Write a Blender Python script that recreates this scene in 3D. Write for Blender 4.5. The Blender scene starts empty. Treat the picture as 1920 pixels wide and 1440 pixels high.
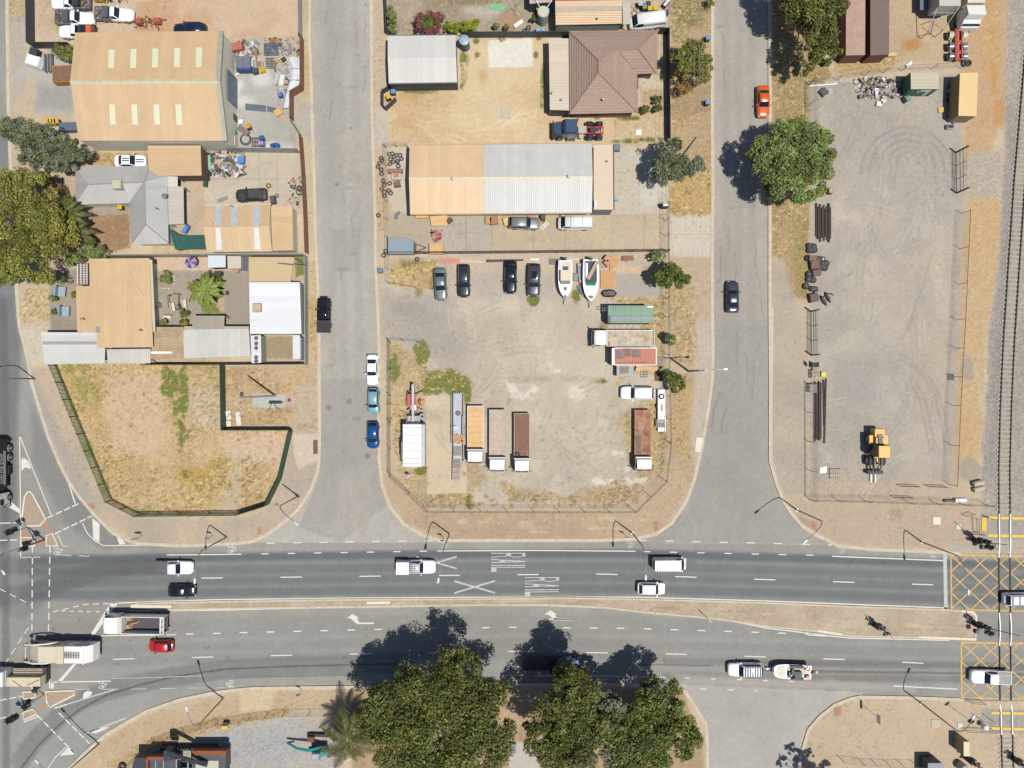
import bpy,math,random
import numpy as np
from mathutils import Vector,Matrix
random.seed(7);RS=np.random.RandomState(11)
S=13.0
HC=98.5
GAIN=0.55
sc=bpy.context.scene
COL=sc.collection
R=math.radians
LAND=0.12
def lin(c):
 c=c/255.0
 return c/12.92 if c<=0.04045 else((c+0.055)/1.055)**2.4
def C(r,g,b,k=1.0):
 return tuple(min(0.85,lin(v)*GAIN*k)for v in(r,g,b))+(1.0,)
def P(px,py,z=0.0):
 k=(HC-z)/HC/S
 return Vector(((px-960)*k,(720-py)*k,z))
# ------------------------------------------------------------------ materials
MATS={}
def newmat(name):
 m=bpy.data.materials.new(name);m.use_nodes=True
 nt=m.node_tree
 return m,nt,nt.nodes,nt.links,nt.nodes['Principled BSDF']
def mat(name,rgb=(128,128,128),rough=.7,metal=0.,var=.12,scale=1.5,coat=0.,spec=.5,bump=0.,dirt=0.,dirtcol=(150,120,90),dscale=.6,wave=None,k=1.0):
 """procedural surface: fine and broad noise on the colour, optional blotchy dirt / rust, optional corrugation"""
 if name in MATS:return MATS[name]
 m,nt,N,L,b=newmat(name)
 tc=N.new('ShaderNodeTexCoord')
 base=C(*rgb,k)
 n1=N.new('ShaderNodeTexNoise');n1 .inputs['Scale'].default_value=scale;n1 .inputs['Detail'].default_value=6;n1 .inputs['Roughness'].default_value=.65
 L.new(tc.outputs['Object'],n1 .inputs['Vector'])
 mr=N.new('ShaderNodeMapRange');mr.inputs[1].default_value=.3;mr.inputs[2].default_value=.7
 mr.inputs[3].default_value=1-var;mr.inputs[4].default_value=1+var
 L.new(n1 .outputs['Fac'],mr.inputs[0])
 mul=N.new('ShaderNodeMix');mul.data_type='RGBA';mul.blend_type='MULTIPLY';mul.inputs[0].default_value=1
 mul.inputs[6].default_value=base;L.new(mr.outputs[0],mul.inputs[7])
 out=mul.outputs[2]
 if dirt>0:
  n2=N.new('ShaderNodeTexNoise');n2 .inputs['Scale'].default_value=dscale;n2 .inputs['Detail'].default_value=9;n2 .inputs['Roughness'].default_value=.7
  if wave:
   mp=N.new('ShaderNodeMapping');mp.inputs['Scale'].default_value=(3.,.35,1)if wave[0]=='X' else(.35,3.,1)
   L.new(tc.outputs['Object'],mp.inputs[0]);L.new(mp.outputs[0],n2 .inputs['Vector'])
  else:L.new(tc.outputs['Object'],n2 .inputs['Vector'])
  r2=N.new('ShaderNodeMapRange');r2 .inputs[1].default_value=.62-dirt*.3;r2 .inputs[2].default_value=.78-dirt*.22;r2 .inputs[4].default_value=min(1.,.45+dirt*.5)
  L.new(n2 .outputs['Fac'],r2 .inputs[0])
  mx=N.new('ShaderNodeMix');mx.data_type='RGBA';L.new(r2 .outputs[0],mx.inputs[0]);L.new(out,mx.inputs[6]);mx.inputs[7].default_value=C(*dirtcol)
  out=mx.outputs[2]
 if wave and wave[0]!='Z':
  sx=N.new('ShaderNodeSeparateXYZ');L.new(tc.outputs['Object'],sx.inputs[0])
  dv=N.new('ShaderNodeMath');dv.operation='DIVIDE';dv.inputs[1].default_value=.84;L.new(sx.outputs[wave[0]],dv.inputs[0])
  fl=N.new('ShaderNodeMath');fl.operation='FLOOR';L.new(dv.outputs[0],fl.inputs[0])
  wn=N.new('ShaderNodeTexWhiteNoise');wn.noise_dimensions='1D';L.new(fl.outputs[0],wn.inputs['W'])
  m3=N.new('ShaderNodeMapRange');m3 .inputs[3].default_value=.95;m3 .inputs[4].default_value=1.04;L.new(wn.outputs['Value'],m3 .inputs[0])
  fr=N.new('ShaderNodeMath');fr.operation='FRACT';L.new(dv.outputs[0],fr.inputs[0])
  lt=N.new('ShaderNodeMath');lt.operation='LESS_THAN';lt.inputs[1].default_value=.07;L.new(fr.outputs[0],lt.inputs[0])
  ml=N.new('ShaderNodeMath');ml.operation='MULTIPLY_ADD';ml.inputs[1].default_value=-.07;L.new(lt.outputs[0],ml.inputs[0]);L.new(m3 .outputs[0],ml.inputs[2])
  m4=N.new('ShaderNodeMix');m4 .data_type='RGBA';m4 .blend_type='MULTIPLY';m4 .inputs[0].default_value=1;L.new(out,m4 .inputs[6]);L.new(ml.outputs[0],m4 .inputs[7])
  out=m4 .outputs[2]
 L.new(out,b.inputs['Base Color'])
 b.inputs['Roughness'].default_value=rough;b.inputs['Metallic'].default_value=metal
 b.inputs['Coat Weight'].default_value=coat;b.inputs['Coat Roughness'].default_value=.08
 b.inputs['Specular IOR Level'].default_value=spec
 hgt=None
 if wave:
  ax,pitch,depth=wave
  w=N.new('ShaderNodeTexWave');w.wave_type='BANDS';w.bands_direction=ax;w.inputs['Scale'].default_value=0.314/pitch
  w.inputs['Distortion'].default_value=0
  L.new(tc.outputs['Object'],w.inputs['Vector'])
  bp=N.new('ShaderNodeBump');bp.inputs['Strength'].default_value=depth;bp.inputs['Distance'].default_value=.05
  L.new(w.outputs['Fac'],bp.inputs['Height']);L.new(bp.outputs[0],b.inputs['Normal'])
 elif bump:
  n3=N.new('ShaderNodeTexNoise');n3 .inputs['Scale'].default_value=14;n3 .inputs['Detail'].default_value=5
  L.new(tc.outputs['Object'],n3 .inputs['Vector'])
  bp=N.new('ShaderNodeBump');bp.inputs['Strength'].default_value=bump;bp.inputs['Distance'].default_value=.05
  L.new(n3 .outputs['Fac'],bp.inputs['Height']);L.new(bp.outputs[0],b.inputs['Normal'])
 MATS[name]=m
 return m
def paint(name,rgb,rough=.28,metal=0.,dirt=.0,k=1.0):
 return mat('paint_'+name,rgb,rough,metal,var=.05,scale=.8,coat=.6,dirt=dirt,k=k)
def corr(name,rgb,ax='X',pitch=.25,depth=.5,dirt=.1,dirtcol=(150,120,90),var=.06,rough=.5):
 return mat('sheet_'+name,rgb,rough,0.0,var=var,scale=.5,dirt=dirt,dirtcol=dirtcol,dscale=.35,wave=(ax,pitch,depth))
def leafmat(name,a,b,trans=.25):
 if name in MATS:return MATS[name]
 m,nt,N,L,bs=newmat(name)
 g=N.new('ShaderNodeNewGeometry')
 cr=N.new('ShaderNodeValToRGB');e=cr.color_ramp.elements
 e[0].color=tuple(lin(v)for v in a)+(1,);e[1].color=tuple(lin(v)for v in b)+(1,)
 L.new(g.outputs['Random Per Island'],cr.inputs[0])
 at=N.new('ShaderNodeAttribute');at.attribute_name='clump'
 mm=N.new('ShaderNodeMix');mm.data_type='RGBA';mm.blend_type='MULTIPLY';mm.inputs[0].default_value=1.;L.new(cr.outputs[0],mm.inputs[6]);L.new(at.outputs['Color'],mm.inputs[7])
 L.new(mm.outputs[2],bs.inputs['Base Color'])
 bs.inputs['Roughness'].default_value=.55;bs.inputs['Specular IOR Level'].default_value=.3
 t=N.new('ShaderNodeBsdfTranslucent');L.new(mm.outputs[2],t.inputs['Color'])
 ms=N.new('ShaderNodeMixShader');ms.inputs[0].default_value=trans
 L.new(bs.outputs[0],ms.inputs[1]);L.new(t.outputs[0],ms.inputs[2]);L.new(ms.outputs[0],N['Material Output'].inputs[0])
 MATS[name]=m
 return m
def meshmat(name,rgb,alpha):
 """chain-link wire seen from far off: mostly holes"""
 if name in MATS:return MATS[name]
 m,nt,N,L,b=newmat(name)
 b.inputs['Base Color'].default_value=C(*rgb);b.inputs['Roughness'].default_value=.5
 tr=N.new('ShaderNodeBsdfTransparent');ms=N.new('ShaderNodeMixShader');ms.inputs[0].default_value=alpha
 L.new(tr.outputs[0],ms.inputs[1]);L.new(b.outputs[0],ms.inputs[2]);L.new(ms.outputs[0],N['Material Output'].inputs[0])
 MATS[name]=m
 return m
GLASS=mat('window_glass',(34,46,60),.1,0,var=.1,scale=.5,spec=.4)
RUBBER=mat('tyre_rubber',(62,62,66),.75,var=.15)
RIM=mat('rim_alloy',(190,190,195),.35,.7)
GALV=mat('galvanised_steel',(176,180,182),.45,.35,var=.08)
DGREY=mat('dark_grey_plastic',(66,68,74),.55)
BLACK=mat('black_plastic',(38,38,42),.5)
LENS_W=mat('headlamp_lens',(230,232,235),.15)
LENS_R=mat('tail_lamp_lens',(170,30,30),.2)
CHASSIS=mat('chassis_steel',(70,66,64),.6)
TIMBER=mat('weathered_timber',(196,170,140),.8,var=.2,scale=4)
PALLETM=mat('pallet_timber',(205,186,160),.8,var=.2,scale=5)
RUSTM=mat('rusty_steel',(120,82,62),.8,var=.25,scale=3,dirt=.4,dirtcol=(150,90,60))
BROWNST=mat('brown_steel_section',(86,66,60),.7,var=.25,scale=3,dirt=.3,dirtcol=(110,76,60))
CONC=mat('concrete',(205,195,175),.9,var=.1,scale=1,dirt=.15,dirtcol=(165,152,135))
STEELW=mat('white_painted_steel',(242,242,240),.4,k=1.15)
# ------------------------------------------------------------------ mesh builder
class MB:
 def __init__(s):s.v=[];s.f=[]
 def add(s,vs,fs):
  o=len(s.v);s.v+=[tuple(v)for v in vs];s.f+=[tuple(i+o for i in f)for f in fs];return s
 def box(s,x0,x1,y0,y1,z0,z1,M=None,taper=0.):
  t=taper
  vs=[(x0,y0,z0),(x1,y0,z0),(x1,y1,z0),(x0,y1,z0),(x0+t,y0+t,z1),(x1-t,y0+t,z1),(x1-t,y1-t,z1),(x0+t,y1-t,z1)]
  if M:vs=[M@Vector(v)for v in vs]
  return s.add(vs,[(3,2,1,0),(4,5,6,7),(0,1,5,4),(1,2,6,5),(2,3,7,6),(3,0,4,7)])
 def prism(s,poly,z0,z1,inset=0.):
  n=len(poly);a=sum(poly[i][0]*poly[(i+1)%n][1]-poly[(i+1)%n][0]*poly[i][1]for i in range(n))
  if a<0:poly=poly[::-1]
  cx=sum(p[0]for p in poly)/n;cy=sum(p[1]for p in poly)/n
  top=[(cx+(p[0]-cx)*(1-inset),cy+(p[1]-cy)*(1-inset),z1)for p in poly]
  vs=[(p[0],p[1],z0)for p in poly]+top
  return s.add(vs,[tuple(range(n))[::-1],tuple(range(n,2*n))]+[(i,(i+1)%n,n+(i+1)%n,n+i)for i in range(n)])
 def loft(s,rings,caps=True,closed=True):
  n=len(rings[0]);vs=[p for r in rings for p in r];fs=[]
  for i in range(len(rings)-1):
   for j in range(n if closed else n-1):
    k=(j+1)%n
    fs.append((i*n+j,i*n+k,(i+1)*n+k,(i+1)*n+j))
  if caps and closed:fs+=[tuple(range(n))[::-1],tuple(range((len(rings)-1)*n,len(rings)*n))]
  return s.add(vs,fs)
 def tube(s,pts,r,n=6,caps=True):
  pts=[Vector(p)for p in pts];rs=r if isinstance(r,(list,tuple))else[r]*len(pts)
  rings=[]
  for i,p in enumerate(pts):
   d=(pts[min(i+1,len(pts)-1)]-pts[max(i-1,0)]).normalized()
   up=Vector((0,0,1))if abs(d.z)<.9 else Vector((1,0,0))
   a=d.cross(up).normalized();b=a.cross(d)
   rings.append([p+(a*math.cos(t)+b*math.sin(t))*rs[i]for t in[2*math.pi*q/n for q in range(n)]])
  return s.loft(rings,caps)
 def cyl(s,x,y,z0,z1,r,n=14,r2=None):
  r2=r if r2 is None else r2
  return s.loft([[(x+r*math.cos(2*math.pi*q/n),y+r*math.sin(2*math.pi*q/n),z0)for q in range(n)],[(x+r2*math.cos(2*math.pi*q/n),y+r2*math.sin(2*math.pi*q/n),z1)for q in range(n)]])
 def ycyl(s,x,z,y0,y1,r,n=14):
  a=[[(x+r*.93*math.cos(-2*math.pi*q/n),y0,z+r*.93*math.sin(-2*math.pi*q/n))for q in range(n)]]
  b=[[(x+r*math.cos(-2*math.pi*q/n),y,z+r*math.sin(-2*math.pi*q/n))for q in range(n)]for y in(y0+.03,y1-.03)]
  c=[[(x+r*.93*math.cos(-2*math.pi*q/n),y1,z+r*.93*math.sin(-2*math.pi*q/n))for q in range(n)]]
  rings=a+b+c
  if y1>y0:rings=rings
  return s.loft(rings)
 def torus(s,x,y,z,R_,r,n=16,m=6,M=None):
  rings=[]
  for i in range(n):
   t=2*math.pi*i/n
   rings.append([Vector((x,y,z))+(M@Vector(((R_+r*math.cos(u))*math.cos(t),(R_+r*math.cos(u))*math.sin(t),r*math.sin(u)))if M else Vector(((R_+r*math.cos(u))*math.cos(t),(R_+r*math.cos(u))*math.sin(t),r*math.sin(u))))for u in[2*math.pi*q/m for q in range(m)]])
  o=len(s.v);s.v+=[tuple(p)for r_ in rings for p in r_]
  for i in range(n):
   for j in range(m):
    s.f.append((o+i*m+j,o+i*m+(j+1)%m,o+((i+1)%n)*m+(j+1)%m,o+((i+1)%n)*m+j))
  return s
 def quad(s,a,b,c,d):return s.add([a,b,c,d],[(0,1,2,3)])
 def mesh(s,name,smooth=False):
  me=bpy.data.meshes.new(name);me.from_pydata(s.v,[],s.f);me.update()
  if smooth:me.polygons.foreach_set('use_smooth',[True]*len(me.polygons))
  me.materials.append(None)
  return me
 def build(s,name,m,parent=None,smooth=False,world=False):
  if world and parent is not None:
   l=parent.location;s.v=[(v[0]-l.x,v[1]-l.y,v[2]-l.z)for v in s.v]
  return mk(s.mesh(name,smooth),name,m,parent)
def mk(me,name,m,parent=None):
 o=bpy.data.objects.new(name,me);COL.objects.link(o)
 o.material_slots[0].link='OBJECT';o.material_slots[0].material=m
 if parent is not None:o.parent=parent
 return o
USED={}
def tag(o,label,cat,group=None,kind=None):
 if kind:o['kind']=kind
 if label:o['label']=label
 if cat:o['category']=cat
 if group:o['group']=group
 if label:
  USED.setdefault(label,[]).append(group)
 return o
def thing(name,label,cat,loc=(0,0,0),rot=0.,group=None):
 o=bpy.data.objects.new(name,None);COL.objects.link(o)
 o.location=loc;o.rotation_euler=(0,0,rot);o.empty_display_size=.2
 return tag(o,label,cat,group)
def struct(o,label=None):
 o['kind']='structure'
 if label:o['label']=label
 return o
def dup(root,loc,rot=None,label=None,group=None):
 r=root.copy();COL.objects.link(r);r.location=loc
 if rot is not None:r.rotation_euler=(0,0,rot)
 if label:r['label']=label
 if group:r['group']=group
 for ch in list(root.children):
  c=ch.copy();COL.objects.link(c);c.parent=r
  for g in ch.children:
   d=g.copy();COL.objects.link(d);d.parent=c
 return r
def Z(px,py):return P(px,py).xy
# ------------------------------------------------------------------ the setting: one dense sheet, coloured at its vertices
RES=0.17
X0,X1,Y0,Y1=-76.5,76.5,-58.5,58.5
NX=int((X1-X0)/RES)+1;NY=int((Y1-Y0)/RES)+1
xs=X0+np.arange(NX)*RES;ys=Y0+np.arange(NY)*RES
U=(960+xs*S)[None,:].repeat(NY,0).astype(np.float32)
V=(720-ys*S)[:,None].repeat(NX,1).astype(np.float32)
def vnoise(u,v,sx,sy,seed):
 rs=np.random.RandomState(seed);g=rs.rand(400,400).astype(np.float32)
 a=u/sx+137.3;b=v/sy+91.7
 ia=np.floor(a).astype(np.int32);ib=np.floor(b).astype(np.int32)
 fa=a-ia;fb=b-ib;fa=fa*fa*(3-2*fa);fb=fb*fb*(3-2*fb)
 g00=g[ib%400,ia%400];g10=g[ib%400,(ia+1)%400];g01=g[(ib+1)%400,ia%400];g11=g[(ib+1)%400,(ia+1)%400]
 return(g00*(1-fa)+g10*fa)*(1-fb)+(g01*(1-fa)+g11*fa)*fb
def fbm(s,seed,o=4,u=None,v=None,asp=1.):
 u=U if u is None else u;v=V if v is None else v
 t=0;amp=1.;tot=0
 for i in range(o):
  t=t+amp*vnoise(u,v,s*asp/2**i,s/2**i,seed+i*7);tot+=amp;amp*=.6
 return t/tot
def sstep(x,a,b):
 t=np.clip((x-a)/(b-a),0,1);return t*t*(3-2*t)
def block(poly,m):
 px=[p[0]for p in poly];py=[p[1]for p in poly]
 i0=max(0,int(((min(px)-m-960)/S-X0)/RES));i1=min(NX,int(((max(px)+m-960)/S-X0)/RES)+2)
 j0=max(0,int(((720-max(py)-m)/S-Y0)/RES));j1=min(NY,int(((720-min(py)+m)/S-Y0)/RES)+2)
 return slice(j0,max(j1,j0)),slice(i0,max(i1,i0))
def segd(u,v,a,b):
 dx,dy=b[0]-a[0],b[1]-a[1];q=dx*dx+dy*dy+1e-9
 t=np.clip(((u-a[0])*dx+(v-a[1])*dy)/q,0,1)
 return np.hypot(u-a[0]-t*dx,v-a[1]-t*dy)
def inside(poly,u,v):
 ins=np.zeros(u.shape,bool);n=len(poly)
 for i in range(n):
  (x1,y1),(x2,y2)=poly[i],poly[(i+1)%n]
  if y1==y2:continue
  c=((y1>v)!=(y2>v))&(u<(x2-x1)*(v-y1)/(y2-y1)+x1)
  ins^=c
 return ins
def sdist(poly,sl):
 u=U[sl];v=V[sl];d=np.full(u.shape,1e9,np.float32)
 for i in range(len(poly)):d=np.minimum(d,segd(u,v,poly[i],poly[(i+1)%len(poly)]))
 return np.where(inside(poly,u,v),d,-d)
NW1=fbm(30,3,5);NW2=fbm(9,5,3);NBIG=fbm(160,9,5);NFINE=fbm(4,21,2);NMID=fbm(60,33,5)
col=np.zeros((NY,NX,3),np.float32)
grs=np.zeros((NY,NX),np.float32)
grv=np.zeros((NY,NX),np.float32)
def A(*c):return np.array(c,np.float32)
col[:]=A(203,180,148)
col+=(NBIG[...,None]-.5)*A(36,38,40)+(NMID[...,None]-.5)*A(26,28,30)
def area(poly,c,a=1.,soft=2.,warp=0.,gs=0.,gv=None,c2=None,nz=None):
 """blend a colour into the sheet inside a polygon (photo pixels), edge wandering by warp"""
 sl=block(poly,soft+warp+4)
 if col[sl].size==0:return
 d=sdist(poly,sl)+(NW1[sl]-.5)*2*warp+(NW2[sl]-.5)*warp
 m=sstep(d,-soft,soft)*a
 if nz is not None:m=m*sstep(NMID[sl]*.35+NW2[sl]*.35+NW1[sl]*.3,nz-.06,nz+.06)
 cc=A(*c)
 if c2 is not None:
  t=sstep(NMID[sl]*.5+NBIG[sl]*.5,.38,.62)[...,None];cc=A(*c)*(1-t)+A(*c2)*t
 col[sl]=col[sl]*(1-m[...,None])+cc*m[...,None]
 grs[sl]=grs[sl]*(1-m)+gs*m
 if gv is not None:grv[sl]=grv[sl]*(1-m)+gv*m
def spot(x,y,rx,ry,c,a=1.,warp=6.,soft=5.,gs=0.,nz=None):
 n=14
 area([(x+rx*math.cos(2*math.pi*i/n),y+ry*math.sin(2*math.pi*i/n))for i in range(n)],c,a,soft,warp,gs,nz=nz)
def stroke(pts,w,c,a=1.,soft=1.5,brk=0.):
 sl=block(pts,w+soft+2)
 if col[sl].size==0:return
 u=U[sl];v=V[sl];d=np.full(u.shape,1e9,np.float32)
 for i in range(len(pts)-1):d=np.minimum(d,segd(u,v,pts[i],pts[i+1]))
 m=(1-sstep(d,w*.5-soft*.5,w*.5+soft))*a
 if brk:m=m*sstep(NW1[sl],brk-.12,brk+.12)
 col[sl]=col[sl]*(1-m[...,None])+A(*c)*m[...,None]
def arc(cx,cy,r,a0,a1,w,c,a,brk=0.,n=16):
 stroke([(cx+r*math.cos(R(a0+(a1-a0)*i/n)),cy+r*math.sin(R(a0+(a1-a0)*i/n)))for i in range(n+1)],w,c,a,2.,brk)
K_NW=[(14,-70),(15,60),(17,215),(25,400),(32,540),(37,610),(51,665),(60,715),(75,765),(92,820),(112,867),(130,902),(150,932),(180,967),(214,1000),(240,1013),(262,1019),(336,1023),(397,1021),(440,1019),(475,1015),(500,1003),(525,985),(560,955),(585,915),(597,880),(599,855),(600,810),(599,710),(599,635),(596,515),(592,440),(590,340),(587,250),(584,150),(581,75),(582,-70)]
K_MID=[(696,-70),(697,200),(701,325),(704,415),(704,490),(709,590),(711,665),(710,735),(711,860),(717,910),(732,950),(757,982),(790,1002),(825,1013),(960,1013),(1120,1013),(1185,1011),(1230,1001),(1260,980),(1285,942),(1302,897),(1315,840),(1327,772),(1335,710),(1336,660),(1335,480),(1336,360),(1335,212),(1336,-70)]
K_E=[(1443,-70),(1443,340),(1443,580),(1444,720),(1444,865),(1455,905),(1467,937),(1485,965),(1505,987),(1532,1004),(1571,1023),(1636,1030),(1715,1033),(1776,1036),(1800,1037)]
K_SW=[(131,1510),(131,1440),(159,1412),(196,1379),(232,1357),(275,1333),(336,1312),(397,1299),(443,1293),(480,1290),(553,1289),(669,1288),(800,1286),(943,1284),(1100,1283),(1226,1284),(1260,1286),(1284,1295),(1305,1327),(1323,1357),(1326,1397),(1326,1510)]
K_SE=[(1490,1510),(1496,1440),(1506,1400),(1516,1367),(1538,1342),(1565,1321),(1593,1310),(1611,1306),(1715,1308),(1795,1311),(1806,1313)]
MEDIAN=[(246,1135),(262,1131),(400,1128),(650,1124),(880,1123),(1060,1121),(1192,1123),(1440,1130),(1593,1137),(1776,1143),(1816,1147),(1826,1149),(1829,1154),(1828,1199),(1724,1195),(1593,1192),(1532,1183),(1440,1174),(1339,1159),(1204,1147),(1128,1138),(1021,1133),(880,1134),(650,1137),(400,1141),(321,1143),(250,1139)]
ISL=[[(54,921),(47,932),(42,977),(46,984),(52,986),(76,985),(87,973),(62,926),(58,921)],[(41,1007),(66,1007),(66,1023),(41,1023)],[(88,1004),(99,999),(109,1022),(88,1023)],[(44,1297),(66,1296),(67,1306),(60,1308),(46,1310)],[(87,1296),(140,1294),(141,1302),(95,1325),(89,1316)],[(44,1335),(63,1329),(71,1338),(46,1349)]]
LANDS=[K_NW,K_MID,K_E+[(1925,1037),(2100,1037),(2100,-70)],K_SW,K_SE+[(1850,1313),(2100,1313),(2100,1510)],MEDIAN]+ISL
land=np.zeros((NY,NX),bool)
for pl in LANDS:
 sl=block(pl,3);land[sl]|=inside(pl,U[sl],V[sl])
region=np.where(land,0,1).astype(np.int8)
def reg(poly,k):
 sl=block(poly,2);region[sl][inside(poly,U[sl],V[sl])]=k
# ---- roads
road=region==1
col[road]=A(158,157,150)+(NBIG[road][:,None]-.5)*16+(NMID[road][:,None]-.5)*10
def roadarea(poly,c,a=1.,soft=4.,warp=3.):area(poly,c,a,soft,warp)
S1=[(560,-70),(720,-70),(725,500),(715,900),(760,985),(830,1018),(460,1018),(560,960),(605,870)]
S2=[(1320,-70),(1450,-70),(1450,900),(1520,1000),(1590,1022),(1180,1018),(1270,980),(1310,880),(1345,700)]
S3=[(1270,1283),(1620,1298),(1500,1420),(1490,1510),(1320,1510),(1330,1400)]
for poly,c in((S1,(183,178,168)),(S2,(177,170,160)),(S3,(180,176,168))):
 sl=block(poly,10);m=(inside(poly,U[sl],V[sl])&road[sl]).astype(np.float32)
 t=(NBIG[sl]-.5)*22+(NMID[sl]-.5)*12
 col[sl]=np.where(m[...,None]>0,A(*c)+t[...,None],col[sl])
def onroad(fn,*a,**k):
 keep=col.copy();kg=grs.copy();fn(*a,**k);col[~road]=keep[~road];grs[~road]=kg[~road]
snap=col.copy()
area([(-20,1038),(300,1040),(840,1034),(1190,1034),(1500,1042),(1776,1050),(1990,1052),(1990,1143),(1776,1141),(1440,1127),(1192,1120),(880,1120),(400,1126),(200,1130),(-20,1120)],(136,139,136),.92,4,2)
for dy,a in((7,.75),(31,.42),(51,.42),(73,.5)):
 stroke([(60,1044+dy),(420,1038+dy),(840,1032+dy),(1190,1031+dy),(1500,1040+dy),(1776,1050+dy),(1990,1056+dy)],13,(98,104,107),a,6)
stroke([(60,1062),(300,1056),(840,1050),(1190,1050),(1776,1066),(1990,1070)],6,(140,140,136),.3,4)
for dy,a in((0,.3),(22,.3),(-26,.2),(-44,.2)):
 stroke([(60,1222+dy),(400,1212+dy),(700,1206+dy),(1100,1206+dy),(1400,1214+dy),(1990,1230+dy)],14,(126,126,122),a,7)
for dy,a in((0,.45),(26,.45)):
 stroke([(1250,1240+dy),(1500,1244+dy),(1800,1248+dy),(1990,1252+dy)],10,(104,103,100),a,6)
stroke([(1380,1256),(1600,1260),(1800,1262),(1990,1266)],3,(86,84,80),.6,3)
area([(1250,1262),(1480,1272),(1720,1286),(1720,1296),(1560,1292),(1300,1282)],(186,178,164),.6,6,4)
for w,c,a in((34,(112,114,114),.5),(2.2,(84,84,84),.8)):
 o=16 if w>10 else 0
 stroke([(40,1440-o),(70,1400-o),(110,1360-o),(150,1330-o),(200,1303-o*.5),(260,1285-o*.3),(330,1268),(420,1255),(520,1250),(670,1246),(760,1245)],w,c,a,5 if w>10 else 1.2)
stroke([(0,1120),(60,1112),(120,1090),(200,1068),(300,1056)],30,(98,100,102),.55,10)
stroke([(-10,1060),(60,1062),(160,1064),(300,1062)],26,(96,98,100),.45,9)
stroke([(-10,1130),(40,1150),(80,1120),(140,1090)],18,(104,106,108),.35,9)
area([(-10,540),(28,560),(40,640),(32,800),(34,1000),(-10,1040)],(116,119,119),.75,7,3)
stroke([(6,560),(10,800),(10,1000),(12,1440)],12,(98,101,102),.5,6)
stroke([(26,1000),(28,1200),(30,1440)],10,(150,147,140),.35,6)
area([(60,760),(130,900),(190,980),(240,1018),(200,1034),(120,980),(60,860)],(134,134,131),.7,8,4)
area([(-10,230),(16,240),(22,420),(30,560),(-10,560)],(128,131,134),.8,5,2)
for x in(620,640,668):stroke([(x,-60),(x,300),(x+4,560),(x+6,850),(x+12,1000)],11,(162,157,149),.3,7)
area([(600,-60),(634,-60),(640,420),(618,640),(604,640)],(166,163,156),.35,6,3)
area([(601,711),(712,711),(722,950),(640,1016),(560,990),(596,900)],(160,157,150),.55,1.5,1)
area([(636,880),(690,880),(700,1010),(620,1016)],(184,177,165),.5,12,8)
area([(640,255),(690,240),(700,330),(670,370),(640,330)],(192,184,168),.45,10,14,nz=.45)
for x in(1362,1385,1410):stroke([(x,-60),(x,600),(x-4,900),(x-20,1010)],12,(156,150,141),.3,8)
area([(1340,610),(1444,612),(1450,900),(1500,985),(1580,1020),(1200,1016),(1290,960),(1325,800)],(160,157,151),.6,3,2)
for i in range(26):
 x=random.choice((random.uniform(606,690),random.uniform(1345,1435)));y=random.uniform(20,700);l=random.uniform(15,70)
 pts=[(x,y)]
 for q in range(5):pts.append((pts[-1][0]+random.uniform(-3,3),pts[-1][1]+l/5))
 stroke(pts,1.1,(128,122,114),.5,1.2)
for x,y,r in((631,346,4),(655,753,5),(617,764,5),(689,855,5),(686,9,2),(672,104,2),(658,240,2),(636,158,2)):spot(x,y,r,r,(120,115,110),.6,1.5,2)
for i in range(60):
 x,y=random.choice(((random.uniform(200,700),random.uniform(1170,1260)),(random.uniform(100,1700),random.uniform(1045,1115)),(random.uniform(0,200),random.uniform(1040,1300))))
 spot(x,y,random.uniform(.8,2.2),random.uniform(.8,1.8),(84,82,80),.6,.5,1.2)
for i in range(30):
 x,y=random.choice(((random.uniform(120,1750),random.choice((1060,1106,1164,1212,1258))+random.uniform(-6,6)),(random.uniform(610,690),random.uniform(20,950)),(random.uniform(1345,1435),random.uniform(20,900))))
 spot(x,y,random.uniform(2,10),random.uniform(1.2,3.5),(112,110,106),random.uniform(.2,.45),3,3)
for x,y,w_,h_ in((650,470,26,40),(1400,330,22,60),(1380,800,26,34),(1000,1162,60,10),(520,1205,70,9),(1300,1235,50,9)):area([(x-w_,y-h_),(x+w_,y-h_),(x+w_,y+h_),(x-w_,y+h_)],(158,156,150),.4,1.,.6)
stroke([(1330,1248),(1250,1247),(1180,1246)],1.5,(90,88,85),.6,1.2)
stroke([(440,1270),(560,1268),(670,1266)],1.4,(110,108,104),.7,1.2)
stroke([(1334,800),(1338,770),(1350,735)],1.4,(120,116,108),.6,1.2);stroke([(1352,812),(1354,790),(1362,765)],1.4,(120,116,108),.6,1.2)
for k in range(7):
 y=1250+k*7;stroke([(1700+k*10,y),(1800+k*12,y+4)],1.5,(176,172,162),.4,1.2,.5)
col[~road]=snap[~road]
# ---- land
def rut(x,y,a,n,w,c,al,turn=.12,step=14):
 pts=[(x,y)];da=random.uniform(-turn,turn)
 for q in range(n):a+=da+random.uniform(-.03,.03);pts.append((pts[-1][0]+step*math.cos(a),pts[-1][1]+step*math.sin(a)))
 ox,oy=-math.sin(a)*10,math.cos(a)*10
 stroke(pts,w,c,al,2,.4);stroke([(p[0]+ox,p[1]+oy)for p in pts],w,c,al,2,.4)
dirt=~road
def V_(poly,c,a=1.,soft=4,warp=8,gs=0.,gv=None,c2=None,nz=None):area(poly,c,a,soft,warp,gs,gv,c2,nz)
snap=col.copy()
V_([(20,690),(90,690),(215,955),(260,970),(440,975),(500,955),(550,810),(600,800),(600,880),(560,955),(480,1018),(260,1022),(150,940)],(178,165,146),.85,6,8,c2=(198,174,144))
V_([(62,700),(120,820),(180,940),(150,930),(100,830),(60,740)],(172,163,150),.9,8,6)
V_([(18,30),(50,30),(50,160),(22,210)],(180,172,158),.8,4,3)
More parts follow.
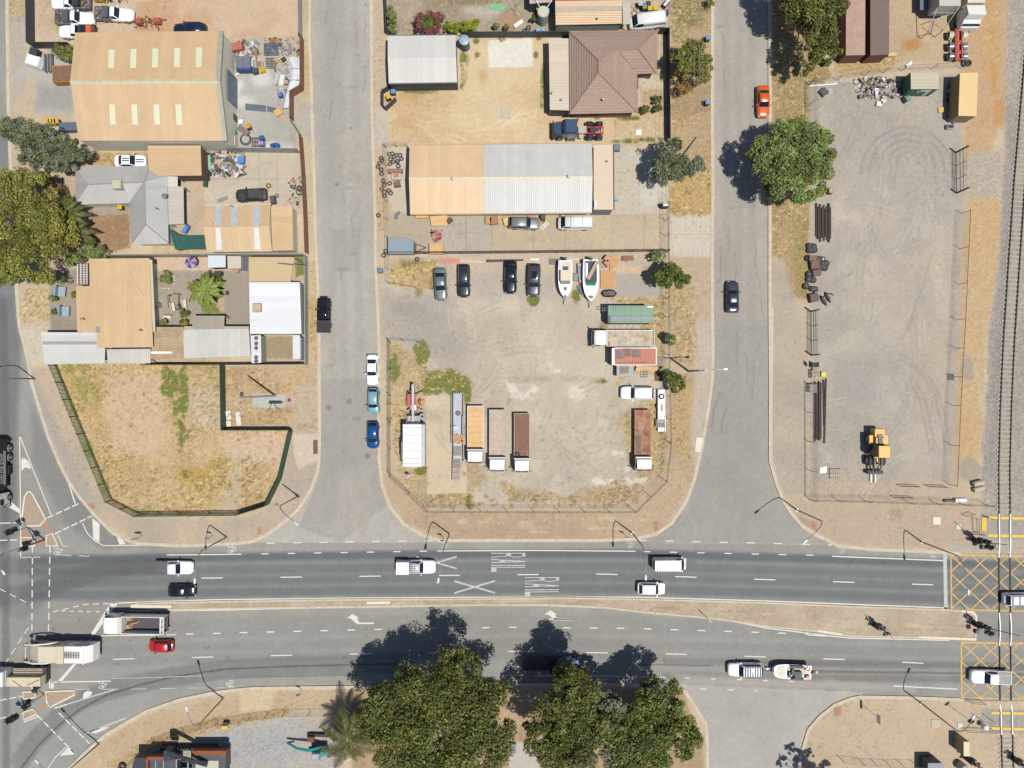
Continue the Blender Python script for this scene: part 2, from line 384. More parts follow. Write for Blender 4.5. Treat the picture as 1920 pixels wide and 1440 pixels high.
V_([(18,150),(66,145),(66,215),(140,215),(140,112),(70,104)],(184,180,170),.85,3,3)
V_([(70,160),(140,160),(140,205),(70,205)],(150,148,142),.6,12,8)
V_([(22,300),(60,320),(75,420),(60,540),(34,540)],(190,172,148),.8,6,5)
V_([(46,535),(85,540),(95,600),(40,608)],(206,180,128),.8,5,5,.7)
V_([(42,612),(82,612),(84,680),(56,688)],(208,194,170),.95,1.5,1)
V_([(14,-60),(50,-60),(50,30),(18,36)],(190,168,110),.8,5,6,.9)
V_([(252,8),(560,-60),(562,68),(430,72),(250,62)],(214,182,148),.95,6,6,c2=(206,160,118))
V_([(66,-60),(260,-60),(255,64),(68,66)],(206,180,148),.9,5,5)
V_([(70,0),(130,0),(110,60),(70,40)],(188,164,110),.6,6,8,.8,nz=.45)
V_([(430,130),(560,110),(556,275),(432,280)],(182,178,168),.95,3,3,c2=(168,164,154))
V_([(430,78),(562,74),(562,130),(430,136)],(192,178,152),.9,4,5)
V_([(432,96),(484,96),(484,116),(432,116)],(152,106,80),.8,2,2)
for x,y,rx,ry in((446,160,16,14),(455,190,22,10),(490,145,20,16),(520,275,30,8)):spot(x,y,rx,ry,(218,216,210),.8,8,10)
V_([(385,285),(562,288),(562,388),(385,388)],(205,190,164),.97,3,3,c2=(194,180,156))
for y in(336,):stroke([(386,y),(562,y)],1,(170,158,138),.6,1)
for x in(487,520):stroke([(x,288),(x,380)],1,(172,160,140),.5,1)
V_([(176,286),(278,286),(278,316),(176,312)],(200,160,96),.9,4,4,.7)
V_([(170,385),(245,385),(245,465),(170,480)],(186,148,108),.95,4,6,.25,c2=(164,124,86))
V_([(176,388),(242,386),(242,402),(176,404)],(172,160,144),.9,2,1)
V_([(285,455),(350,455),(350,480),(285,480)],(206,178,138),.9,3,3)
V_([(95,505),(150,505),(150,622),(95,622)],(168,152,134),.9,4,4,c2=(150,138,120))
V_([(290,484),(392,484),(392,508),(290,508)],(214,186,152),.95,1.5,1)
V_([(290,508),(470,508),(470,620),(290,616)],(168,156,138),.95,2,2)
V_([(354,530),(418,520),(422,588),(380,588)],(118,132,66),.9,3,6,.9)
V_([(405,560),(424,558),(424,586),(412,586)],(206,172,136),.9,2,2)
V_([(555,480),(572,480),(572,515),(555,520)],(108,118,64),.9,3,3,.8)
V_([(490,630),(550,630),(550,672),(490,672)],(168,146,112),.95,2,2,.2)
V_([(575,490),(596,490),(600,690),(578,690)],(206,176,130),.9,4,6,.3)
V_([(578,560),(592,560),(594,640),(580,640)],(200,154,88),.7,5,6,.6)
V_([(566,70),(584,70),(590,330),(592,470),(574,470),(574,290),(556,210)],(198,180,148),.9,3,4)
V_([(564,100),(580,100),(582,180),(566,180)],(204,170,104),.8,4,4,.5)
V_([(556,190),(585,195),(588,262),(560,260)],(182,174,158),.9,4,4)
LOT=[(98,686),(112,684),(412,684),(412,804),(545,806),(540,850),(505,940),(455,966),(265,966),(205,942),(150,820)]
V_(LOT,(210,174,124),1,4,3,.75,c2=(204,166,100))
V_([(200,700),(310,700),(320,830),(300,860),(215,850),(195,780)],(215,180,140),.95,14,14,.15)
V_([(350,730),(412,720),(412,806),(360,800)],(200,180,152),.8,12,12,.4)
V_([(408,812),(545,812),(530,870),(440,866)],(216,184,152),.9,10,12,.2)
V_([(420,870),(455,860),(450,960),(410,960)],(198,182,156),.7,10,10,.3)
V_([(118,690),(150,690),(180,780),(150,770)],(200,160,80),.8,12,14,1,nz=.42)
for x,y,rx,ry in((140,694,26,14),(170,745,20,24),(168,840,10,18),(200,915,8,12),(275,958,26,8),(378,690,34,9),(156,715,16,12)):spot(x,y,rx,ry,(146,146,52),.8,10,8,1,nz=.42)
for x,y,rx,ry in((360,890,30,18),(410,875,24,16),(395,905,40,16)):spot(x,y,rx,ry,(196,156,54),.85,12,12,1)
for x,y,rx,ry in((338,765,13,28),(312,705,8,18),(345,705,8,18),(308,728,5,14),(342,815,10,20),(338,838,8,8),(352,885,10,10),(335,795,10,8),(320,720,14,26),(345,745,10,26)):spot(x,y,rx,ry,(88,110,50),.95,6,3,.9,nz=.45)
for i in range(150):
 x=random.uniform(215,520);y=random.uniform(700,955)
 if y<860 and random.random()<.72:continue
 spot(x,y,random.uniform(1.5,4.5),random.uniform(1.2,3.2),random.choice(((140,118,70),(160,128,70),(128,112,66))),.7,3,2,.9)
V_([(418,688),(596,688),(596,805),(420,800)],(206,172,128),.95,5,6,.5,c2=(190,150,100))
V_([(560,720),(598,720),(598,800),(550,800)],(196,178,150),.8,10,10,.1)
V_([(552,814),(597,812),(598,860),(560,880),(550,850)],(212,196,168),.9,3,2)
V_([(475,738),(548,738),(558,750),(548,764),(475,764)],(200,180,152),.8,3,3)
V_([(474,740),(505,738),(535,740),(535,764),(490,764),(474,756)],(186,194,184),.95,1.5,1)
V_([(700,-60),(722,-60),(724,200),(728,480),(712,560),(700,300)],(204,180,148),.9,3,5,.2)
V_([(704,300),(726,290),(728,420),(708,440)],(196,164,112),.6,4,6,.5)
V_([(728,-60),(1030,-60),(1030,62),(728,64)],(178,160,134),.95,4,4,.25,c2=(160,142,116))
spot(905,20,40,14,(196,186,172),.7,10,10);spot(960,38,24,14,(186,142,98),.8,8,8)
spot(885,4,60,8,(128,118,70),.6,6,6,.8)
V_([(728,172),(856,168),(860,70),(1030,70),(1030,215),(1250,215),(1250,270),(728,268)],(224,196,150),.97,4,4,c2=(214,180,130))
for x,y,rx,ry in((770,180,26,12),(905,145,8,16),(1060,235,10,10),(760,230,20,8)):spot(x,y,rx,ry,(204,160,100),.6,8,8)
V_([(866,85),(880,85),(876,165),(864,165)],(146,138,84),.7,4,5,.8,nz=.4)
V_([(915,76),(998,73),(1000,126),(917,127)],(228,224,208),.97,1.5,2)
V_([(1200,140),(1250,130),(1250,215),(1200,215)],(196,166,126),.9,4,5,.2)
V_([(1205,146),(1246,140),(1246,168),(1205,168)],(206,196,160),.9,2,2)
V_([(1150,218),(1250,218),(1250,268),(1150,268)],(210,184,142),.9,6,6,.3)
V_([(704,205),(727,205),(728,272),(706,272)],(196,188,172),.85,3,4)
for x,y,rx,ry in((893,78,6,6),(895,104,5,6),(940,73,6,4),(1010,72,7,5),(1005,104,4,6),(785,172,34,4),(868,110,5,24),(866,165,4,6),(1018,150,3,30),(1016,190,3,18),(1120,219,6,4),(1180,222,20,4),(1170,266,24,3),(1220,262,24,4)):spot(x,y,rx,ry,(104,112,62),.8,4,3,1,nz=.4)
for i in range(24):
 rut(random.uniform(760,1020),random.uniform(170,260),random.uniform(-.5,.5),random.randint(4,9),random.uniform(2,4),random.choice(((236,214,172),(206,176,132))),random.uniform(.25,.5),.1)
V_([(728,280),(768,280),(768,400),(730,400)],(206,192,168),.9,3,3)
V_([(728,398),(806,402),(810,472),(730,472)],(186,168,142),.9,4,4)
V_([(806,402),(922,402),(922,472),(806,472)],(186,176,158),.97,2,1)
V_([(922,402),(1250,402),(1250,474),(922,474)],(204,184,148),.97,3,2,c2=(192,174,142))
V_([(1152,276),(1250,280),(1250,402),(1152,402)],(202,190,166),.97,3,2)
V_([(1200,290),(1240,290),(1246,360),(1205,392)],(206,202,192),.8,8,6)
for x in(874,922,1000,1060,1207):stroke([(x,404),(x,472)],1.,(156,146,128),.6,1)
stroke([(806,438),(922,438)],1,(156,146,128),.6,1);stroke([(1152,404),(1250,402)],1,(160,150,132),.6,1)
V_([(1256,402),(1334,402),(1334,482),(1256,482)],(208,196,174),.97,1.5,1)
stroke([(1256,440),(1334,440)],1,(180,170,150),.6,1)
YARD=[(722,484),(1245,484),(1248,720),(1246,860),(1190,950),(800,952),(745,890),(725,760)]
V_(YARD,(204,190,166),.98,6,4,0,c2=(190,177,155))
V_([(712,545),(830,555),(900,640),(860,690),(730,640),(712,620)],(172,162,148),.8,20,18)
spot(770,580,30,12,(152,146,138),.5,14,14);spot(800,600,26,12,(160,152,142),.5,14,14)
V_([(730,486),(820,490),(812,545),(732,535)],(206,172,106),.95,4,6,.9,c2=(196,158,92))
for x,y,rx,ry in((765,492,20,8),(810,530,8,14),(785,548,6,10)):spot(x,y,rx,ry,(140,128,70),.7,6,6,1)
V_([(840,490),(1180,492),(1180,560),(850,560)],(206,180,152),.7,10,10)
V_([(880,520),(960,505),(1040,520),(1050,556),(890,560)],(176,170,160),.6,10,10)
V_([(1150,560),(1248,555),(1248,700),(1200,700),(1150,720),(1230,640)],(198,166,106),.95,6,8,.9)
V_([(1150,500),(1205,500),(1195,516),(1150,512)],(220,184,146),.8,6,6)
V_([(1155,514),(1200,514),(1240,540),(1240,556),(1155,556)],(176,168,156),.9,3,4)
V_([(1200,490),(1246,490),(1246,540),(1205,535)],(190,172,140),.9,4,5,.3)
V_([(726,640),(790,660),(802,700),(800,740),(750,890),(728,760)],(202,172,120),.95,8,8,.9,c2=(188,156,104))
V_([(750,880),(800,876),(876,926),(930,890),(960,940),(1180,950),(1250,870),(1248,760),(1200,755),(1180,800),(1190,890),(1060,930),(940,905),(880,860),(875,940),(800,952),(750,900)],(190,158,112),.9,8,10,.9,c2=(178,146,104))
V_([(1160,790),(1190,755),(1250,750),(1250,840),(1230,880),(1180,870)],(198,166,104),.9,8,10,.9)
for x,y,rx,ry in((840,720,46,14),(830,705,30,10)):spot(x,y,rx,ry,(128,128,64),.85,8,7,1)
for x,y,rx,ry in((803,733,9,6),(822,735,9,6),(852,732,20,7),(876,740,6,22),(790,882,12,8),(880,942,5,14),(1130,716,12,4),(1000,560,12,14),(1080,556,10,12),(740,690,10,30),(790,660,16,24)):spot(x,y,rx,ry,(104,114,56),.85,5,3,1,nz=.38)
V_([(797,742),(868,740),(876,924),(801,927)],(212,192,156),.98,1.2,.8)
spot(835,800,20,40,(196,180,150),.5,14,14)
for x,y,rx,ry in((985,735,26,18),(1035,696,18,14),(1080,740,14,14),(960,726,10,6),(1170,880,16,10),(1190,900,26,10),(1130,905,24,8),(1160,850,14,8)):spot(x,y,rx,ry,(222,212,194),.95,10,3,nz=.44)
stroke([(960,712),(1090,710),(1130,714)],9,(176,160,136),.6,6,.35)
spot(1130,612,10,8,(150,124,84),.7,5,4)
for a in range(4):arc(1090,780,30+a*14,-30,80,2.2,(166,154,136),.55,.4)
for a in range(3):arc(905,590,46+a*9,60,200,2.5,(204,190,166),.5,.4)
for i in range(14):
 x=random.uniform(880,1180);y=random.uniform(560,880);stroke([(x,y),(x+random.uniform(-20,20),y+random.uniform(30,90))],3,(200,188,166),.3,3,.5)
for i in range(130):
 x=random.uniform(745,1245);y=random.choice((random.uniform(930,952),random.uniform(880,952),random.uniform(640,880)))
 if y<880 and 800<x<1160:continue
 spot(x,y,random.uniform(1.5,4),random.uniform(1.2,3),random.choice(((140,112,72),(122,112,70),(160,126,80))),.6,3,2,.9)
V_([(720,890),(800,958),(1190,960),(1252,880),(1260,700),(1330,700),(1300,900),(1240,995),(1120,1011),(830,1011),(760,980),(722,920)],(196,166,130),.95,4,5,.2,c2=(186,156,122))
V_([(900,982),(1180,985),(1120,1010),(840,1008)],(184,160,128),.6,10,8)
V_([(1256,484),(1334,484),(1334,700),(1270,690),(1256,600)],(198,170,136),.9,6,8,.15)
V_([(1256,550),(1300,540),(1312,680),(1262,680)],(194,160,106),.8,10,12,.8,nz=.4)
V_([(1262,700),(1302,700),(1290,860),(1264,840)],(196,160,100),.85,10,10,.8)
V_([(1305,600),(1336,600),(1330,760),(1305,880),(1296,800)],(196,182,162),.8,8,8)
V_([(1258,-60),(1335,-60),(1335,400),(1258,400)],(198,166,118),.9,5,5,.5,c2=(188,150,100))
V_([(1258,340),(1334,320),(1334,402),(1258,402)],(206,166,88),.9,6,6,.9)
for x,y,rx,ry in((1295,14,40,16),(1270,50,8,30),(1300,40,20,12),(1330,10,14,14)):spot(x,y,rx,ry,(120,116,62),.7,8,8,1,nz=.4)
V_([(1258,160),(1334,160),(1334,215),(1260,215)],(168,138,100),.7,8,8,.3)
for x0,y0,w,h in((476,985,40,24),(1224,975,40,20),):pass
for i in range(34):
 x=random.uniform(800,1180);y=random.uniform(560,900);rut(x,y,random.uniform(0,6.28),random.randint(4,10),random.uniform(2,4),random.choice(((214,200,176),(172,158,138),(166,154,138))),random.uniform(.25,.5))
for i in range(22):
 spot(random.uniform(760,1180),random.uniform(560,900),random.uniform(8,34),random.uniform(5,22),random.choice(((172,160,142),(216,202,180),(182,166,142),(164,156,144))),random.uniform(.25,.5),14,8,nz=.48)
V_([(1446,-60),(1520,-60),(1520,60),(1560,140),(1520,180),(1516,560),(1500,560),(1446,560)],(186,150,100),.95,5,5,.7,c2=(170,140,84))
V_([(1478,400),(1512,390),(1514,560),(1496,560)],(166,144,72),.85,8,8,1)
V_([(1444,480),(1470,490),(1500,590),(1514,700),(1512,930),(1470,930),(1446,860)],(186,172,150),.95,8,6,0,c2=(176,164,144))
V_([(1440,578),(1449,578),(1448,722),(1440,722)],(222,212,192),.95,1.5,1)
spot(1475,585,5,3,(226,196,110),.9,1,1.5)
EY=[(1516,160),(1800,140),(1806,400),(1795,640),(1782,900),(1780,935),(1518,936),(1520,560)]
V_(EY,(184,173,156),.98,5,4,0,.12,c2=(172,163,148))
V_([(1575,220),(1790,220),(1800,460),(1700,480),(1580,420)],(176,167,154),.6,30,24)
V_([(1700,460),(1800,440),(1795,760),(1720,760)],(188,170,146),.6,30,20)
V_([(1560,670),(1640,660),(1650,760),(1570,780)],(160,156,148),.6,16,14)
V_([(1518,900),(1780,900),(1780,940),(1518,940)],(196,172,140),.7,12,10)
for rr in(20,36,52,70,86):
 arc(1700,300+rr*.3,rr,180,360,5,(136,130,124),.42,.38)
for i in range(22):
 x=random.uniform(1710,1780);y=random.uniform(300,560);stroke([(x,y),(x+random.uniform(-6,6),y+random.uniform(50,130))],2.4,(196,184,166),.4,2.5,.45)
for i in range(40):
 x=random.uniform(1560,1770);y=random.uniform(200,880);rut(x,y,random.uniform(1.2,1.9)if random.random()<.6 else random.uniform(0,6.28),random.randint(5,12),random.uniform(2,4),random.choice(((204,192,174),(162,152,138),(152,144,134))),random.uniform(.2,.45))
for i in range(26):
 spot(random.uniform(1540,1780),random.uniform(180,900),random.uniform(10,44),random.uniform(8,40),random.choice(((166,158,146),(204,190,168),(196,176,148),(170,166,158))),random.uniform(.2,.45),18,12,nz=.48)
for dx in(0,10,30,40):stroke([(1665+dx,680),(1700+dx,705),(1722+dx,745),(1735+dx,800),(1742+dx,850)],2.6,(160,146,130),.6,2,.35)
for i in range(6):stroke([(1690+i*8,640-i*20),(1715+i*6,590-i*22)],2.2,(158,146,132),.5,2,.4)
V_([(1575,104),(1800,120),(1800,-60),(1575,-60)],(204,176,136),.95,6,6,.1,c2=(196,166,126))
V_([(1560,105),(1700,112),(1640,140),(1565,142)],(196,156,90),.85,8,8,.9)
spot(1706,84,20,14,(196,136,66),.85,10,8)
V_([(1800,60),(1890,-60),(1890,180),(1850,300),(1806,330),(1806,200)],(200,162,118),.95,6,6,0,.3)
V_([(1838,-60),(1872,-60),(1872,120),(1840,140)],(204,158,98),.8,10,8,.2)
for x,y,rx,ry in((1875,215,14,26),(1862,150,6,30)):spot(x,y,rx,ry,(206,142,72),.7,8,8)
V_([(1815,366),(1872,372),(1872,480),(1850,620),(1846,700),(1838,860),(1790,900),(1796,700),(1806,480)],(208,168,112),.96,6,6,.15,.2,c2=(204,176,132))
V_([(1796,300),(1880,280),(1872,372),(1812,368)],(180,168,148),.9,8,8,0,.9)
for x,y,rx,ry in((1813,690,12,26),(1815,880,24,24)):spot(x,y,rx,ry,(166,156,138),.8,8,6)
V_([(1515,938),(1800,938),(1850,960),(1850,1030),(1720,1028),(1571,1020),(1505,985),(1470,930)],(196,172,142),.95,5,5,0,c2=(190,168,138))
spot(1679,965,14,14,(172,156,124),.8,2,3,.3)
V_([(1492,962),(1530,985),(1532,996),(1500,978)],(168,140,110),.7,3,3)
V_([(1500,1316),(1800,1316),(1860,1330),(1880,1510),(1480,1510)],(204,178,144),.95,5,5,0,c2=(196,172,142))
BAL=[(1890,-70),(1882,280),(1874,480),(1852,620),(1846,760),(1838,880),(1846,960),(2100,962),(2100,-70)]
V_(BAL,(172,162,148),.98,4,6,0,1.,c2=(164,155,142))
V_([(1892,200),(1880,400),(1860,640),(1850,900),(1866,900),(1884,640),(1904,300)],(142,140,134),.5,8,6)
V_([(1850,1325),(2100,1325),(2100,1510),(1850,1510)],(196,174,144),.9,6,6,0,.6)
for y0,y1 in((962,1012),(1328,1372)):
 V_([(1838,y0),(2000,y0+4),(2000,y1+4),(1838,y1)],(166,160,150),.97,1.5,1)
V_([(1780,1012),(2000,1014),(2000,1037),(1780,1037)],(186,172,150),.9,3,2)
V_([(140,1440),(200,1384),(280,1338),(440,1297),(670,1291),(670,1320),(540,1330),(400,1350),(270,1390),(190,1440)],(206,178,140),.95,4,5,.1,c2=(196,168,130))
V_([(190,1440),(270,1386),(400,1346),(540,1328),(540,1340),(400,1370),(280,1410),(240,1440)],(196,158,104),.9,5,6,.7)
V_([(450,1296),(520,1292),(505,1330),(450,1335)],(214,190,152),.9,4,3)
V_([(240,1440),(300,1400),(420,1365),(560,1340),(650,1350),(640,1510),(240,1510)],(182,170,152),.95,8,8,0,.5,c2=(176,172,166))
V_([(420,1380),(520,1365),(560,1400),(540,1440),(430,1440)],(166,168,168),.7,14,14,0,.8)
V_([(660,1290),(1280,1290),(1320,1400),(1320,1510),(660,1510)],(196,162,124),.95,5,5,.2,c2=(176,142,106))
V_([(955,1390),(1010,1390),(1012,1510),(955,1510)],(196,190,178),.9,2,2)
V_(MEDIAN,(200,180,150),.97,2,1,.1,c2=(184,162,134))
for i in range(40):
 x=random.uniform(400,1800);y=1129+max(0,(x-1100))*.05+random.uniform(0,6 if x<1150 else 30);stroke([(x,y),(x+random.uniform(20,90),y+random.uniform(-1,3))],random.uniform(1.5,4),random.choice(((214,196,166),(164,146,122),(156,134,108))),.55,2,.45)
for i in range(50):
 x=random.uniform(840,1190);y=random.uniform(966,1008);stroke([(x,y),(x+random.uniform(15,70),y+random.uniform(-2,2))],random.uniform(1.5,5),random.choice(((216,196,166),(180,152,120),(204,166,128))),.5,2,.45)
for pl in ISL:V_(pl,(180,158,134),.95,1,.5)
for i in range(420):
 x=random.uniform(20,1910);y=random.uniform(5,1435)
 spot(x,y,random.uniform(.7,1.7),random.uniform(.7,1.5),random.choice(((230,220,200),(120,104,84),(140,124,100))),.7,.4,1.1,float(0))
for pl in([(166,944),(176,942),(180,952),(170,956)],[(484,988),(491,987),(491,1001),(482,1002)],[(1224,978),(1234,978),(1234,994),(1226,996)],[(1520,976),(1530,978),(1530,992),(1520,990)],[(1562,1326),(1577,1322),(1577,1340),(1562,1343)]):
 V_(pl,(190,124,106),.75,1.,.6)
for pl in([(80,982),(90,978),(96,996),(88,999)],[(43,993),(52,992),(51,1005),(42,1006)],[(70,1013),(84,1012),(82,1024),(70,1024)],[(70,1300),(78,1296),(82,1302),(74,1306)],[(72,1325),(82,1314),(86,1322),(74,1332)]):
 area(pl,(206,140,116),.8,1.,.5)
ok=road&~(inside([(30,970),(100,970),(100,1030),(30,1030)],U,V)|inside([(60,1290),(95,1290),(95,1335),(60,1335)],U,V))
col[ok]=snap[ok];grs[road]=0;grv[road]=0
ld=land.astype(np.float32)
for i in range(3):
 ld=(ld+np.roll(ld,2,0)+np.roll(ld,-2,0)+np.roll(ld,2,1)+np.roll(ld,-2,1))/5
edge=np.clip(ld*1.6,0,1)*road*sstep(NW1,.35,.6)*.75
col=col*(1-edge[...,None])+A(196,180,154)*edge[...,None]
lum=col.mean(2,keepdims=True)
col=np.where(road[...,None],col,lum+(col-lum)*(.83-.12*grs[...,None]*(col[...,:1]>col[...,1:2]))+A(6,6,6))
for sc_,th,cc in((5.,.66,A(140,122,78)),(3.2,.7,A(118,110,68)),(4.,.72,A(236,214,170))):
 m=sstep(vnoise(U,V,sc_,sc_*.8,int(sc_*10)),th,th+.1)*np.clip(grs*1.2,0,1)*sstep(NMID*.5+NW1*.5,.40,.56)*.75
 col=col*(1-m[...,None])+cc*m[...,None]
m=sstep(vnoise(U,V,3.4,3.,77),.8,.88)*~road*.35*sstep(NBIG,.4,.6)
col=col*(1-m[...,None])+A(140,124,96)*m[...,None]
col*=(1+(NFINE[...,None]-.5)*.07+(NW1[...,None]-.5)*.06)
col*=(1+(np.random.RandomState(5).rand(NY,NX,1).astype(np.float32)-.5)*(.05+.20*grs[...,None]+.16*grv[...,None]))
reg(BAL,2)
reg(EY,3)
for pl in([(728,280),(768,280),(768,402),(1152,402),(1152,276),(1250,280),(1250,474),(730,472)],[(1256,402),(1334,402),(1334,482),(1256,482)],[(797,742),(868,740),(876,924),(801,927)],[(42,612),(82,612),(84,680),(56,688)],[(915,76),(998,73),(1000,126),(917,127)],[(432,130),(556,115),(556,275),(432,280)],[(385,288),(562,288),(562,385),(385,385)]):reg(pl,4)
reg(MEDIAN,5)
for pl in ISL:reg(pl,5)
region[road]=1
zz=np.where(land,LAND,0.).astype(np.float32)
zz+=np.where(land,(NMID-.5)*.05+(NFINE-.5)*.03+grs*(NFINE-.5)*.04,(NMID-.5)*.012)
def gz(px,py):
 i=min(NX-1,max(0,int(((px-960)/S-X0)/RES)));j=min(NY-1,max(0,int(((720-py)/S-Y0)/RES)))
 return LAND if land[j,i]else 0.0
def G(px,py,z=None):
 """ground point under a pixel"""
 g=gz(px,py);return P(px,py,g)
lc=np.clip(col,0,255)/255.
lc=np.where(lc<=.04045,lc/12.92,((lc+.055)/1.055)**2.4)*GAIN
def groundmat(name,bscale,bstr,rough,base=.17):
 m,nt,N,L,b=newmat(name)
 at=N.new('ShaderNodeAttribute');at.attribute_name='tint'
 am=N.new('ShaderNodeAttribute');am.attribute_name='mask'
 sp=N.new('ShaderNodeSeparateColor');L.new(am.outputs['Color'],sp.inputs[0])
 tc=N.new('ShaderNodeTexCoord')
 n1=N.new('ShaderNodeTexNoise');n1 .inputs['Scale'].default_value=bscale;n1 .inputs['Detail'].default_value=4;n1 .inputs['Roughness'].default_value=.75
 L.new(tc.outputs['Object'],n1 .inputs['Vector'])
 amp=N.new('ShaderNodeMath');amp.operation='MULTIPLY_ADD';amp.inputs[1].default_value=1.1;amp.inputs[2].default_value=base
 L.new(sp.outputs[0],amp.inputs[0])
 a2=N.new('ShaderNodeMath');a2 .operation='MULTIPLY_ADD';a2 .inputs[1].default_value=.9;L.new(sp.outputs[1],a2 .inputs[0]);L.new(amp.outputs[0],a2 .inputs[2])
 ce=N.new('ShaderNodeMath');ce.operation='SUBTRACT';ce.inputs[1].default_value=.5;L.new(n1 .outputs['Fac'],ce.inputs[0])
 f=N.new('ShaderNodeMath');f.operation='MULTIPLY_ADD';f.inputs[2].default_value=1.;L.new(ce.outputs[0],f.inputs[0]);L.new(a2 .outputs[0],f.inputs[1])
 mu=N.new('ShaderNodeMix');mu.data_type='RGBA';mu.blend_type='MULTIPLY';mu.inputs[0].default_value=1.
 L.new(at.outputs['Color'],mu.inputs[6]);L.new(f.outputs[0],mu.inputs[7])
 L.new(mu.outputs[2],b.inputs['Base Color']);b.inputs['Roughness'].default_value=rough;b.inputs['Specular IOR Level'].default_value=.25
 bp=N.new('ShaderNodeBump');bp.inputs['Strength'].default_value=bstr;bp.inputs['Distance'].default_value=.04
 L.new(n1 .outputs['Fac'],bp.inputs['Height']);L.new(bp.outputs[0],b.inputs['Normal'])
 return m
def sheet(name,k,m,label):
 cen=region[:-1,:-1]==k
 j,i=np.nonzero(cen)
 if len(j)==0:return
 a=j*NX+i;q=np.stack([a,a+1,a+NX+1,a+NX],1)
 ids,inv=np.unique(q,return_inverse=True);q=inv.reshape(-1,4)
 co=np.empty((len(ids),3),np.float32);co[:,0]=xs[ids%NX];co[:,1]=ys[ids//NX];co[:,2]=zz.ravel()[ids]
 me=bpy.data.meshes.new(name);me.vertices.add(len(ids));me.vertices.foreach_set('co',co.ravel())
 me.loops.add(q.size);me.loops.foreach_set('vertex_index',q.ravel().astype(np.int32))
 me.polygons.add(len(q));me.polygons.foreach_set('loop_start',np.arange(len(q),dtype=np.int32)*4)
 me.update(calc_edges=True)
 for nm,arr in(('tint',lc.reshape(-1,3)[ids]),('mask',np.stack([grs.ravel()[ids],grv.ravel()[ids],grs.ravel()[ids]*0],1))):
  at=me.color_attributes.new(nm,'FLOAT_COLOR','POINT')
  at.data.foreach_set('color',np.concatenate([arr,np.ones((len(ids),1))],1).astype(np.float32).ravel())
 me.materials.append(m)
 o=bpy.data.objects.new(name,me);COL.objects.link(o);struct(o,label)
 return o
GM=groundmat('dirt_ground',9.,.5,.95)
ROAD=sheet('road',1,groundmat('asphalt',7.,.1,.85,.1),'grey asphalt roads: a dual carriageway and its side streets')
sheet('ground',0,GM,'sandy dirt, verges and dry grass lots between the roads')
sheet('railway_bed',2,groundmat('ballast',5.,1.,.95),'grey crushed stone bed of the railway')
sheet('gravel_yard',3,groundmat('yard_gravel',8.,.2,.95,.1),'grey gravel yard beside the railway')
sheet('concrete_paving',4,groundmat('concrete_paving',7.,.1,.9,.14),'pale concrete yards and driveways')
sheet('median_strip',5,GM,'bare dirt median and traffic islands')
b=MB()
E=1500
for x0,x1,y0,y1 in((-E,E,Y1-.1,E),(-E,E,-E,Y0+.1),(-E,X0+.1,Y0+.1,Y1-.1),(X1-.1,E,Y0+.1,Y1-.1)):b.quad((x0,y0,-.05),(x1,y0,-.05),(x1,y1,-.05),(x0,y1,-.05))
struct(b.build('terrain',mat('far_ground',(200,178,146),.95,var=.15,scale=.05)),'dry open land beyond the photographed blocks')
def offs(pts,d):
 out=[]
 for i,p in enumerate(pts):
  a=Vector(pts[max(i-1,0)]);c=Vector(pts[min(i+1,len(pts)-1)]);t=(c-a);t=t.normalized()if t.length else Vector((1,0));out.append((p[0]-t.y*d,p[1]+t.x*d))
 return out
def ribbon(b,pts,w,z0,z1,closed=False):
 """raised strip along a line of photo pixels (w in metres)"""
 q=[P(x,y).xy for x,y in pts];n=len(q)
 L_,R_=[],[]
 for i in range(n):
  a=q[(i-1)%n]if closed else q[max(i-1,0)];c=q[(i+1)%n]if closed else q[min(i+1,n-1)]
  t=(c-a).normalized();nn=Vector((-t.y,t.x));L_.append(q[i]+nn*w/2);R_.append(q[i]-nn*w/2)
 rings=[[(L_[i].x,L_[i].y,z0),(L_[i].x,L_[i].y,z1),(R_[i].x,R_[i].y,z1),(R_[i].x,R_[i].y,z0)]for i in range(n)]
 if closed:rings.append(rings[0])
 b.loft(rings,caps=not closed)
KERBM=mat('kerb_concrete',(214,201,178),.9,var=.14,scale=2,dirt=.3,dirtcol=(184,170,146))
KERBW=mat('kerb_white_paint',(240,230,208),.8,var=.08,scale=2,dirt=.15,dirtcol=(200,180,150))
for pts in(K_NW,K_MID,K_E,K_SW,K_SE):
 b=MB();ribbon(b,pts,.46,-.03,LAND+.035);k=struct(b.build('kerb',KERBM),None)
b=MB();ribbon(b,MEDIAN,.26,-.03,LAND+.035,True);struct(b.build('kerb',KERBM))
for pl in ISL:
 b=MB();ribbon(b,pl,.2,-.03,LAND+.04,True);struct(b.build('kerb',KERBW))
b=MB();ribbon(b,[(1802,1145),(1822,1147),(1829,1154),(1828,1198),(1722,1194)],.32,0,LAND+.05);ribbon(b,[(1532,1182),(1578,1189)],.3,0,LAND+.05);ribbon(b,[(688,1130),(732,1129)],.36,0,LAND+.05);ribbon(b,[(246,1136),(322,1137)],.4,0,LAND+.05)
struct(b.build('kerb',KERBW))
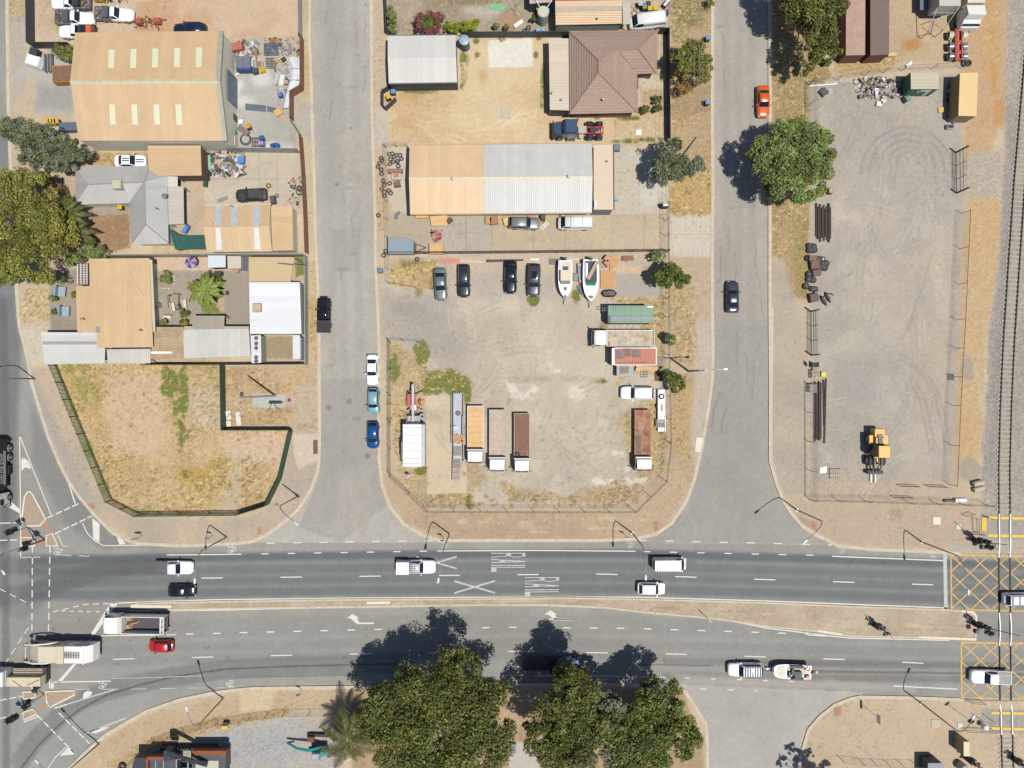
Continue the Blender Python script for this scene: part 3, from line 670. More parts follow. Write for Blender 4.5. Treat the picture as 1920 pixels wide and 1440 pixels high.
# ------------------------------------------------------------------ painted markings (parts of the road)
WPAINT=mat('road_paint_white',(232,230,220),.8,var=.1,scale=3,dirt=.22,dirtcol=(176,174,166),dscale=1.5)
WWORN=mat('road_paint_worn',(205,206,202),.8,var=.15,scale=3,dirt=.45,dirtcol=(150,150,146),dscale=2.)
YWORN=mat('road_paint_yellow_worn',(222,180,104),.8,var=.2,scale=2,dirt=.4,dirtcol=(160,150,130),dscale=1.2)
YSTRONG=mat('yellow_edge_paint',(246,200,66),.7,var=.08)
ZM=.02
def strip(b,pts,w,z=ZM):
 q=[P(x,y).xy for x,y in pts];n=len(q);vs=[]
 for i in range(n):
  t=(q[min(i+1,n-1)]-q[max(i-1,0)]).normalized();nn=Vector((-t.y,t.x))*(w/S/2)
  vs+=[(q[i].x+nn.x,q[i].y+nn.y,z),(q[i].x-nn.x,q[i].y-nn.y,z)]
 b.add(vs,[(2*i,2*i+1,2*i+3,2*i+2)for i in range(n-1)])
def line(pts,w,m=None,z=ZM):
 b=MB();strip(b,pts,w,z);return b.build('line_marking',m or WPAINT,ROAD)
def dashes(pts,on,off,w,m=None,start=0):
 """broken line along a polyline"""
 b=MB();P_=[Vector(p)for p in pts];L=[0]
 for i in range(len(P_)-1):L.append(L[-1]+(P_[i+1]-P_[i]).length)
 def at(s):
  for i in range(len(P_)-1):
   if s<=L[i+1]or i==len(P_)-2:return P_[i].lerp(P_[i+1],(s-L[i])/(L[i+1]-L[i]))
 s=start
 while s<L[-1]:
  e=min(s+on,L[-1]);strip(b,[at(s),at((s+e)/2),at(e)],w);s+=on+off
 return b.build('broken_line_marking',m or WPAINT,ROAD)
def pmark(poly,m=None,name='painted_marking',z=ZM):
 b=MB();q=[P(x,y)for x,y in poly]
 a=sum(q[i].x*q[(i+1)%len(q)].y-q[(i+1)%len(q)].x*q[i].y for i in range(len(q)))
 if a<0:q=q[::-1]
 b.add([(p.x,p.y,z)for p in q],[tuple(range(len(q)))]);return b.build(name,m or WPAINT,ROAD)
line([(313,1040.5),(380,1040),(453,1039)],2)
line([(820,1033),(1000,1032),(1192,1033.5)],2)
line([(1560,1043),(1768,1051)],2.2)
dashes([(490,1038.5),(820,1033)],13.5,36,2);dashes([(1205,1034),(1525,1041)],14,37,2)
dashes([(500,1018.5),(700,1015),(860,1013.5)],15,34.5,2);dashes([(1196,1013),(1420,1018),(1560,1022)],16,35,2)
dashes([(370,1084),(720,1080),(1120,1076),(1480,1088),(1770,1097)],40,108,2,start=8)
line([(220,1130.5),(400,1124.5),(650,1121.5),(880,1120),(1192,1119.5),(1440,1127),(1776,1140)],2.4)
pmark([(1768,1038),(1775,1038),(1777,1142),(1770,1142)],WWORN,'stop_line')
dashes([(298,1190),(420,1187),(700,1180),(960,1176),(1180,1178),(1440,1186),(1545,1190)],14.5,36,2.2)
line([(190,1192),(330,1190)],2)
dashes([(212,1236),(560,1228),(960,1221),(1260,1226),(1600,1237),(1800,1247)],40,108,2)
line([(1515,1190.5),(1556,1193)],2);line([(1675,1286),(1794,1292)],2.2)
line([(1000,1267),(1110,1267),(1248,1270)],2);line([(943,1266),(985,1266)],1.6)
dashes([(1284,1271),(1500,1278)],9,40,2);dashes([(1262,1290),(1420,1295)],12,39,2)
line([(1340,1158),(1440,1178),(1590,1196),(1780,1200.5)],2)
line([(960,1135.5),(1021,1135.5),(1128,1140)],1.8,WWORN);line([(244,1145),(400,1144),(560,1140),(800,1136.5)],2.2)
pmark([(207,1131),(222,1130),(176,1192),(168,1192)],WPAINT,'stop_line');pmark([(136,1246),(144,1244),(115,1279),(107,1279)],WPAINT,'stop_line')
line([(96,1279),(208,1277)],2.2);pmark([(95,1279),(101,1279),(101,1291),(95,1291)],WPAINT)
dashes([(61,1023),(60,1190)],13,8,2.2);dashes([(94,1023),(91,1192)],13,8,2.2);line([(92,1245),(93,1290)],2);line([(60,1283),(60,1292)],2)
dashes([(108,1040),(168,1043)],26,14,1.6,WWORN)
dashes([(100,1147),(160,1133),(215,1131)],11,8,1.8);dashes([(115,1145),(170,1147),(205,1147)],8,8,1.6);dashes([(54,1176),(10,1244)],14,9,1.6);dashes([(0,1104),(58,1134)],12,9,1.6)
line([(37,816),(38,900),(39,1000),(39,1045)],2);line([(37,816),(62,880),(96,965)],1.8);line([(39,1045),(76,1044.5)],1.8,WWORN)
pmark([(0,928),(6,928),(38,955),(38,963),(10,947),(0,944)],WPAINT,'stop_line')
pmark([(40,862),(44.5,858),(54,865),(59,879.5),(47,876),(40.5,883)],WPAINT,'direction_arrow')
dashes([(0,981),(36,980)],20,4,2);dashes([(0,1013),(38,1012)],14,5,2)
dashes([(89,971),(150,943)],13,4,2.4);dashes([(103,1001),(173,967)],13,4,2.4)
line([(127,900),(134,922),(141,944)],2.4);line([(108,1001),(118,1024),(127,1024)],1.6)
line([(155,981),(164,1000),(178,1014),(194,1023),(270,1022)],1.8);pmark([(173,971),(187,982),(186.5,1017),(175,1009)],WPAINT,'chevron_marking');pmark([(218,1004),(228,1009),(236,1020),(224,1021)],WPAINT,'chevron_marking')
dashes([(0,1313),(42,1305)],13,5,2);dashes([(0,1347),(42,1337)],12,5,2)
dashes([(70,1341),(144,1416)],13,5,2.4);dashes([(110,1336),(168,1394)],13,5,2.4);line([(44,1354),(71,1344)],2);line([(102,1328),(124,1321)],2.4)
line([(124,1321),(214,1293)],1.6);dashes([(138,1292),(240,1292),(420,1289)],30,24,1.4,WWORN)
pmark([(157,1299),(165,1295),(173,1297),(172,1303),(165,1307),(155,1311)],WPAINT,'direction_arrow')
pmark([(112,1417),(128,1401),(133,1403),(142,1414)],WPAINT,'chevron_marking');pmark([(166,1373),(182,1366),(205,1362),(196,1368),(180,1375)],WPAINT,'chevron_marking')
line([(90,1440),(104,1420),(125,1400)],1.6);line([(160,1376),(200,1360),(236,1346)],1.6);line([(210,1272),(300,1270),(380,1267)],1.2,WWORN)
def turn_arrow(x,y):
 pmark([(x,y),(x+11,y-8),(x+24,y),(x+19,y),(x+24,y+8),(x+51,y+8),(x+51,y+11),(x+20,y+11),(x+9,y+2),(x+7,y)],WPAINT,'direction_arrow')
turn_arrow(650,1159);turn_arrow(1021,1152)
line([(1030,1160.5),(1072,1160.5)],2.6)
def letters(dx,dy):
 b=MB()
 for pts,w in(([(921,1037.3),(985,1037.3)],1.6),([(979,1040),(985,1040)],6.5),([(978,1043),(972,1044.4),(964,1044.4),(957,1042.5)],1.5),([(949,1040.3),(957.5,1040.3)],5),([(950,1042.6),(936,1043.2),(921,1044.6)],1.5),([(921,1048.7),(950,1050.6),(985,1052.4)],1.6),([(921,1055),(950,1053.6),(985,1052.9)],1.6),([(937,1052.2),(947,1052.2)],4.4),([(921,1060.2),(985,1060)],1.8),([(921,1064.2),(985,1063.5)],1.6),([(921,1068),(931,1068)],8)):
  strip(b,[(x+dx,y+dy)for x,y in pts],w,ZM+random.uniform(0,.003))
 b.build('rail_lettering',WWORN,ROAD)
letters(0,0);letters(63.2,45.6)
for cx,cy in((818.5,1055),(890,1100.5)):
 b=MB();strip(b,[(cx-38,cy-11),(cx+38,cy+11)],3.2,ZM);strip(b,[(cx-38.5,cy+11.5),(cx+38,cy-11.5)],3.2,ZM+.003);b.build('rail_cross_marking',WWORN,ROAD)
def bike(x,y,s=1.,fl=1,m=None):
 b=MB()
 def ring(cx,cy,r):strip(b,[(cx+r*1.25*math.cos(2*math.pi*i/12),cy+r*.75*math.sin(2*math.pi*i/12))for i in range(13)],1.,ZM+random.uniform(0,.002))
 ring(x,y-6*s,4*s);ring(x,y+4*s,4*s)
 for pts in([(x,y-6*s),(x+fl*8*s,y-3*s),(x,y+4*s)],[(x+fl*8*s,y-3*s),(x+fl*9*s,y+3*s),(x,y+4*s)],[(x+fl*11*s,y-5*s),(x+fl*11*s,y-1*s)],[(x+fl*8*s,y-3*s),(x+fl*11*s,y-3*s)]):strip(b,pts,1.1,ZM+random.uniform(.002,.004))
 b.build('bicycle_symbol',m or WPAINT,ROAD)
bike(106,1033);bike(432,1030);bike(190,1285,.9,1);bike(434,1284,.9,-1)
for x,y in((832,1022),(1180,1022),(1577,1032),(1748,1040)):bike(x,y,.8,1,WWORN)
for y0,y1,x0 in((1040,1143,1782),(1204,1308,1801)):
 b=MB();x1=1990
 strip(b,[(x0,y0),(x1,y0+5)],4,ZM);strip(b,[(x0,y1),(x1,y1+4)],3,ZM+.001);strip(b,[(x0+1,y0+2),(x0+2,y1)],3,ZM+.002)
 h=y1-y0
 for k in range(-3,8):
  for sgn in(1,-1):
   a=(x0+k*38,y0)if sgn>0 else(x0+k*38,y1);e=(a[0]+h*1.08,y1 if sgn>0 else y0)
   dx=e[0]-a[0];dy=e[1]-a[1];t0=max(0,(x0-a[0])/dx);t1=min(1,(x1-a[0])/dx)
   if t1>t0:strip(b,[(a[0]+dx*t0,a[1]+dy*t0),(a[0]+dx*t1,a[1]+dy*t1)],2.4,ZM+.003+.0006*(k+3)+(.0003 if sgn>0 else 0))
 b.build('hatched_box_marking',YWORN,ROAD)
PATH=MB()
for y0,y1 in((964.5,1009),(1330,1370)):
 for y in(y0+3,y1-8):PATH.prism([P(1851 if y0<1200 else 1857,y).xy,P(1990,y+3).xy,P(1990,y+8).xy,P(1851 if y0<1200 else 1857,y+5).xy],LAND+.03,LAND+.06)
struct(PATH.build('footpath_edge_line',YSTRONG))
b=MB();b.prism([P(1839,970).xy,P(1848,970).xy,P(1848,995).xy,P(1839,995).xy],LAND+.03,LAND+.06)
struct(b.build('tactile_paving',mat('yellow_tactile',(246,204,70),.8,var=.06)))
# ------------------------------------------------------------------ railway
def trackc(y):
 pts=[(-70,1946),(0,1938),(60,1934),(340,1910),(500,1899),(640,1890),(760,1884.5),(880,1881.5),(1000,1882.5),(1200,1884),(1310,1885),(1440,1888),(1510,1889)]
 for(y0,x0),(y1,x1)in zip(pts,pts[1:]):
  if y<=y1:return x0+(x1-x0)*(y-y0)/(y1-y0)
 return pts[-1][1]
RAILM=mat('rail_steel',(84,84,94),.35,.3,var=.1);RAILB=mat('rail_polished_glint',(250,250,252),.4,0,var=.03,k=1.3);RAILSIDE=mat('rail_web_rust',(66,58,58),.7)  # white reflection painted on the crossing rails, foot shadow put into the darker rails
SLEEPER=mat('concrete_sleeper',(188,176,158),.9,var=.18,scale=2,dirt=.3,dirtcol=(150,136,120))
tr=thing('railway_track','single railway track on grey ballast crossing the dual carriageway','railway track',P(trackc(720),720,LAND))
for sgn in(-1,1):
 for y0,y1,mm,wd in((-60,963,RAILM,.045),(963,1376,RAILB,.06),(1376,1500,RAILM,.045)):
  b=MB();rings=[];n_=max(2,int((y1-y0)/20))
  for k in range(n_+1):
   y=y0+(y1-y0)*k/n_;c=P(trackc(y)+sgn*10.4,y);zt=LAND+.2 if mm is RAILM else(.05 if 1030<y<1150 or 1200<y<1315 else LAND+.12)
   rings.append([(c.x-wd,c.y,.05),(c.x-wd,c.y,zt),(c.x+wd,c.y,zt),(c.x+wd,c.y,.05)])
  b.loft(rings);b.build('rail',mm,tr,world=True)
 b=MB();rings=[]
 for y in range(-60,1500,20):
  c=P(trackc(y)+sgn*10.4,y);zt=LAND+.1 if not 955<y<1385 else.04
  rings.append([(c.x-.10,c.y,.02),(c.x-.10,c.y,zt),(c.x+.10,c.y,zt),(c.x+.10,c.y,.02)])
 b.loft(rings);b.build('rail_foot',RAILSIDE,tr,world=True)
b=MB();y=-60.
while y<1500:
 if not(958<y<1380):
  c=P(trackc(y),y);jx=random.uniform(-.03,.03);t=(trackc(y+5)-trackc(y-5))/10
  M=Matrix.Translation((c.x+jx,c.y,0))@Matrix.Rotation(math.atan(t),4,'Z')
  b.box(-1.22,1.22,-.13,.13,.02,LAND+.075,M,.02)
 y+=8.6
o=b.build('sleepers',SLEEPER,tr,world=True);o['kind']='stuff'
for y0,y1 in((964,1012),(1038,1147),(1202,1312),(1330,1374)):
 b=MB()
 for dx0,dx1 in((-12.8,-11.5),(-9.3,-8.),(8.,9.3),(11.5,12.8)):
  b.prism([P(trackc(y0)+dx0,y0).xy,P(trackc(y0)+dx1,y0).xy,P(trackc(y1)+dx1,y1).xy,P(trackc(y1)+dx0,y1).xy],-.02,LAND+.06 if y0 in(964,1330)else.03)
 b.build('crossing_panel',mat('crossing_panel',(140,138,134),.9,var=.12,dirt=.2,dirtcol=(130,126,120)),tr,world=True)
# ------------------------------------------------------------------ vehicles (local frame: x forward, y left, z up)
CACHE={}
STY=dict(sedan=dict(H=1.45,belt=.92,hood=.74,deck=.98,ws=.19,rf=.05,rr=-.19,rb=-.35),hatch=dict(H=1.5,belt=.95,hood=.76,deck=1.0,ws=.25,rf=.11,rr=-.34,rb=-.46),suv=dict(H=1.72,belt=1.08,hood=.9,deck=1.08,ws=.21,rf=.10,rr=-.39,rb=-.475),wagon=dict(H=1.5,belt=.94,hood=.76,deck=1.0,ws=.20,rf=.06,rr=-.39,rb=-.475),dualcab=dict(H=1.8,belt=1.1,hood=.98,deck=.95,ws=.19,rf=.10,rr=-.10,rb=-.14,bed=-.15),singlecab=dict(H=1.75,belt=1.05,hood=.92,deck=.80,ws=.16,rf=.07,rr=-.03,rb=-.06,bed=-.07),van=dict(H=2.0,belt=1.1,hood=.95,deck=1.2,ws=.42,rf=.29,rr=-.475,rb=-.495),)
def car_meshes(style,L,W):
 k=(style,round(L,2),round(W,2))
 if k in CACHE:return CACHE[k]
 s=STY[style];H=s['H'];hw=W/2;out={}
 b=MB();rings=[]
 st=[(-.5,.80),(-.485,.90),(-.44,.96),(-.36,.99),(-.25,1),(-.1,1),(.1,1),(.25,1),(.36,.985),(.43,.94),(.475,.84),(.495,.70)]
 endx=s.get('bed',-.5)
 if 'bed' in s:st=[(endx,.98),(endx+.02,1)]+[q for q in st if q[0]>endx+.05]
 for f,wf in st:
  x=f*L;w=hw*wf
  if f<=s['rb']:zt=s['deck']-max(0,(-.44-f))*2.2
  elif f<s['ws']:zt=s['belt']if style!='sedan' or f>s['rb']+.05 else s['deck']
  else:
   t=(f-s['ws'])/(.5-s['ws']);zt=s['belt']*(1-t)+s['hood']*t-max(0,f-.44)*2.4
  lo=.24 if abs(f)<.46 else.34
  rings.append([(x,-w*.90,lo),(x,-w,.48),(x,-w*.985,zt-.16),(x,-w*.86,zt-.015),(x,-w*.45,zt+.025),(x,0,zt+.035),(x,w*.45,zt+.025),(x,w*.86,zt-.015),(x,w*.985,zt-.16),(x,w,.48),(x,w*.90,lo)])
 b.loft(rings)
 bt=s['belt']-.02;wb=hw*.90;wt=hw*.74 if style not in('van','suv')else hw*.80
 zr=H-.06
 def cab(x,wbb,wtt,zb,zt):return[(x,-wbb,zb),(x,-wtt,zt),(x,-wtt*.55,zt+.04),(x,0,zt+.055),(x,wtt*.55,zt+.04),(x,wtt,zt),(x,wbb,zb)]
 xs_=[s['rb']*L,s['rr']*L,(s['rr']*.5+s['rf']*.5)*L,s['rf']*L,s['ws']*L]
 dk=s['deck']-.03 if style in('sedan',)else bt
 b.loft([cab(xs_[0],wb*.92,wb*.86,dk-.02,dk),cab(xs_[1],wb,wt*.97,bt,zr-.02),cab(xs_[2],wb,wt,bt,zr),cab(xs_[3],wb,wt*.96,bt,zr-.03),cab(xs_[4],wb*.96,wb*.90,bt-.02,bt)])
 out['body']=b.mesh('body',True)
 def pane(a0,a1,w0,w1,z0,z1,off):
  p=MB();d=Vector((a1-a0,0,z1-z0)).normalized();n=Vector((-d.z,0,d.x));n=n if n.z>0 else-n
  rows=[]
  for t in(0,.5,1):
   w=w0*(1-t)+w1*t;x=a0*(1-t)+a1*t;z=z0*(1-t)+z1*t
   rows.append([Vector((x,y*w,z))+n*(off+.05*(1-abs(y))*(1 if t<1 else.9))for y in(-1,-.55,0,.55,1)])
  p.loft(rows,caps=False,closed=False);return p
 lp=lambda a,c,t:a+(c-a)*t
 out['windscreen']=pane(lp(xs_[4],xs_[3],.06),lp(xs_[4],xs_[3],.93),wb*.86,wt*.90,lp(bt,zr,.06),lp(bt,zr,.93),.012).mesh('windscreen',True)
 out['rear_window']=pane(lp(xs_[0],xs_[1],.12),lp(xs_[0],xs_[1],.92),wb*.80,wt*.86,lp(dk,zr,.12),lp(dk,zr,.92),.012).mesh('rear_window',True)
 for sg,nm in((-1,'sr'),(1,'sl')):
  p=MB();t0,t1=.14,.86
  yb=lp(wb,wt,t0)+.014;yt=lp(wb,wt,t1)+.014
  back=s['rr']if style!='van' else s['rf']-.16
  bb=s['rb']+.03 if style!='van' else back
  p.quad(((s['ws']-.045)*L,sg*yb,lp(bt,zr,t0)),((s['rf']+.005)*L,sg*yt,lp(bt,zr,t1)),((back+.01)*L,sg*yt,lp(bt,zr,t1)),((lp(bb,back,t0)+.02)*L,sg*yb,lp(bt,zr,t0)))
  out[nm]=p.mesh('side_window')
 r=.33 if style in('sedan','hatch','wagon')else.38
 for i,(f,sg)in enumerate(((.31,1),(.31,-1),(-.29,1),(-.29,-1))):
  p=MB();y0,y1=sorted((sg*(hw-.2),sg*(hw+.015)));p.ycyl(f*L,r,y0,y1,r);out['w%d'%i]=p.mesh('wheel',True)
  p=MB();y0,y1=sorted((sg*(hw-.02),sg*(hw+.03)));p.ycyl(f*L,r,y0,y1,r*.62);out['r%d'%i]=p.mesh('rim')
 for i,sg in enumerate((1,-1)):
  p=MB();p.box((s['ws']-.06)*L-.08,(s['ws']-.06)*L+.1,sg*(hw+.09)-.11,sg*(hw+.09)+.11,bt-.02,bt+.14,None,.03);out['m%d'%i]=p.mesh('wing_mirror')
  p=MB();p.box(.445*L,.487*L,sg*hw*.66-.16,sg*hw*.66+.14,s['hood']-.22,s['hood']-.05,None,.03);out['h%d'%i]=p.mesh('headlight')
  p=MB()
  if 'bed' not in s:p.box(-.497*L,-.46*L,sg*hw*.72-.12,sg*hw*.72+.12,s['deck']-.26,s['deck']-.07,None,.02)
  else:p.box(-.5*L,-.485*L,sg*hw*.82-.09,sg*hw*.82+.09,.62,.85)
  out['t%d'%i]=p.mesh('tail_light')
 if 'bed' in s:
  x0,x1=-.5*L,(endx-.012)*L;tw=hw*(.97 if style=='dualcab' else 1.0)
  p=MB();zf=.72 if style=='dualcab' else.82;zs=1.08 if style=='dualcab' else 1.05
  p.box(x0,x1,-tw,tw,.42,zf);p.box(x0,x1,-tw,-tw+.07,zf,zs);p.box(x0,x1,tw-.07,tw,zf,zs);p.box(x0,x0+.06,-tw+.07,tw-.07,zf,zs);p.box(x1-.06,x1,-tw+.07,tw-.07,zf,zs+.02)
  out['tray']=p.mesh('tray')
 CACHE[k]=out
 return out
HEAD={'E':0,'N':90,'W':180,'S':-90}
def car(label,px,py,head,style,L,W,pm,cat='car',group=None,name='parked_car',ang=0.,traym=None,extra=None,glass=None):
 z=gz(px,py);H=STY[style]['H']
 c=P(px,py,z+H*.55);rot=R((HEAD[head]if isinstance(head,str)else head)+ang)
 t=thing(name,label,cat,(c.x,c.y,z),rot,group);m=car_meshes(style,L,W);g=glass or GLASS
 mk(m['body'],'body',pm,t);mk(m['windscreen'],'windscreen',g,t);mk(m['rear_window'],'rear_window',g,t)
 mk(m['sl'],'side_window',g,t);mk(m['sr'],'side_window',g,t)
 for i in range(4):
  w=mk(m['w%d'%i],'wheel',RUBBER,t);mk(m['r%d'%i],'rim',RIM,w)
 for i in range(2):
  mk(m['m%d'%i],'wing_mirror',pm,t);mk(m['h%d'%i],'headlight',LENS_W,t);mk(m['t%d'%i],'tail_light',LENS_R,t)
 if 'tray' in m:mk(m['tray'],'tray',traym or pm,t)
 if extra:extra(t,L,W,H)
 return t
WHITE=paint('white',(248,250,254),k=1.25);WHITE2=paint('white_dusty',(238,238,236),dirt=.08,rough=.4,k=1.15)
SILVER=paint('silver',(176,180,182),.3,.5);PBLUE=paint('pale_blue',(150,196,204),.3,.2);BLUE=paint('blue',(20,92,156),.25,.2)
BLACKP=paint('black',(26,28,34),.22);DARKP=paint('dark_grey',(62,64,70),.28,.3);CHAR=paint('charcoal',(48,48,56),.28,.3)
GUN=paint('gunmetal',(96,94,104),.3,.4);ORANGE=paint('orange',(232,104,26),.3);RED=paint('red',(206,34,40),.3);SLATE=paint('slate',(82,86,98),.28,.4);GREENSIL=paint('green_silver',(136,150,146),.3,.4)
def rack(n,mname=None,x0=-.36,x1=.06,m=None,w=.34):
 def f(t,L,W,H):
  b=MB()
  for sg in(-1,1):b.box(x0*L,x1*L,sg*W*w-.025,sg*W*w+.025,H+.06,H+.11)
  for i in range(n):
   x=(x0+(x1-x0)*i/(n-1))*L;b.box(x-.04,x+.04,-W*w+.03,W*w-.03,H+.075,H+.105)
  b.build('roof_rack',m or BLACK,t)
 return f
def tonneau(m,hi=1.1):
 def f(t,L,W,H):
  b=MB();b.box(-.5*L-.005,-.158*L,-W*.49,W*.49,hi-.02,hi+.05,None,.02);b.build('tray_cover',m,t)
 return f
def sunroof(t,L,W,H):
 b=MB();b.box(-.24*L,-.02*L,-W*.22,W*.22,H-.03,H+.012);b.build('sunroof',GLASS,t)
def blackroof(t,L,W,H):
 b=MB();b.box(-.30*L,.04*L,-W*.34,W*.34,H-.05,H+.012,None,.03);b.build('roof_panel',DGREY,t)
car('white dual cab ute with charcoal tray cover driving behind a black hatchback',325.6,1065,'E','dualcab',5.4,1.9,WHITE,'ute',name='dual_cab_ute',extra=tonneau(mat('tray_cover_grey',(104,100,104),.6)))
car('small black hatchback on the dual carriageway beside a white ute',341,1108,'E','hatch',3.9,1.72,BLACKP,name='hatchback')
def canopyute(t,L,W,H):
 b=MB();b.box(-.5*L+.02,-.155*L,-W*.47,W*.47,1.0,1.75,None,.05);c=b.build('tray_canopy',WHITE,t)
 for x in(-.42,-.22):b=MB();b.box(x*L-.02,x*L+.02,-W*.45,W*.45,1.752,1.768);b.build('canopy_seam',DGREY,c)
 rack(7,x0=-.12,x1=.11,m=mat('alloy_rack',(200,200,205),.4,.4))(t,L,W,H)
 b=MB()
 for i in range(5):b.box(-.11*L,.09*L,-W*.3+i*W*.15-.06,-W*.3+i*W*.15+.06,H+.035,H+.07)
 b.build('rack_mat',mat('rack_slat_brown',(110,84,80),.7),t)
car('white dual cab ute with box canopy and slatted roof rack over painted X',780,1063.5,'E','dualcab',5.6,1.95,WHITE,'ute',name='dual_cab_ute',extra=canopyute)
def vanrack(t,L,W,H):
 b=MB()
 for i in range(10):b.box(-.47*L+i*.078*L,-.47*L+i*.078*L+.22,-W*.40,W*.40,H+.05,H+.085)
 b.build('roof_slats',WHITE,t)
 b=MB()
 for sg in(-1,1):b.box(-.48*L,.26*L,sg*W*.37-.03,sg*W*.37+.03,H-.02,H+.05)
 b.build('roof_rail',DGREY,t)
car('white van with slatted roof rack driving on the dual carriageway',1256,1058,'E','van',4.8,1.8,WHITE2,'van',name='delivery_van',extra=vanrack)
car('white hatchback with tinted glass beside the median kerb',1221.5,1104,'E','hatch',3.95,1.74,WHITE,name='hatchback',ang=-1)
car('white four wheel drive with dark windows crossing the railway rails',1914,1124,'E','suv',4.7,1.85,WHITE,name='four_wheel_drive',extra=rack(3))
car('small red hatchback beside white tipper truck',301,1212,'W','hatch',3.55,1.66,RED,name='hatchback')
car('white four wheel drive with black slatted roof rack towing a boat',1398.5,1256.5,'W','suv',5.0,1.92,WHITE,name='four_wheel_drive',extra=lambda t,L,W,H:(rack(8,x0=-.43,x1=.06,m=mat('rack_navy',(70,80,104),.6),w=.40)(t,L,W,H)))
def uteback(t,L,W,H):
 b=MB();b.box(-.5*L+.03,-.16*L,-W*.45,W*.45,.98,1.16,None,.12);b.build('tray_cover',mat('grey_tarp',(172,170,160),.8,var=.2),t)
car('white ute with grey tarpaulin over its tray on the yellow hatching',1859,1270.5,'W','dualcab',5.7,1.95,WHITE,'ute',name='dual_cab_ute',ang=-2,extra=uteback)
car('black dual cab ute parked at the dry grass edge of the side street',606.5,589.5,'N','dualcab',5.2,1.95,BLACKP,'ute',name='dual_cab_ute',extra=tonneau(mat('black_liner',(40,40,44),.7),1.06))
KP='cars parked in a row along the side street kerb'
car('white sedan parked at the kerb ahead of a pale blue hatchback',698,693.5,'S','sedan',4.35,1.72,WHITE,group=KP)
car('pale blue hatchback parked between white sedan and bright blue hatchback',700,752,'S','hatch',3.75,1.68,PBLUE,group=KP)
car('bright blue hatchback parked last in the kerbside row',699,816,'S','hatch',3.85,1.7,BLUE,group=KP)
car('bright orange sedan on the wide side street near the leafy tree',1431.5,190,'S','sedan',4.5,1.8,ORANGE,name='sedan')
car('dark slate sedan driving up the wide side street',1374,556,'N','sedan',4.6,1.8,SLATE,name='sedan')
YP='cars parked in a row in the dirt yard'
car('silver sedan parked beside the dry grass corner of the yard',825.5,533,'S','sedan',4.7,1.8,GREENSIL,group=YP,ang=3)
car('dark grey wagon with roof rails parked next to silver sedan',869.5,526.5,'S','wagon',4.75,1.8,DARKP,group=YP,extra=rack(2,x0=-.36,x1=.02))
car('black sedan parked between dark grey wagon and sunroof SUV',957,519.5,'S','sedan',4.75,1.82,BLACKP,group=YP,ang=-1)
car('gunmetal SUV with open black sunroof parked beside a boat',1001,525,'S','suv',4.75,1.85,GUN,group=YP,extra=sunroof,ang=-2)
car('silver wagon parked against the workshop front',983,418,'E','wagon',4.5,1.75,SILVER,ang=-2)
def vanline(t,L,W,H):
 b=MB()
 for x in(-.2,.14):b.box(x*L-.02,x*L+.02,-W*.38,W*.38,H-.02,H+.03)
 b.build('roof_bar',DGREY,t)
car('white van parked beside the workshop office',1078.5,417.5,'W','van',4.9,1.85,WHITE2,'van',name='parked_van',extra=vanline)
car('white four wheel drive parked in the yard facing the open dirt',1195.5,737,'W','suv',4.8,1.88,WHITE,name='four_wheel_drive',ang=-1)
MATTE=mat('burnt_paint',(62,64,64),.6,.1,var=.25,scale=3,dirt=.2,dirtcol=(120,112,100))
car('stripped matt black car hulk on concrete behind the tan roofed garage',470.5,365,'W','sedan',4.5,1.8,MATTE,name='car_wreck',extra=blackroof,ang=3,glass=mat('missing_glass',(70,74,74),.6))
def stripes(t,L,W,H):
 b=MB()
 for y in(-.16,.16):
  b.box(-.17*L,.05*L,y-.08,y+.08,H-.02,H+.008)
  rows=[[Vector((x*L,y+e,z))for e in(-.08,.08)]for x,z in((.21,.925),(.3,.88),(.4,.82),(.455,.755))]
  b.add([p+Vector((0,0,.03))for r in rows for p in r],[(0,1,3,2),(2,3,5,4),(4,5,7,6)])
 b.build('bonnet_stripe',mat('stripe_blue_grey',(70,84,110),.4),t)
car('white sports coupe with twin bonnet stripes beside the big shed',243.5,301.5,'E','sedan',4.4,1.78,WHITE,name='sports_coupe',extra=stripes)
GT=mat('grey_ute_tray',(150,152,150),.6,.2,var=.2,scale=4)
UT='white tray utes parked behind the big shed'
def toolbox(c=(92,96,104),junk=True):
 def f(t,L,W,H):
  b=MB();b.box(-.27*L,-.1*L,-W*.45,W*.45,.84,1.5,None,.03);b.build('toolbox',mat('toolbox_%d'%c[0],c,.5),t)
  if junk:
   b=MB();rr=random.Random(int(L*100)+c[0])
   for i in range(14):
    x=rr.uniform(-.46,-.3)*L;y=rr.uniform(-.38,.38)*W;a=rr.uniform(0,3);M=Matrix.Translation((x,y,.86+rr.random()*.2))@Matrix.Rotation(a,4,'Z');l=rr.uniform(.15,.45)
    b.box(-l,l,-.05,.05,0,rr.uniform(.05,.2),M)
   b.build('load',mat('ute_load',(120,96,84),.8,var=.5,scale=6),t)
 return f
car('white single cab ute at the photo edge with an empty grey tray',131,3,'W','singlecab',5.6,1.9,WHITE,'ute',UT,'tray_ute',traym=GT,extra=toolbox((60,60,64)))
car('white single cab ute with dark toolbox and scrap in its tray',139,33,'E','singlecab',5.5,1.85,WHITE,'ute',UT,'tray_ute',traym=GT,extra=toolbox(),ang=-2)
car('white single cab ute with black bumper beside red farm implement',213,25.5,'E','singlecab',5.5,1.85,WHITE,'ute',UT,'tray_ute',traym=GT,extra=toolbox((96,100,110)),ang=-3)
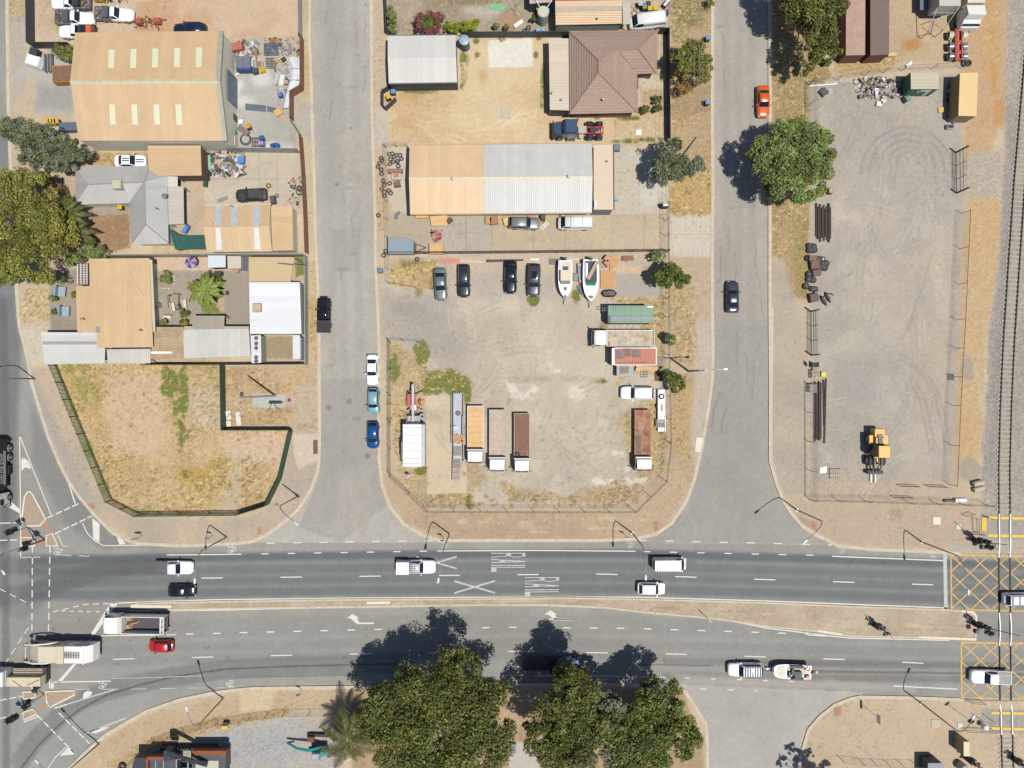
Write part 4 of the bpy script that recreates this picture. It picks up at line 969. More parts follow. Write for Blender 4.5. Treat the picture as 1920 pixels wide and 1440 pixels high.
def oload(t,L,W,H):
 b=MB();b.box(-.44*L,-.28*L,-W*.42,W*.42,.84,1.3,None,.08);b.build('load',mat('orange_load',(222,106,62),.7,var=.3,scale=5),t)
 b=MB()
 for i in range(7):b.box(-.27*L+i*.2,-.27*L+i*.2+.08,-W*.45,W*.45,1.1,1.16)
 b.build('tray_slats',DGREY,t)
car('white ute with orange load half hidden behind the big shed roof',143,58,'W','singlecab',5.2,1.8,WHITE,'ute',UT,'tray_ute',traym=mat('dark_tray',(84,88,94),.6),extra=oload)
car('dark blue car hidden against the rear wall of the big shed',355,55,'W','suv',4.7,1.85,paint('navy',(26,34,60)),name='parked_car')
car('white panel van parked askew beside yellow lidded bins',1214,38,'W','van',5.2,1.95,WHITE2,'van',name='panel_van',ang=7)
# ------------------------------------------------------------------ trucks, boats, machines
def at_px(px,py,h,name,label,cat,head,group=None,ang=0.):
 z=gz(px,py);c=P(px,py,z+h)
 return thing(name,label,cat,(c.x,c.y,z),R((HEAD[head]if isinstance(head,str)else head)+ang),group)
def wheelset(t,xs_,W,r=.45,dual=()):
 for x in xs_:
  for sg in(1,-1):
   b=MB();w=.5 if x in dual else.26;y0,y1=sorted((sg*(W/2-w),sg*W/2));b.ycyl(x,r,y0,y1,r);o=b.build('wheel',RUBBER,t,True)
   b=MB();y0,y1=sorted((sg*(W/2-.04),sg*(W/2+.02)));b.ycyl(x,r,y0,y1,r*.55);b.build('rim',RIM,o)
def cabover(t,xf,cl,W,H,pm,nose=.12):
 """flat-fronted truck cab whose front is at x = xf"""
 x0=xf-cl;hw=W/2
 b=MB();pr=[(x0,.55),(x0,H-.08),(x0+.12,H),(xf-.55,H),(xf-.30,H-.14),(xf-nose*.4,H*.62),(xf,H*.55),(xf-.03,.5)]
 L_=[(p[0],-hw*(1 if p[1]<H*.7 else.93),p[1])for p in pr];R__=[(p[0],hw*(1 if p[1]<H*.7 else.93),p[1])for p in pr]
 M_=[(p[0]+(.06 if p[0]>xf-.35 else 0),0,p[1]+(.03 if p[1]>H-.2 else 0))for p in pr]
 b.loft([L_,M_,R__]);b.build('cab',pm,t)
 b=MB();b.quad((xf-.275,-hw*.82,H-.17),(xf-.275,hw*.82,H-.17),(xf-.02,hw*.88,H*.64),(xf-.02,-hw*.88,H*.64));b.v=[(v[0]+.05,v[1],v[2]+.02)for v in b.v];b.build('windscreen',GLASS,t)
 for sg in(1,-1):
  b=MB();y=sg*(hw*.985);b.box(x0+cl*.42,xf-.34,y-.03,y+.03,H*.64,H-.3);b.build('side_window',GLASS,t)
  b=MB();b.box(xf-.22,xf-.1,sg*(hw+.22)-.1,sg*(hw+.22)+.1,H*.62,H*.62+.4);b.tube([(xf-.16,sg*hw*.95,H*.75),(xf-.16,sg*(hw+.2),H*.8)],.02);b.build('wing_mirror',BLACK,t)
  b=MB();b.box(xf-.05,xf+.05,sg*hw*.7-.15,sg*hw*.7+.15,.62,.82);b.build('headlight',LENS_W,t)
 b=MB();b.box(xf-.12,xf+.1,-hw,hw,.38,.6);b.build('bumper',DGREY,t)
def traytruck(label,px,py,head,Lt,W,H,traym,cl=1.75,cabm=None,group=None,sides=.0,headb=True,boards=None,axles=1,name='tray_truck',load=None,sidem=None,visor=False,cat='truck'):
 t=at_px(px,py,1.3,name,label,cat,head,group)
 xf=Lt/2;xr=-Lt/2;hw=W/2;tx=xf-cl-.28
 cabover(t,xf,cl,W*.94,H,cabm or WHITE2)
 b=MB()
 for sg in(1,-1):b.box(xr+.1,xf-.6,sg*.38-.06,sg*.38+.06,.55,.8)
 b.box(xr,xr+.1,-hw*.8,hw*.8,.5,.7);b.build('chassis',CHASSIS,t)
 b=MB();b.box(xr,tx,-hw,hw,.86,1.06);b.build('tray_deck',traym,t)
 if sides:
  b=MB();m=sidem or WHITE2
  b.box(xr,tx,-hw-.002,-hw+.06,1.05,1.05+sides);b.box(xr,tx,hw-.06,hw+.002,1.05,1.05+sides);b.box(xr-.002,xr+.06,-hw+.06,hw-.06,1.05,1.05+sides);b.build('tray_side',m,t)
 if headb:
  b=MB();b.box(tx+.02,tx+.10,-hw,hw,.9,2.1);b.box(tx+.11,tx+.2,-hw,hw,1.9,2.02);b.build('headboard',mat('headboard_grey',(206,210,214),.5,.2),t)
  b=MB();b.box(tx+.12,tx+.24,-hw*.9,hw*.9,.9,1.5);b.build('tool_locker',DGREY,t)
 wheelset(t,[xf-.95],W*.94,.42);wheelset(t,[xr+1.5-i*1.1 for i in range(axles)]if axles==1 else[xr+1.1,xr+2.3],W*.98,.42,dual=[xr+1.5,xr+1.1,xr+2.3])
 for sg in(1,-1):
  b=MB();b.box(xr-.03,xr+.02,sg*hw*.8-.12,sg*hw*.8+.12,.6,.78);b.build('tail_light',LENS_R,t)
 if load:load(t,xr,tx,hw)
 return t
PLY=mat('plywood_deck',(236,192,136),.75,var=.12,scale=1.2,dirt=.25,dirtcol=(196,142,90),dscale=1.6)
PEEL=mat('peeling_deck',(176,176,180),.7,var=.25,scale=2.5,dirt=.75,dirtcol=(222,184,142),dscale=1.4)
RUSTDECK=mat('brown_rust_deck',(142,104,84),.85,var=.2,scale=4,dirt=.25,dirtcol=(170,136,112),dscale=1.5)
RUSTSHEET=mat('rusty_sheet_deck',(138,96,74),.8,var=.25,scale=2,dirt=.75,dirtcol=(216,150,108),dscale=.9)
WORNDECK=mat('worn_timber_deck',(208,196,172),.8,var=.25,scale=2.5,dirt=.55,dirtcol=(164,118,80),dscale=.8)
TG='flatbed trucks parked side by side in the dirt yard'
def plyseams(t,xr,tx,hw):
 b=MB()
 for i in range(1,8):b.box(xr+(tx-xr)*i/8-.012,xr+(tx-xr)*i/8+.012,-hw+.02,hw-.02,1.062,1.068)
 b.build('deck_seam',mat('deck_seam',(170,120,76),.8),t)
traytruck('white flatbed truck with tan plywood deck, first in the row',891.5,814.5,'S',8.1,2.35,2.35,PLY,group=TG,load=plyseams,sides=.05,sidem=WHITE2)
def rungs(t,xr,tx,hw):
 b=MB();rr=random.Random(21)
 for i in range(19):
  x=xr+.9+i*.29
  for y in(-.32,.3):l=rr.uniform(.12,.3);b.box(x,x+rr.uniform(.09,.17),y-l,y+l,1.062,1.067+rr.uniform(0,.004))
 b.build('worn_timber_strip',mat('worn_strip',(232,192,142),.8,var=.3,scale=5,dirt=.3,dirtcol=(170,112,74)),t)
traytruck('white flatbed truck with peeling grey and timber deck, middle of three',932.5,825.5,'S',8.7,2.35,2.4,PEEL,group=TG,sides=.05,sidem=PEEL,load=rungs)
def tyreload(t,xr,tx,hw):
 b=MB();b.torus(tx-.4,-hw+.5,1.2,.3,.11);b.build('spare_tyre',RUBBER,t)
 b=MB();b.box(tx-.85,tx-.8,-hw+.7,hw-.3,1.065,1.12);b.box(tx-.85,tx-.1,hw-.35,hw-.3,1.065,1.12);b.build('load_bar',TIMBER,t)
traytruck('white flatbed truck with plain brown rusted deck',978.5,830,'S',8.3,2.25,2.35,RUSTDECK,group=TG,load=tyreload,sides=.04,sidem=mat('deck_edge_cream',(214,196,160),.7))
def rustload(t,xr,tx,hw):
 b=MB()
 for i in range(6):b.box(xr+1.6,xr+2.8,-hw*.55+i*.16,-hw*.55+i*.16+.06,1.08,1.16)
 for i in range(5):b.box(xr+1.65+i*.26,xr+1.73+i*.26,-hw*.58,-hw*.58+.95,1.16,1.22)
 b.build('grid_frame',mat('pale_grid',(206,180,160),.7),t)
 b=MB()
 for i in range(8):b.box(tx-2.9,tx-.3,-hw*.8+i*.09,-hw*.8+i*.09+.045,1.07,1.14)
 b.build('steel_bars',mat('load_bar_grey',(150,130,116),.6),t)
traytruck('white cab truck with orange rusted sheet deck parked near the wire fence',1205.5,825.5,'S',8.6,2.3,2.4,RUSTSHEET,load=rustload,cabm=paint('cream_white',(232,228,214),.4))
def redbox(t,xr,tx,hw):
 b=MB();b.box(tx-.45,tx-.08,hw-.6,hw-.12,1.06,1.2,None,.03);b.build('red_box',paint('red_box',(206,66,50)),t)
traytruck('white truck with worn timber tray facing the open yard',1168,634,'W',8.9,2.3,2.45,WORNDECK,sides=.28,sidem=WHITE,load=redbox,cl=1.9)
def crateload(t,xr,tx,hw):
 m=mat('cream_crate',(222,210,180),.7,var=.15,scale=1.5,dirt=.25,dirtcol=(170,140,104))
 b=MB();b.box(xr+.15,tx-.1,-hw*.2,hw*.94,1.07,2.2,None,.02);b.build('bin_body',m,t)
 b=MB()
 for y in(-.93,-.72,-.5,-.3):b.box(xr+.4,tx-.5,hw*y-.05,hw*y+.05,1.07,1.5+y*.1)
 b.build('side_rails',m,t)
 b=MB();b.tube([(xr+.3,hw*.1,2.25),(xr+1.9,hw*.75,2.3)],.05);b.tube([(tx-1,hw*.2,2.25),(tx-2.2,hw*.9,2.25)],.04);b.build('lifting_bar',mat('bar_brown',(150,110,74),.7),t)
traytruck('white skip truck with cream bin body leaving the photo beside refuse truck',38,1268,'W',7.2,2.3,2.5,CHASSIS,load=crateload,cl=1.9,name='skip_truck',axles=2)
t=at_px(257,1168,1.4,'tipper_truck','white tipper truck with empty dark tub waiting at the stop line','truck','W',ang=-1)
cabover(t,4.3,2.1,2.35,2.75,WHITE)
b=MB()
for sg in(1,-1):b.box(-4.1,3.8,sg*.4-.07,sg*.4+.07,.6,.9)
b.build('chassis',CHASSIS,t)
b=MB();x0,x1,hw=-4.2,1.7,1.22
b.box(x0,x1,-hw,hw,1.0,1.12);b.build('tub_floor',mat('tub_floor',(96,92,98),.6,.3,var=.2,scale=2,dirt=.25,dirtcol=(140,112,90)),t)
b=MB();b.box(x0,x1,-hw,-hw+.08,1.12,2.5);b.box(x0,x1,hw-.08,hw,1.12,2.5);b.box(x1-.1,x1,-hw+.08,hw-.08,1.12,2.5);b.build('tub_side',WHITE2,t)
b=MB();b.box(x0+.35,x0+.5,-hw+.08,hw-.08,1.12,2.35)
for i in range(4):b.box(x0-.05,x0+.3,-hw+.1+i*.74,-hw+.18+i*.74,1.9,2.46)
b.box(x0-.1,x0,-hw,hw,2.3,2.5);b.build('tailgate',STEELW,t)
b=MB();b.box(x1-.05,x1+1.15,-hw+.02,hw-.02,2.42,2.6,None,.05);b.build('tub_hood',paint('cream_hood',(232,226,204),.5),t)
b=MB();b.box(x1-1.9,x1-.3,-.25,.12,1.13,1.5,Matrix.Rotation(.25,4,'Z'),.12);b.box(x1-.95,x1-.2,.1,.9,1.13,1.75,None,.14);b.box(x1-.9,x1-.2,-1.,-.2,1.13,1.6,None,.16);b.build('sand_load',mat('sand_load',(206,166,120),.95,var=.2),t)
wheelset(t,[3.3],2.35,.5);wheelset(t,[-2.0,-3.2],2.4,.5,dual=[-2.0,-3.2])
for sg in(1,-1):
 b=MB();b.box(-4.28,-4.2,sg-.15,sg+.15,.9,1.1);b.build('tail_light',LENS_R,t)
t=at_px(117,1222,1.9,'refuse_truck','white front loading refuse truck with lifting arms over its cab','truck','W',ang=-.5)
CREAM=paint('cream_refuse',(228,218,190),.5,dirt=.15)
cabover(t,4.7,1.9,2.35,2.3,mat('dusty_cab_roof',(178,168,152),.7,var=.12))
b=MB()
for sg in(1,-1):b.box(-4.5,4.3,sg*.4-.07,sg*.4+.07,.6,.9)
b.build('chassis',CHASSIS,t)
b=MB();b.box(.1,2.7,-1.15,1.15,.95,3.05,None,.04);b.build('hopper_lid',CREAM,t)
b=MB();b.box(-.95,.08,-1.24,1.24,.95,3.15,None,.03);b.build('hopper_frame',CREAM,t)
BODYW=paint('white_refuse',(242,240,234),.4,k=1.15)
b=MB();b.loft([[(x,-1.2,.95),(x,-1.24,1.6),(x,-1.18,zt),(x,1.18,zt),(x,1.24,1.6),(x,1.2,.95)]for x,zt in((-.97,3.0),(-3.3,3.05),(-4.0,2.95),(-4.6,2.3),(-4.75,1.2))]);body=b.build('compactor_body',BODYW,t)
b=MB()
for i in range(9):
 for y in(-.28,.28):b.box(-3.1+i*.24,-3.0+i*.24,y-.18,y+.18,3.0,3.1)
b.box(-3.2,-1.,-.03,.03,3.0,3.12);b.build('roof_grille',DGREY,t)
b=MB();b.box(-3.75,-3.6,-1.3,1.3,2.9,3.12);b.build('tail_hinge',BODYW,t)
for sg in(1,-1):
 b=MB();b.tube([(.6,sg*1.3,1.8),(1.9,sg*1.36,2.75),(3.6,sg*1.3,2.9),(4.9,sg*1.2,2.5),(5.15,sg*1.15,1.6)],.11,6);b.build('lift_arm',BODYW,t)
 b=MB();b.tube([(4.9,sg*1.2,2.4),(5.2,sg*1.1,2.2),(5.3,sg*1.0,1.7)],.13,6);b.box(4.9,5.3,sg*1.1-.1,sg*1.1+.25,1.9,2.3);b.build('arm_knuckle',mat('knuckle_ochre',(150,116,66),.7,var=.3,scale=6),t)
b=MB();b.tube([(5.0,-1.2,2.2),(5.0,1.2,2.2)],.08);b.build('fork_beam',CREAM,t)
b=MB()
pts=[(-2.9+1.0*math.cos(R(a)),-1.255-0.0,2.1+.42*math.sin(R(a)))for a in range(10,330,20)]
b.tube(pts,.035,4);b.build('side_emblem',paint('emblem_red',(170,50,60)),t)
wheelset(t,[3.9],2.35,.5);wheelset(t,[-1.9,-3.1],2.4,.5,dual=[-1.9,-3.1])
t=at_px(-7,885,1.5,'scrap_bin_truck','black bin truck with white slogan lettering and white cab at photo edge','truck','S')
cabover(t,5.0,2.0,2.4,2.6,paint('cream_cab',(232,226,206),.4))
BINB=mat('bin_black_steel',(34,38,46),.6,.1,var=.2,scale=1)
b=MB();b.box(-4.6,2.3,-1.2,1.2,1.1,2.5);b.build('bin_floor',BINB,t)
b=MB();b.box(-4.6,2.3,1.2,1.25,1.05,2.6);b.box(-4.6,2.3,-1.25,-1.2,1.05,2.6);b.box(-4.65,-4.6,-1.25,1.25,1.05,2.6);b.box(2.3,2.35,-1.25,1.25,1.05,2.6);side=b.build('bin_side',BINB,t)
def textobj(txt,size,M,m,name,parent,sx=1.):
 cu=bpy.data.curves.new(name,'FONT');cu.body=txt;cu.size=size;cu.align_x='CENTER';cu.align_y='CENTER';cu.extrude=.004
 o=bpy.data.objects.new(name,cu);COL.objects.link(o)
 dg=bpy.context.evaluated_depsgraph_get();dg.update();me=bpy.data.meshes.new_from_object(o.evaluated_get(dg));bpy.data.objects.remove(o)
 me.transform(Matrix.Diagonal((sx,1,1,1)));me.transform(M);me.materials.clear();me.materials.append(None)
 return mk(me,name,m,parent)
LETW=mat('white_letter',(240,242,246),.5,var=.03)
for txt,sz,dz,sx in(('CASH FOR SCRAP',.62,2.17,.86),('Cash for old cars and metal',.26,1.62,.9),('Free pick up',.22,1.3,1.)):
 M=Matrix.Translation((-.55,1.26,dz))@Matrix.Rotation(math.pi,4,'Z')@Matrix.Rotation(math.pi/2,4,'X')
 if txt.startswith('CASH'):textobj(txt,sz,M,LETW,'slogan_lettering',t,sx)
b=MB()
rr=random.Random(3)
for z in(1.78,1.62,1.46):
 x=-3.0
 while x<1.7:
  l=rr.uniform(.08,.3)
  b.box(x,x+l,1.252,1.26,z-.035,z+.035);x+=l+.06
b.build('small_print',LETW,t)
b=MB()
for sg in(1,-1):b.box(-4.5,4.6,sg*.4-.07,sg*.4+.07,.6,1.0)
b.build('chassis',CHASSIS,t)
wheelset(t,[3.7],2.6,.52);wheelset(t,[-2.0,-3.3],2.75,.52,dual=[-2.0,-3.3])
for x in(-2.0,-3.3):
 for sg in(1,-1):
  b=MB();b.loft([[(x+.58*math.cos(R(a)),sg*1.0,.52+.58*math.sin(R(a))),(x+.58*math.cos(R(a)),sg*1.42,.52+.58*math.sin(R(a)))]for a in range(20,161,14)],caps=False,closed=False);b.build('mudguard',mat('mudguard_grey',(150,146,136),.5),t)
b=MB();b.box(-.9,.5,1.1,1.4,.5,.95);b.box(-4.5,-4.2,1.1,1.45,.9,1.1);b.build('side_locker',BLACK,t)
t=at_px(1035,1247,1.2,'tow_truck','blue truck with silver side rail half hidden below the roadside trees','truck','E')
DB=paint('deep_blue',(34,66,140),.25)
b=MB();b.loft([[(x,-w,.5),(x,-w,zt-.15),(x,-w*.8,zt),(x,w*.8,zt),(x,w,zt-.15),(x,w,.5)]for x,w,zt in((1.2,1.05,2.1),(2.2,1.05,2.15),(2.6,1.03,1.45),(4.1,.9,1.2),(4.3,.8,.9))]);b.build('cab',DB,t)
b=MB();b.quad((2.22,-.85,2.1),(2.22,.85,2.1),(2.62,.9,1.52),(2.62,-.9,1.52));b.v=[(v[0]+.03,v[1],v[2]+.02)for v in b.v];b.build('windscreen',GLASS,t)
b=MB();b.box(-.3,1.1,-1.1,1.1,.8,1.9,None,.05);b.build('sleeper_box',paint('navy_box',(30,40,70),.3),t)
b=MB();b.box(-4.1,-.35,-1.1,1.1,.75,.95);b.build('tray_deck',mat('dark_deck',(60,60,64),.6),t)
b=MB();b.box(-4.1,-.35,-1.15,-.8,.95,1.25,None,.08);b.build('side_rail',mat('bright_alloy',(200,206,214),.25,.8),t)
wheelset(t,[3.3],2.1,.45);wheelset(t,[-2.6],2.2,.45,dual=[-2.6])
t=at_px(1085,243,1.2,'prime_mover','dark blue prime mover with bright red chassis beside tiled house','truck','W')
PB=paint('steel_blue',(74,100,128),.25,.2)
b=MB();b.loft([[(x,-w,.6),(x,-w,zt-.2),(x,-w*.9,zt),(x,w*.9,zt),(x,w,zt-.2),(x,w,.6)]for x,w,zt in((.35,1.0,2.7),(1.9,1.0,2.75),(2.1,.98,2.6),(2.35,.98,2.0),(3.3,.92,1.9),(3.5,.85,1.6))]);b.build('cab',PB,t)
for sg in(1,-1):
 b=MB();b.quad((2.05,sg*.92,2.68),(2.05,sg*.04,2.68),(2.55,sg*.04,2.03),(2.33,sg*.95,2.03));b.v=[(v[0]+.06,v[1],v[2]+.03)for v in b.v];b.build('windscreen',GLASS,t)
 b=MB();b.cyl(.2,sg*1.15,.8,3.0,.09,10);b.build('exhaust_stack',mat('chrome',(210,210,214),.1,1.),t)
 b=MB();b.box(.4,1.7,sg*1.12-.2,sg*1.12+.2,.4,.95,None,.08);b.build('fuel_tank',mat('chrome_tank',(200,204,210),.2,.9),t)
b=MB();b.box(3.45,3.75,-1.2,1.2,.45,1.5,None,.06);b.build('bull_bar',BLACK,t)
REDF=paint('red_frame',(206,50,46),.4)
b=MB()
for sg in(1,-1):b.box(-3.6,.4,sg*.42-.09,sg*.42+.09,.75,1.05)
for x in(-3.5,-2.3,-1.2,-.3):b.box(x-.06,x+.06,-.34,.34,.8,1.0)
b.build('chassis',REDF,t)
b=MB();b.cyl(-2.1,0,1.0,1.18,.48,18);b.box(-2.9,-2.3,-.2,.2,1.0,1.1);b.build('turntable',mat('turntable_black',(54,50,50),.5),t)
b=MB();b.box(-1.1,.05,-.55,.5,1.06,1.12);b.box(-.7,-.1,.6,1.15,.9,1.0);b.build('deck_plate',mat('chequer_plate',(190,196,184),.5,.2),t)
wheelset(t,[2.7],2.4,.5);wheelset(t,[-1.6,-2.95],2.45,.5,dual=[-1.6,-2.95])
CHR=mat('polished_guard',(150,156,176),.18,.9)
for x in(-1.6,-2.95):
 for sg in(1,-1):
  b=MB();b.loft([[(x+.6*math.cos(R(a)),sg*.66,.52+.6*math.sin(R(a))),(x+.6*math.cos(R(a)),sg*1.24,.52+.6*math.sin(R(a)))]for a in range(0,181,15)],caps=False,closed=False);b.build('mudguard',CHR,t,True)
t=at_px(1797,84,.9,'trailer_chassis','orange red trailer frame with three axles and silver mudguards','trailer','N')
OR=paint('orange_frame',(206,92,66),.5)
b=MB()
for sg in(1,-1):b.box(-2.2,2.2,sg*.45-.07,sg*.45+.07,.8,1.05)
for x in(-2.1,-.9,.5,2.0):b.box(x-.06,x+.06,-.38,.38,.82,1.03)
b.box(-2.2,2.2,-.2,.15,.6,.8);b.build('frame',OR,t)
wheelset(t,[-1.5,-.1,1.5],2.6,.46,dual=[-1.5,-.1,1.5])
for x in(-1.5,-.1,1.5):
 for sg in(1,-1):
  b=MB();b.loft([[(x+.58*math.cos(R(a)),sg*.66,.5+.58*math.sin(R(a))),(x+.58*math.cos(R(a)),sg*1.3,.5+.58*math.sin(R(a)))]for a in range(0,181,15)],caps=False,closed=False);b.build('mudguard',mat('bright_alloy',(200,206,214),.25,.8)if x<1 else mat('cream_guard',(206,204,182),.5),t,True)
t=at_px(1818,14,1.6,'covered_truck','white truck body with cream fabric cover at the top photo edge','truck','N')
b=MB();b.box(-.2,6,-1.3,1.3,.9,3.0,None,.1);b.build('cargo_body',mat('cream_fabric',(232,220,196),.9,var=.18,scale=1.5),t)
b=MB();b.loft([[(x,-1.25,.7),(x,-1.25,zt),(x,1.25,zt),(x,1.25,.7)]for x,zt in((-.4,2.9),(-1.9,3.3),(-2.1,2.3),(-2.9,1.6))]);b.build('wind_deflector',WHITE2,t)
b=MB();b.box(-2.75,-2.0,-1.2,1.2,1.7,1.95);b.build('windscreen',GLASS,t)
wheelset(t,[-1.6,3.5],2.4,.5)
t=at_px(1768,20,2.2,'steel_hopper','grey open steel hopper on a tubular frame at top photo edge','hopper','N')
HM=mat('hopper_steel',(206,204,190),.6,.1,var=.08)
b=MB();b.box(-.2,7,-1.45,1.5,1.2,3.8);b.build('hopper_body',HM,t)
b=MB();b.box(.6,7,1.52,2.7,1.2,1.35);b.build('side_chute',mat('chute_blue_grey',(110,120,138),.6),t)
b=MB()
for pts in([(-.2,-1.4,3.6),(-2.6,-.2,2.0),(-2.8,1.8,1.8),(-.3,1.5,3.2)],[(-2.6,-.2,2.0),(-2.6,-.2,.1)],[(-2.8,1.8,1.8),(-2.8,1.8,.1)],[(-.4,-1.4,2.4),(-1.2,1.4,1.6),(-2.6,-.2,2.0)],[(-.4,-1.4,2.4),(-.4,1.5,2.4)]):b.tube(pts,.06)
b.build('support_frame',GALV,t)
# ---------------------------------------------------------------- box trailer, flat trailers
t=at_px(776.5,834,1.6,'box_trailer','white ribbed box trailer standing beside a pale concrete pad','trailer','S')
BW=paint('trailer_white',(244,242,238),.45,k=1.1)
b=MB();b.box(-3.0,3.0,-1.45,1.25,.5,2.75,None,.03);b.build('box_body',BW,t)
b=MB();b.box(-2.9,2.9,1.255,1.62,.9,2.55);b.build('side_annexe',mat('annexe_grey',(206,208,206),.5),t)
b=MB()
for x in(-2.55,-1.45,-.35,.75,1.85,2.5):b.box(x-.025,x+.025,-1.4,1.2,2.752,2.775)
b.build('roof_rib',mat('rib_grey',(168,168,166),.6),t)
b=MB();b.loft([[(-.6,-1.46,2.6),(-.4,-1.75,2.2),(-.4,-1.46,1.2)],[(2.2,-1.46,2.6),(2.0,-1.75,2.2),(2.0,-1.46,1.2)]]);b.build('side_bulge',mat('annexe_grey',(206,208,206),.5),t)
for x,l in((-2.0,.8),(-.2,.7),(1.4,1.2)):
 b=MB();b.box(x,x+l,1.62,1.64,1.4,2.2);b.build('window',GLASS,t)
wheelset(t,[-.5,.5],2.5,.36)
t=at_px(858,800,.7,'flatbed_trailer','long silver flatbed trailer parked along the concrete pad edge','trailer','N')
b=MB();b.box(-4.6,4.75,-.5,.62,.55,.75);b.build('deck',mat('alloy_deck',(176,182,196),.4,.4,var=.12),t)
b=MB();b.box(-5.2,4.4,-.92,-.82,.5,.72);b.box(-2.5,4.5,.8,.88,.5,.7);b.box(-2.4,1.5,-.74,-.66,.5,.7);b.build('side_rail',GALV,t)
b=MB()
for i in range(4):b.box(4.7,4.95,-.45+i*.3,-.35+i*.3,.6,.72)
b.build('end_comb',GALV,t)
b=MB();b.cyl(1.9,-.1,.76,1.0,.36,16);b.build('coil',mat('coil_brown',(124,102,92),.6),t)
wheelset(t,[-1.0,-.1],1.9,.32)
PALG='grey slatted pallets on the flatbed trailer'
def pallet(px,py,h,label,rot=0.,m=None,w=1.16,l=1.16,group=None,name='pallet',slats=7,zb=None):
 z=gz(px,py)if zb is None else zb
 c=P(px,py,z+h);t=thing(name,label,'pallet',(c.x,c.y,z),R(rot),group);b=MB()
 for i in range(slats):y=-w/2+(w-.1)*i/(slats-1);b.box(-l/2,l/2,y,y+.1,h-.025,h)
 b.build('deck_boards',m or PALLETM,t)
 b=MB()
 for x in(-l/2,-.05,l/2-.1):b.box(x,x+.1,-w/2,w/2,max(0,h-.14),h-.027)
 b.build('bearers',m or PALLETM,t)
 return t
PG=mat('grey_pallet_timber',(178,166,156),.8,var=.2,scale=5)
pallet(858,846,.95,'grey pallet on the silver flatbed trailer nearest the sawn blocks',90,PG,1.2,1.3,PALG,slats=8,zb=.1);pallet(857,869,1.0,'grey pallet on the silver flatbed trailer, middle of three',90,PG,1.2,1.2,PALG,slats=8,zb=.1);pallet(856.5,890,.9,'pale pallet at the open end of the silver flatbed trailer',90,mat('pale_pallet',(200,182,168),.8,var=.2,scale=5),1.2,1.9,PALG,slats=8,zb=.1)
t=at_px(859,824,.8,'timber_bundle','short sawn timber blocks heaped on the silver flatbed trailer','timber','N');b=MB();rr=random.Random(5)
for i in range(26):x=rr.uniform(-.5,.6);y=rr.uniform(-.7,.7);b.box(-.22,.22,-.09,.09,0,.12,Matrix.Translation((x,y,.76+rr.random()*.1))@Matrix.Rotation(rr.uniform(-.5,.5)+(1.57 if rr.random()<.2 else 0),4,'Z'))
b.build('blocks',mat('orange_timber',(216,160,104),.8,var=.3,scale=6),t)
t=at_px(854,802,.8,'white_bucket','white bucket standing on the silver flatbed trailer','bucket','N');b=MB();b.cyl(0,0,.7,1.1,.28,14,.32);b.build('tub',STEELW,t);b=MB();b.cyl(0,0,1.105,1.12,.3,14);b.build('lid',mat('bucket_lid',(214,214,212),.5),t)
t=at_px(775,752,1.2,'boom_lift','towable boom lift with silver boom and orange base in dry grass','boom lift','N')
b=MB();b.box(-2.9,2.4,-.22,.16,1.5,1.95,None,.03);b.build('boom',mat('boom_alloy',(214,214,220),.35,.3),t)
b=MB();b.box(-.9,1.0,-.3,.9,.6,1.0);b.tube([(-1.2,0,.8),(2.2,.25,.9)],.12);b.box(1.2,1.5,-.2,.4,.5,1.3);b.build('chassis',OR,t)
for sg in(1,-1):
 b=MB();b.loft([[(-.15+.45*math.cos(R(a)),sg*.75,.4+.45*math.sin(R(a))),(-.15+.45*math.cos(R(a)),sg*1.05,.4+.45*math.sin(R(a)))]for a in range(0,181,20)],caps=False,closed=False);b.build('mudguard',paint('orange_guard',(222,92,48),.4),t)
 for dx in(1,-1):
  b=MB();b.tube([(dx*.9+.1,sg*.2,.5),(dx*1.3+.1,sg*1.05,.3)],.06);b.box(dx*1.3,dx*1.3+.25,sg*1.05-.12,sg*1.05+.12,.0,.08);b.build('outrigger',BLACK,t)
b=MB();b.box(-1.3,-.5,-.45,.4,1.0,1.45,None,.05);b.build('control_cabinet',STEELW,t)
b=MB();b.box(-3.1,-2.1,-.95,.85,1.2,1.28)
for x in(-3.1,-2.12):
 for y in(-.95,.83):b.box(x,x+.04,y,y+.04,1.2,2.2)
for y in(-.95,.83):b.box(-3.06,-2.12,y,y+.04,2.16,2.2)
for x in(-3.1,-2.12):b.box(x,x+.04,-.91,.83,2.16,2.2)
b.build('work_basket',mat('basket_grey',(176,178,170),.5,.2),t)
wheelset(t,[-.15],1.9,.33)
t=at_px(791.5,781,.9,'drum','grey open drum holding a blue lump beside the boom lift','drum','N');b=MB();b.cyl(0,0,0,.88,.42,18);b.torus(0,0,.88,.42,.03);b.torus(0,0,.3,.42,.025);b.build('barrel',mat('drum_steel',(168,176,180),.45,.4),t);b=MB();b.cyl(0,0,.885,1.0,.2,8,.12);b.build('contents',paint('blue_lump',(36,66,140)),t)
t=at_px(768,792,.5,'white_crate','small white crate standing behind the box trailer','crate','N');b=MB();b.box(-.35,.35,-.45,.45,0,.75,None,.03);b.build('box',STEELW,t);b=MB();b.box(-.15,.1,-.2,.2,.752,.77);b.build('hatch',BLACK,t)
t=at_px(765,892,1.,'white_bollard','white plastic post with dark cap in the dry grass corner','bollard','N');b=MB();b.cyl(0,0,0,1.5,.24,14,.2);b.build('post',STEELW,t);b=MB();b.cyl(0,0,1.5,1.72,.12,10,.06);b.build('cap',DGREY,t)
t=at_px(1181.5,590,2.0,'storage_container','green ribbed storage container with clipped end and a ladder','container','E')
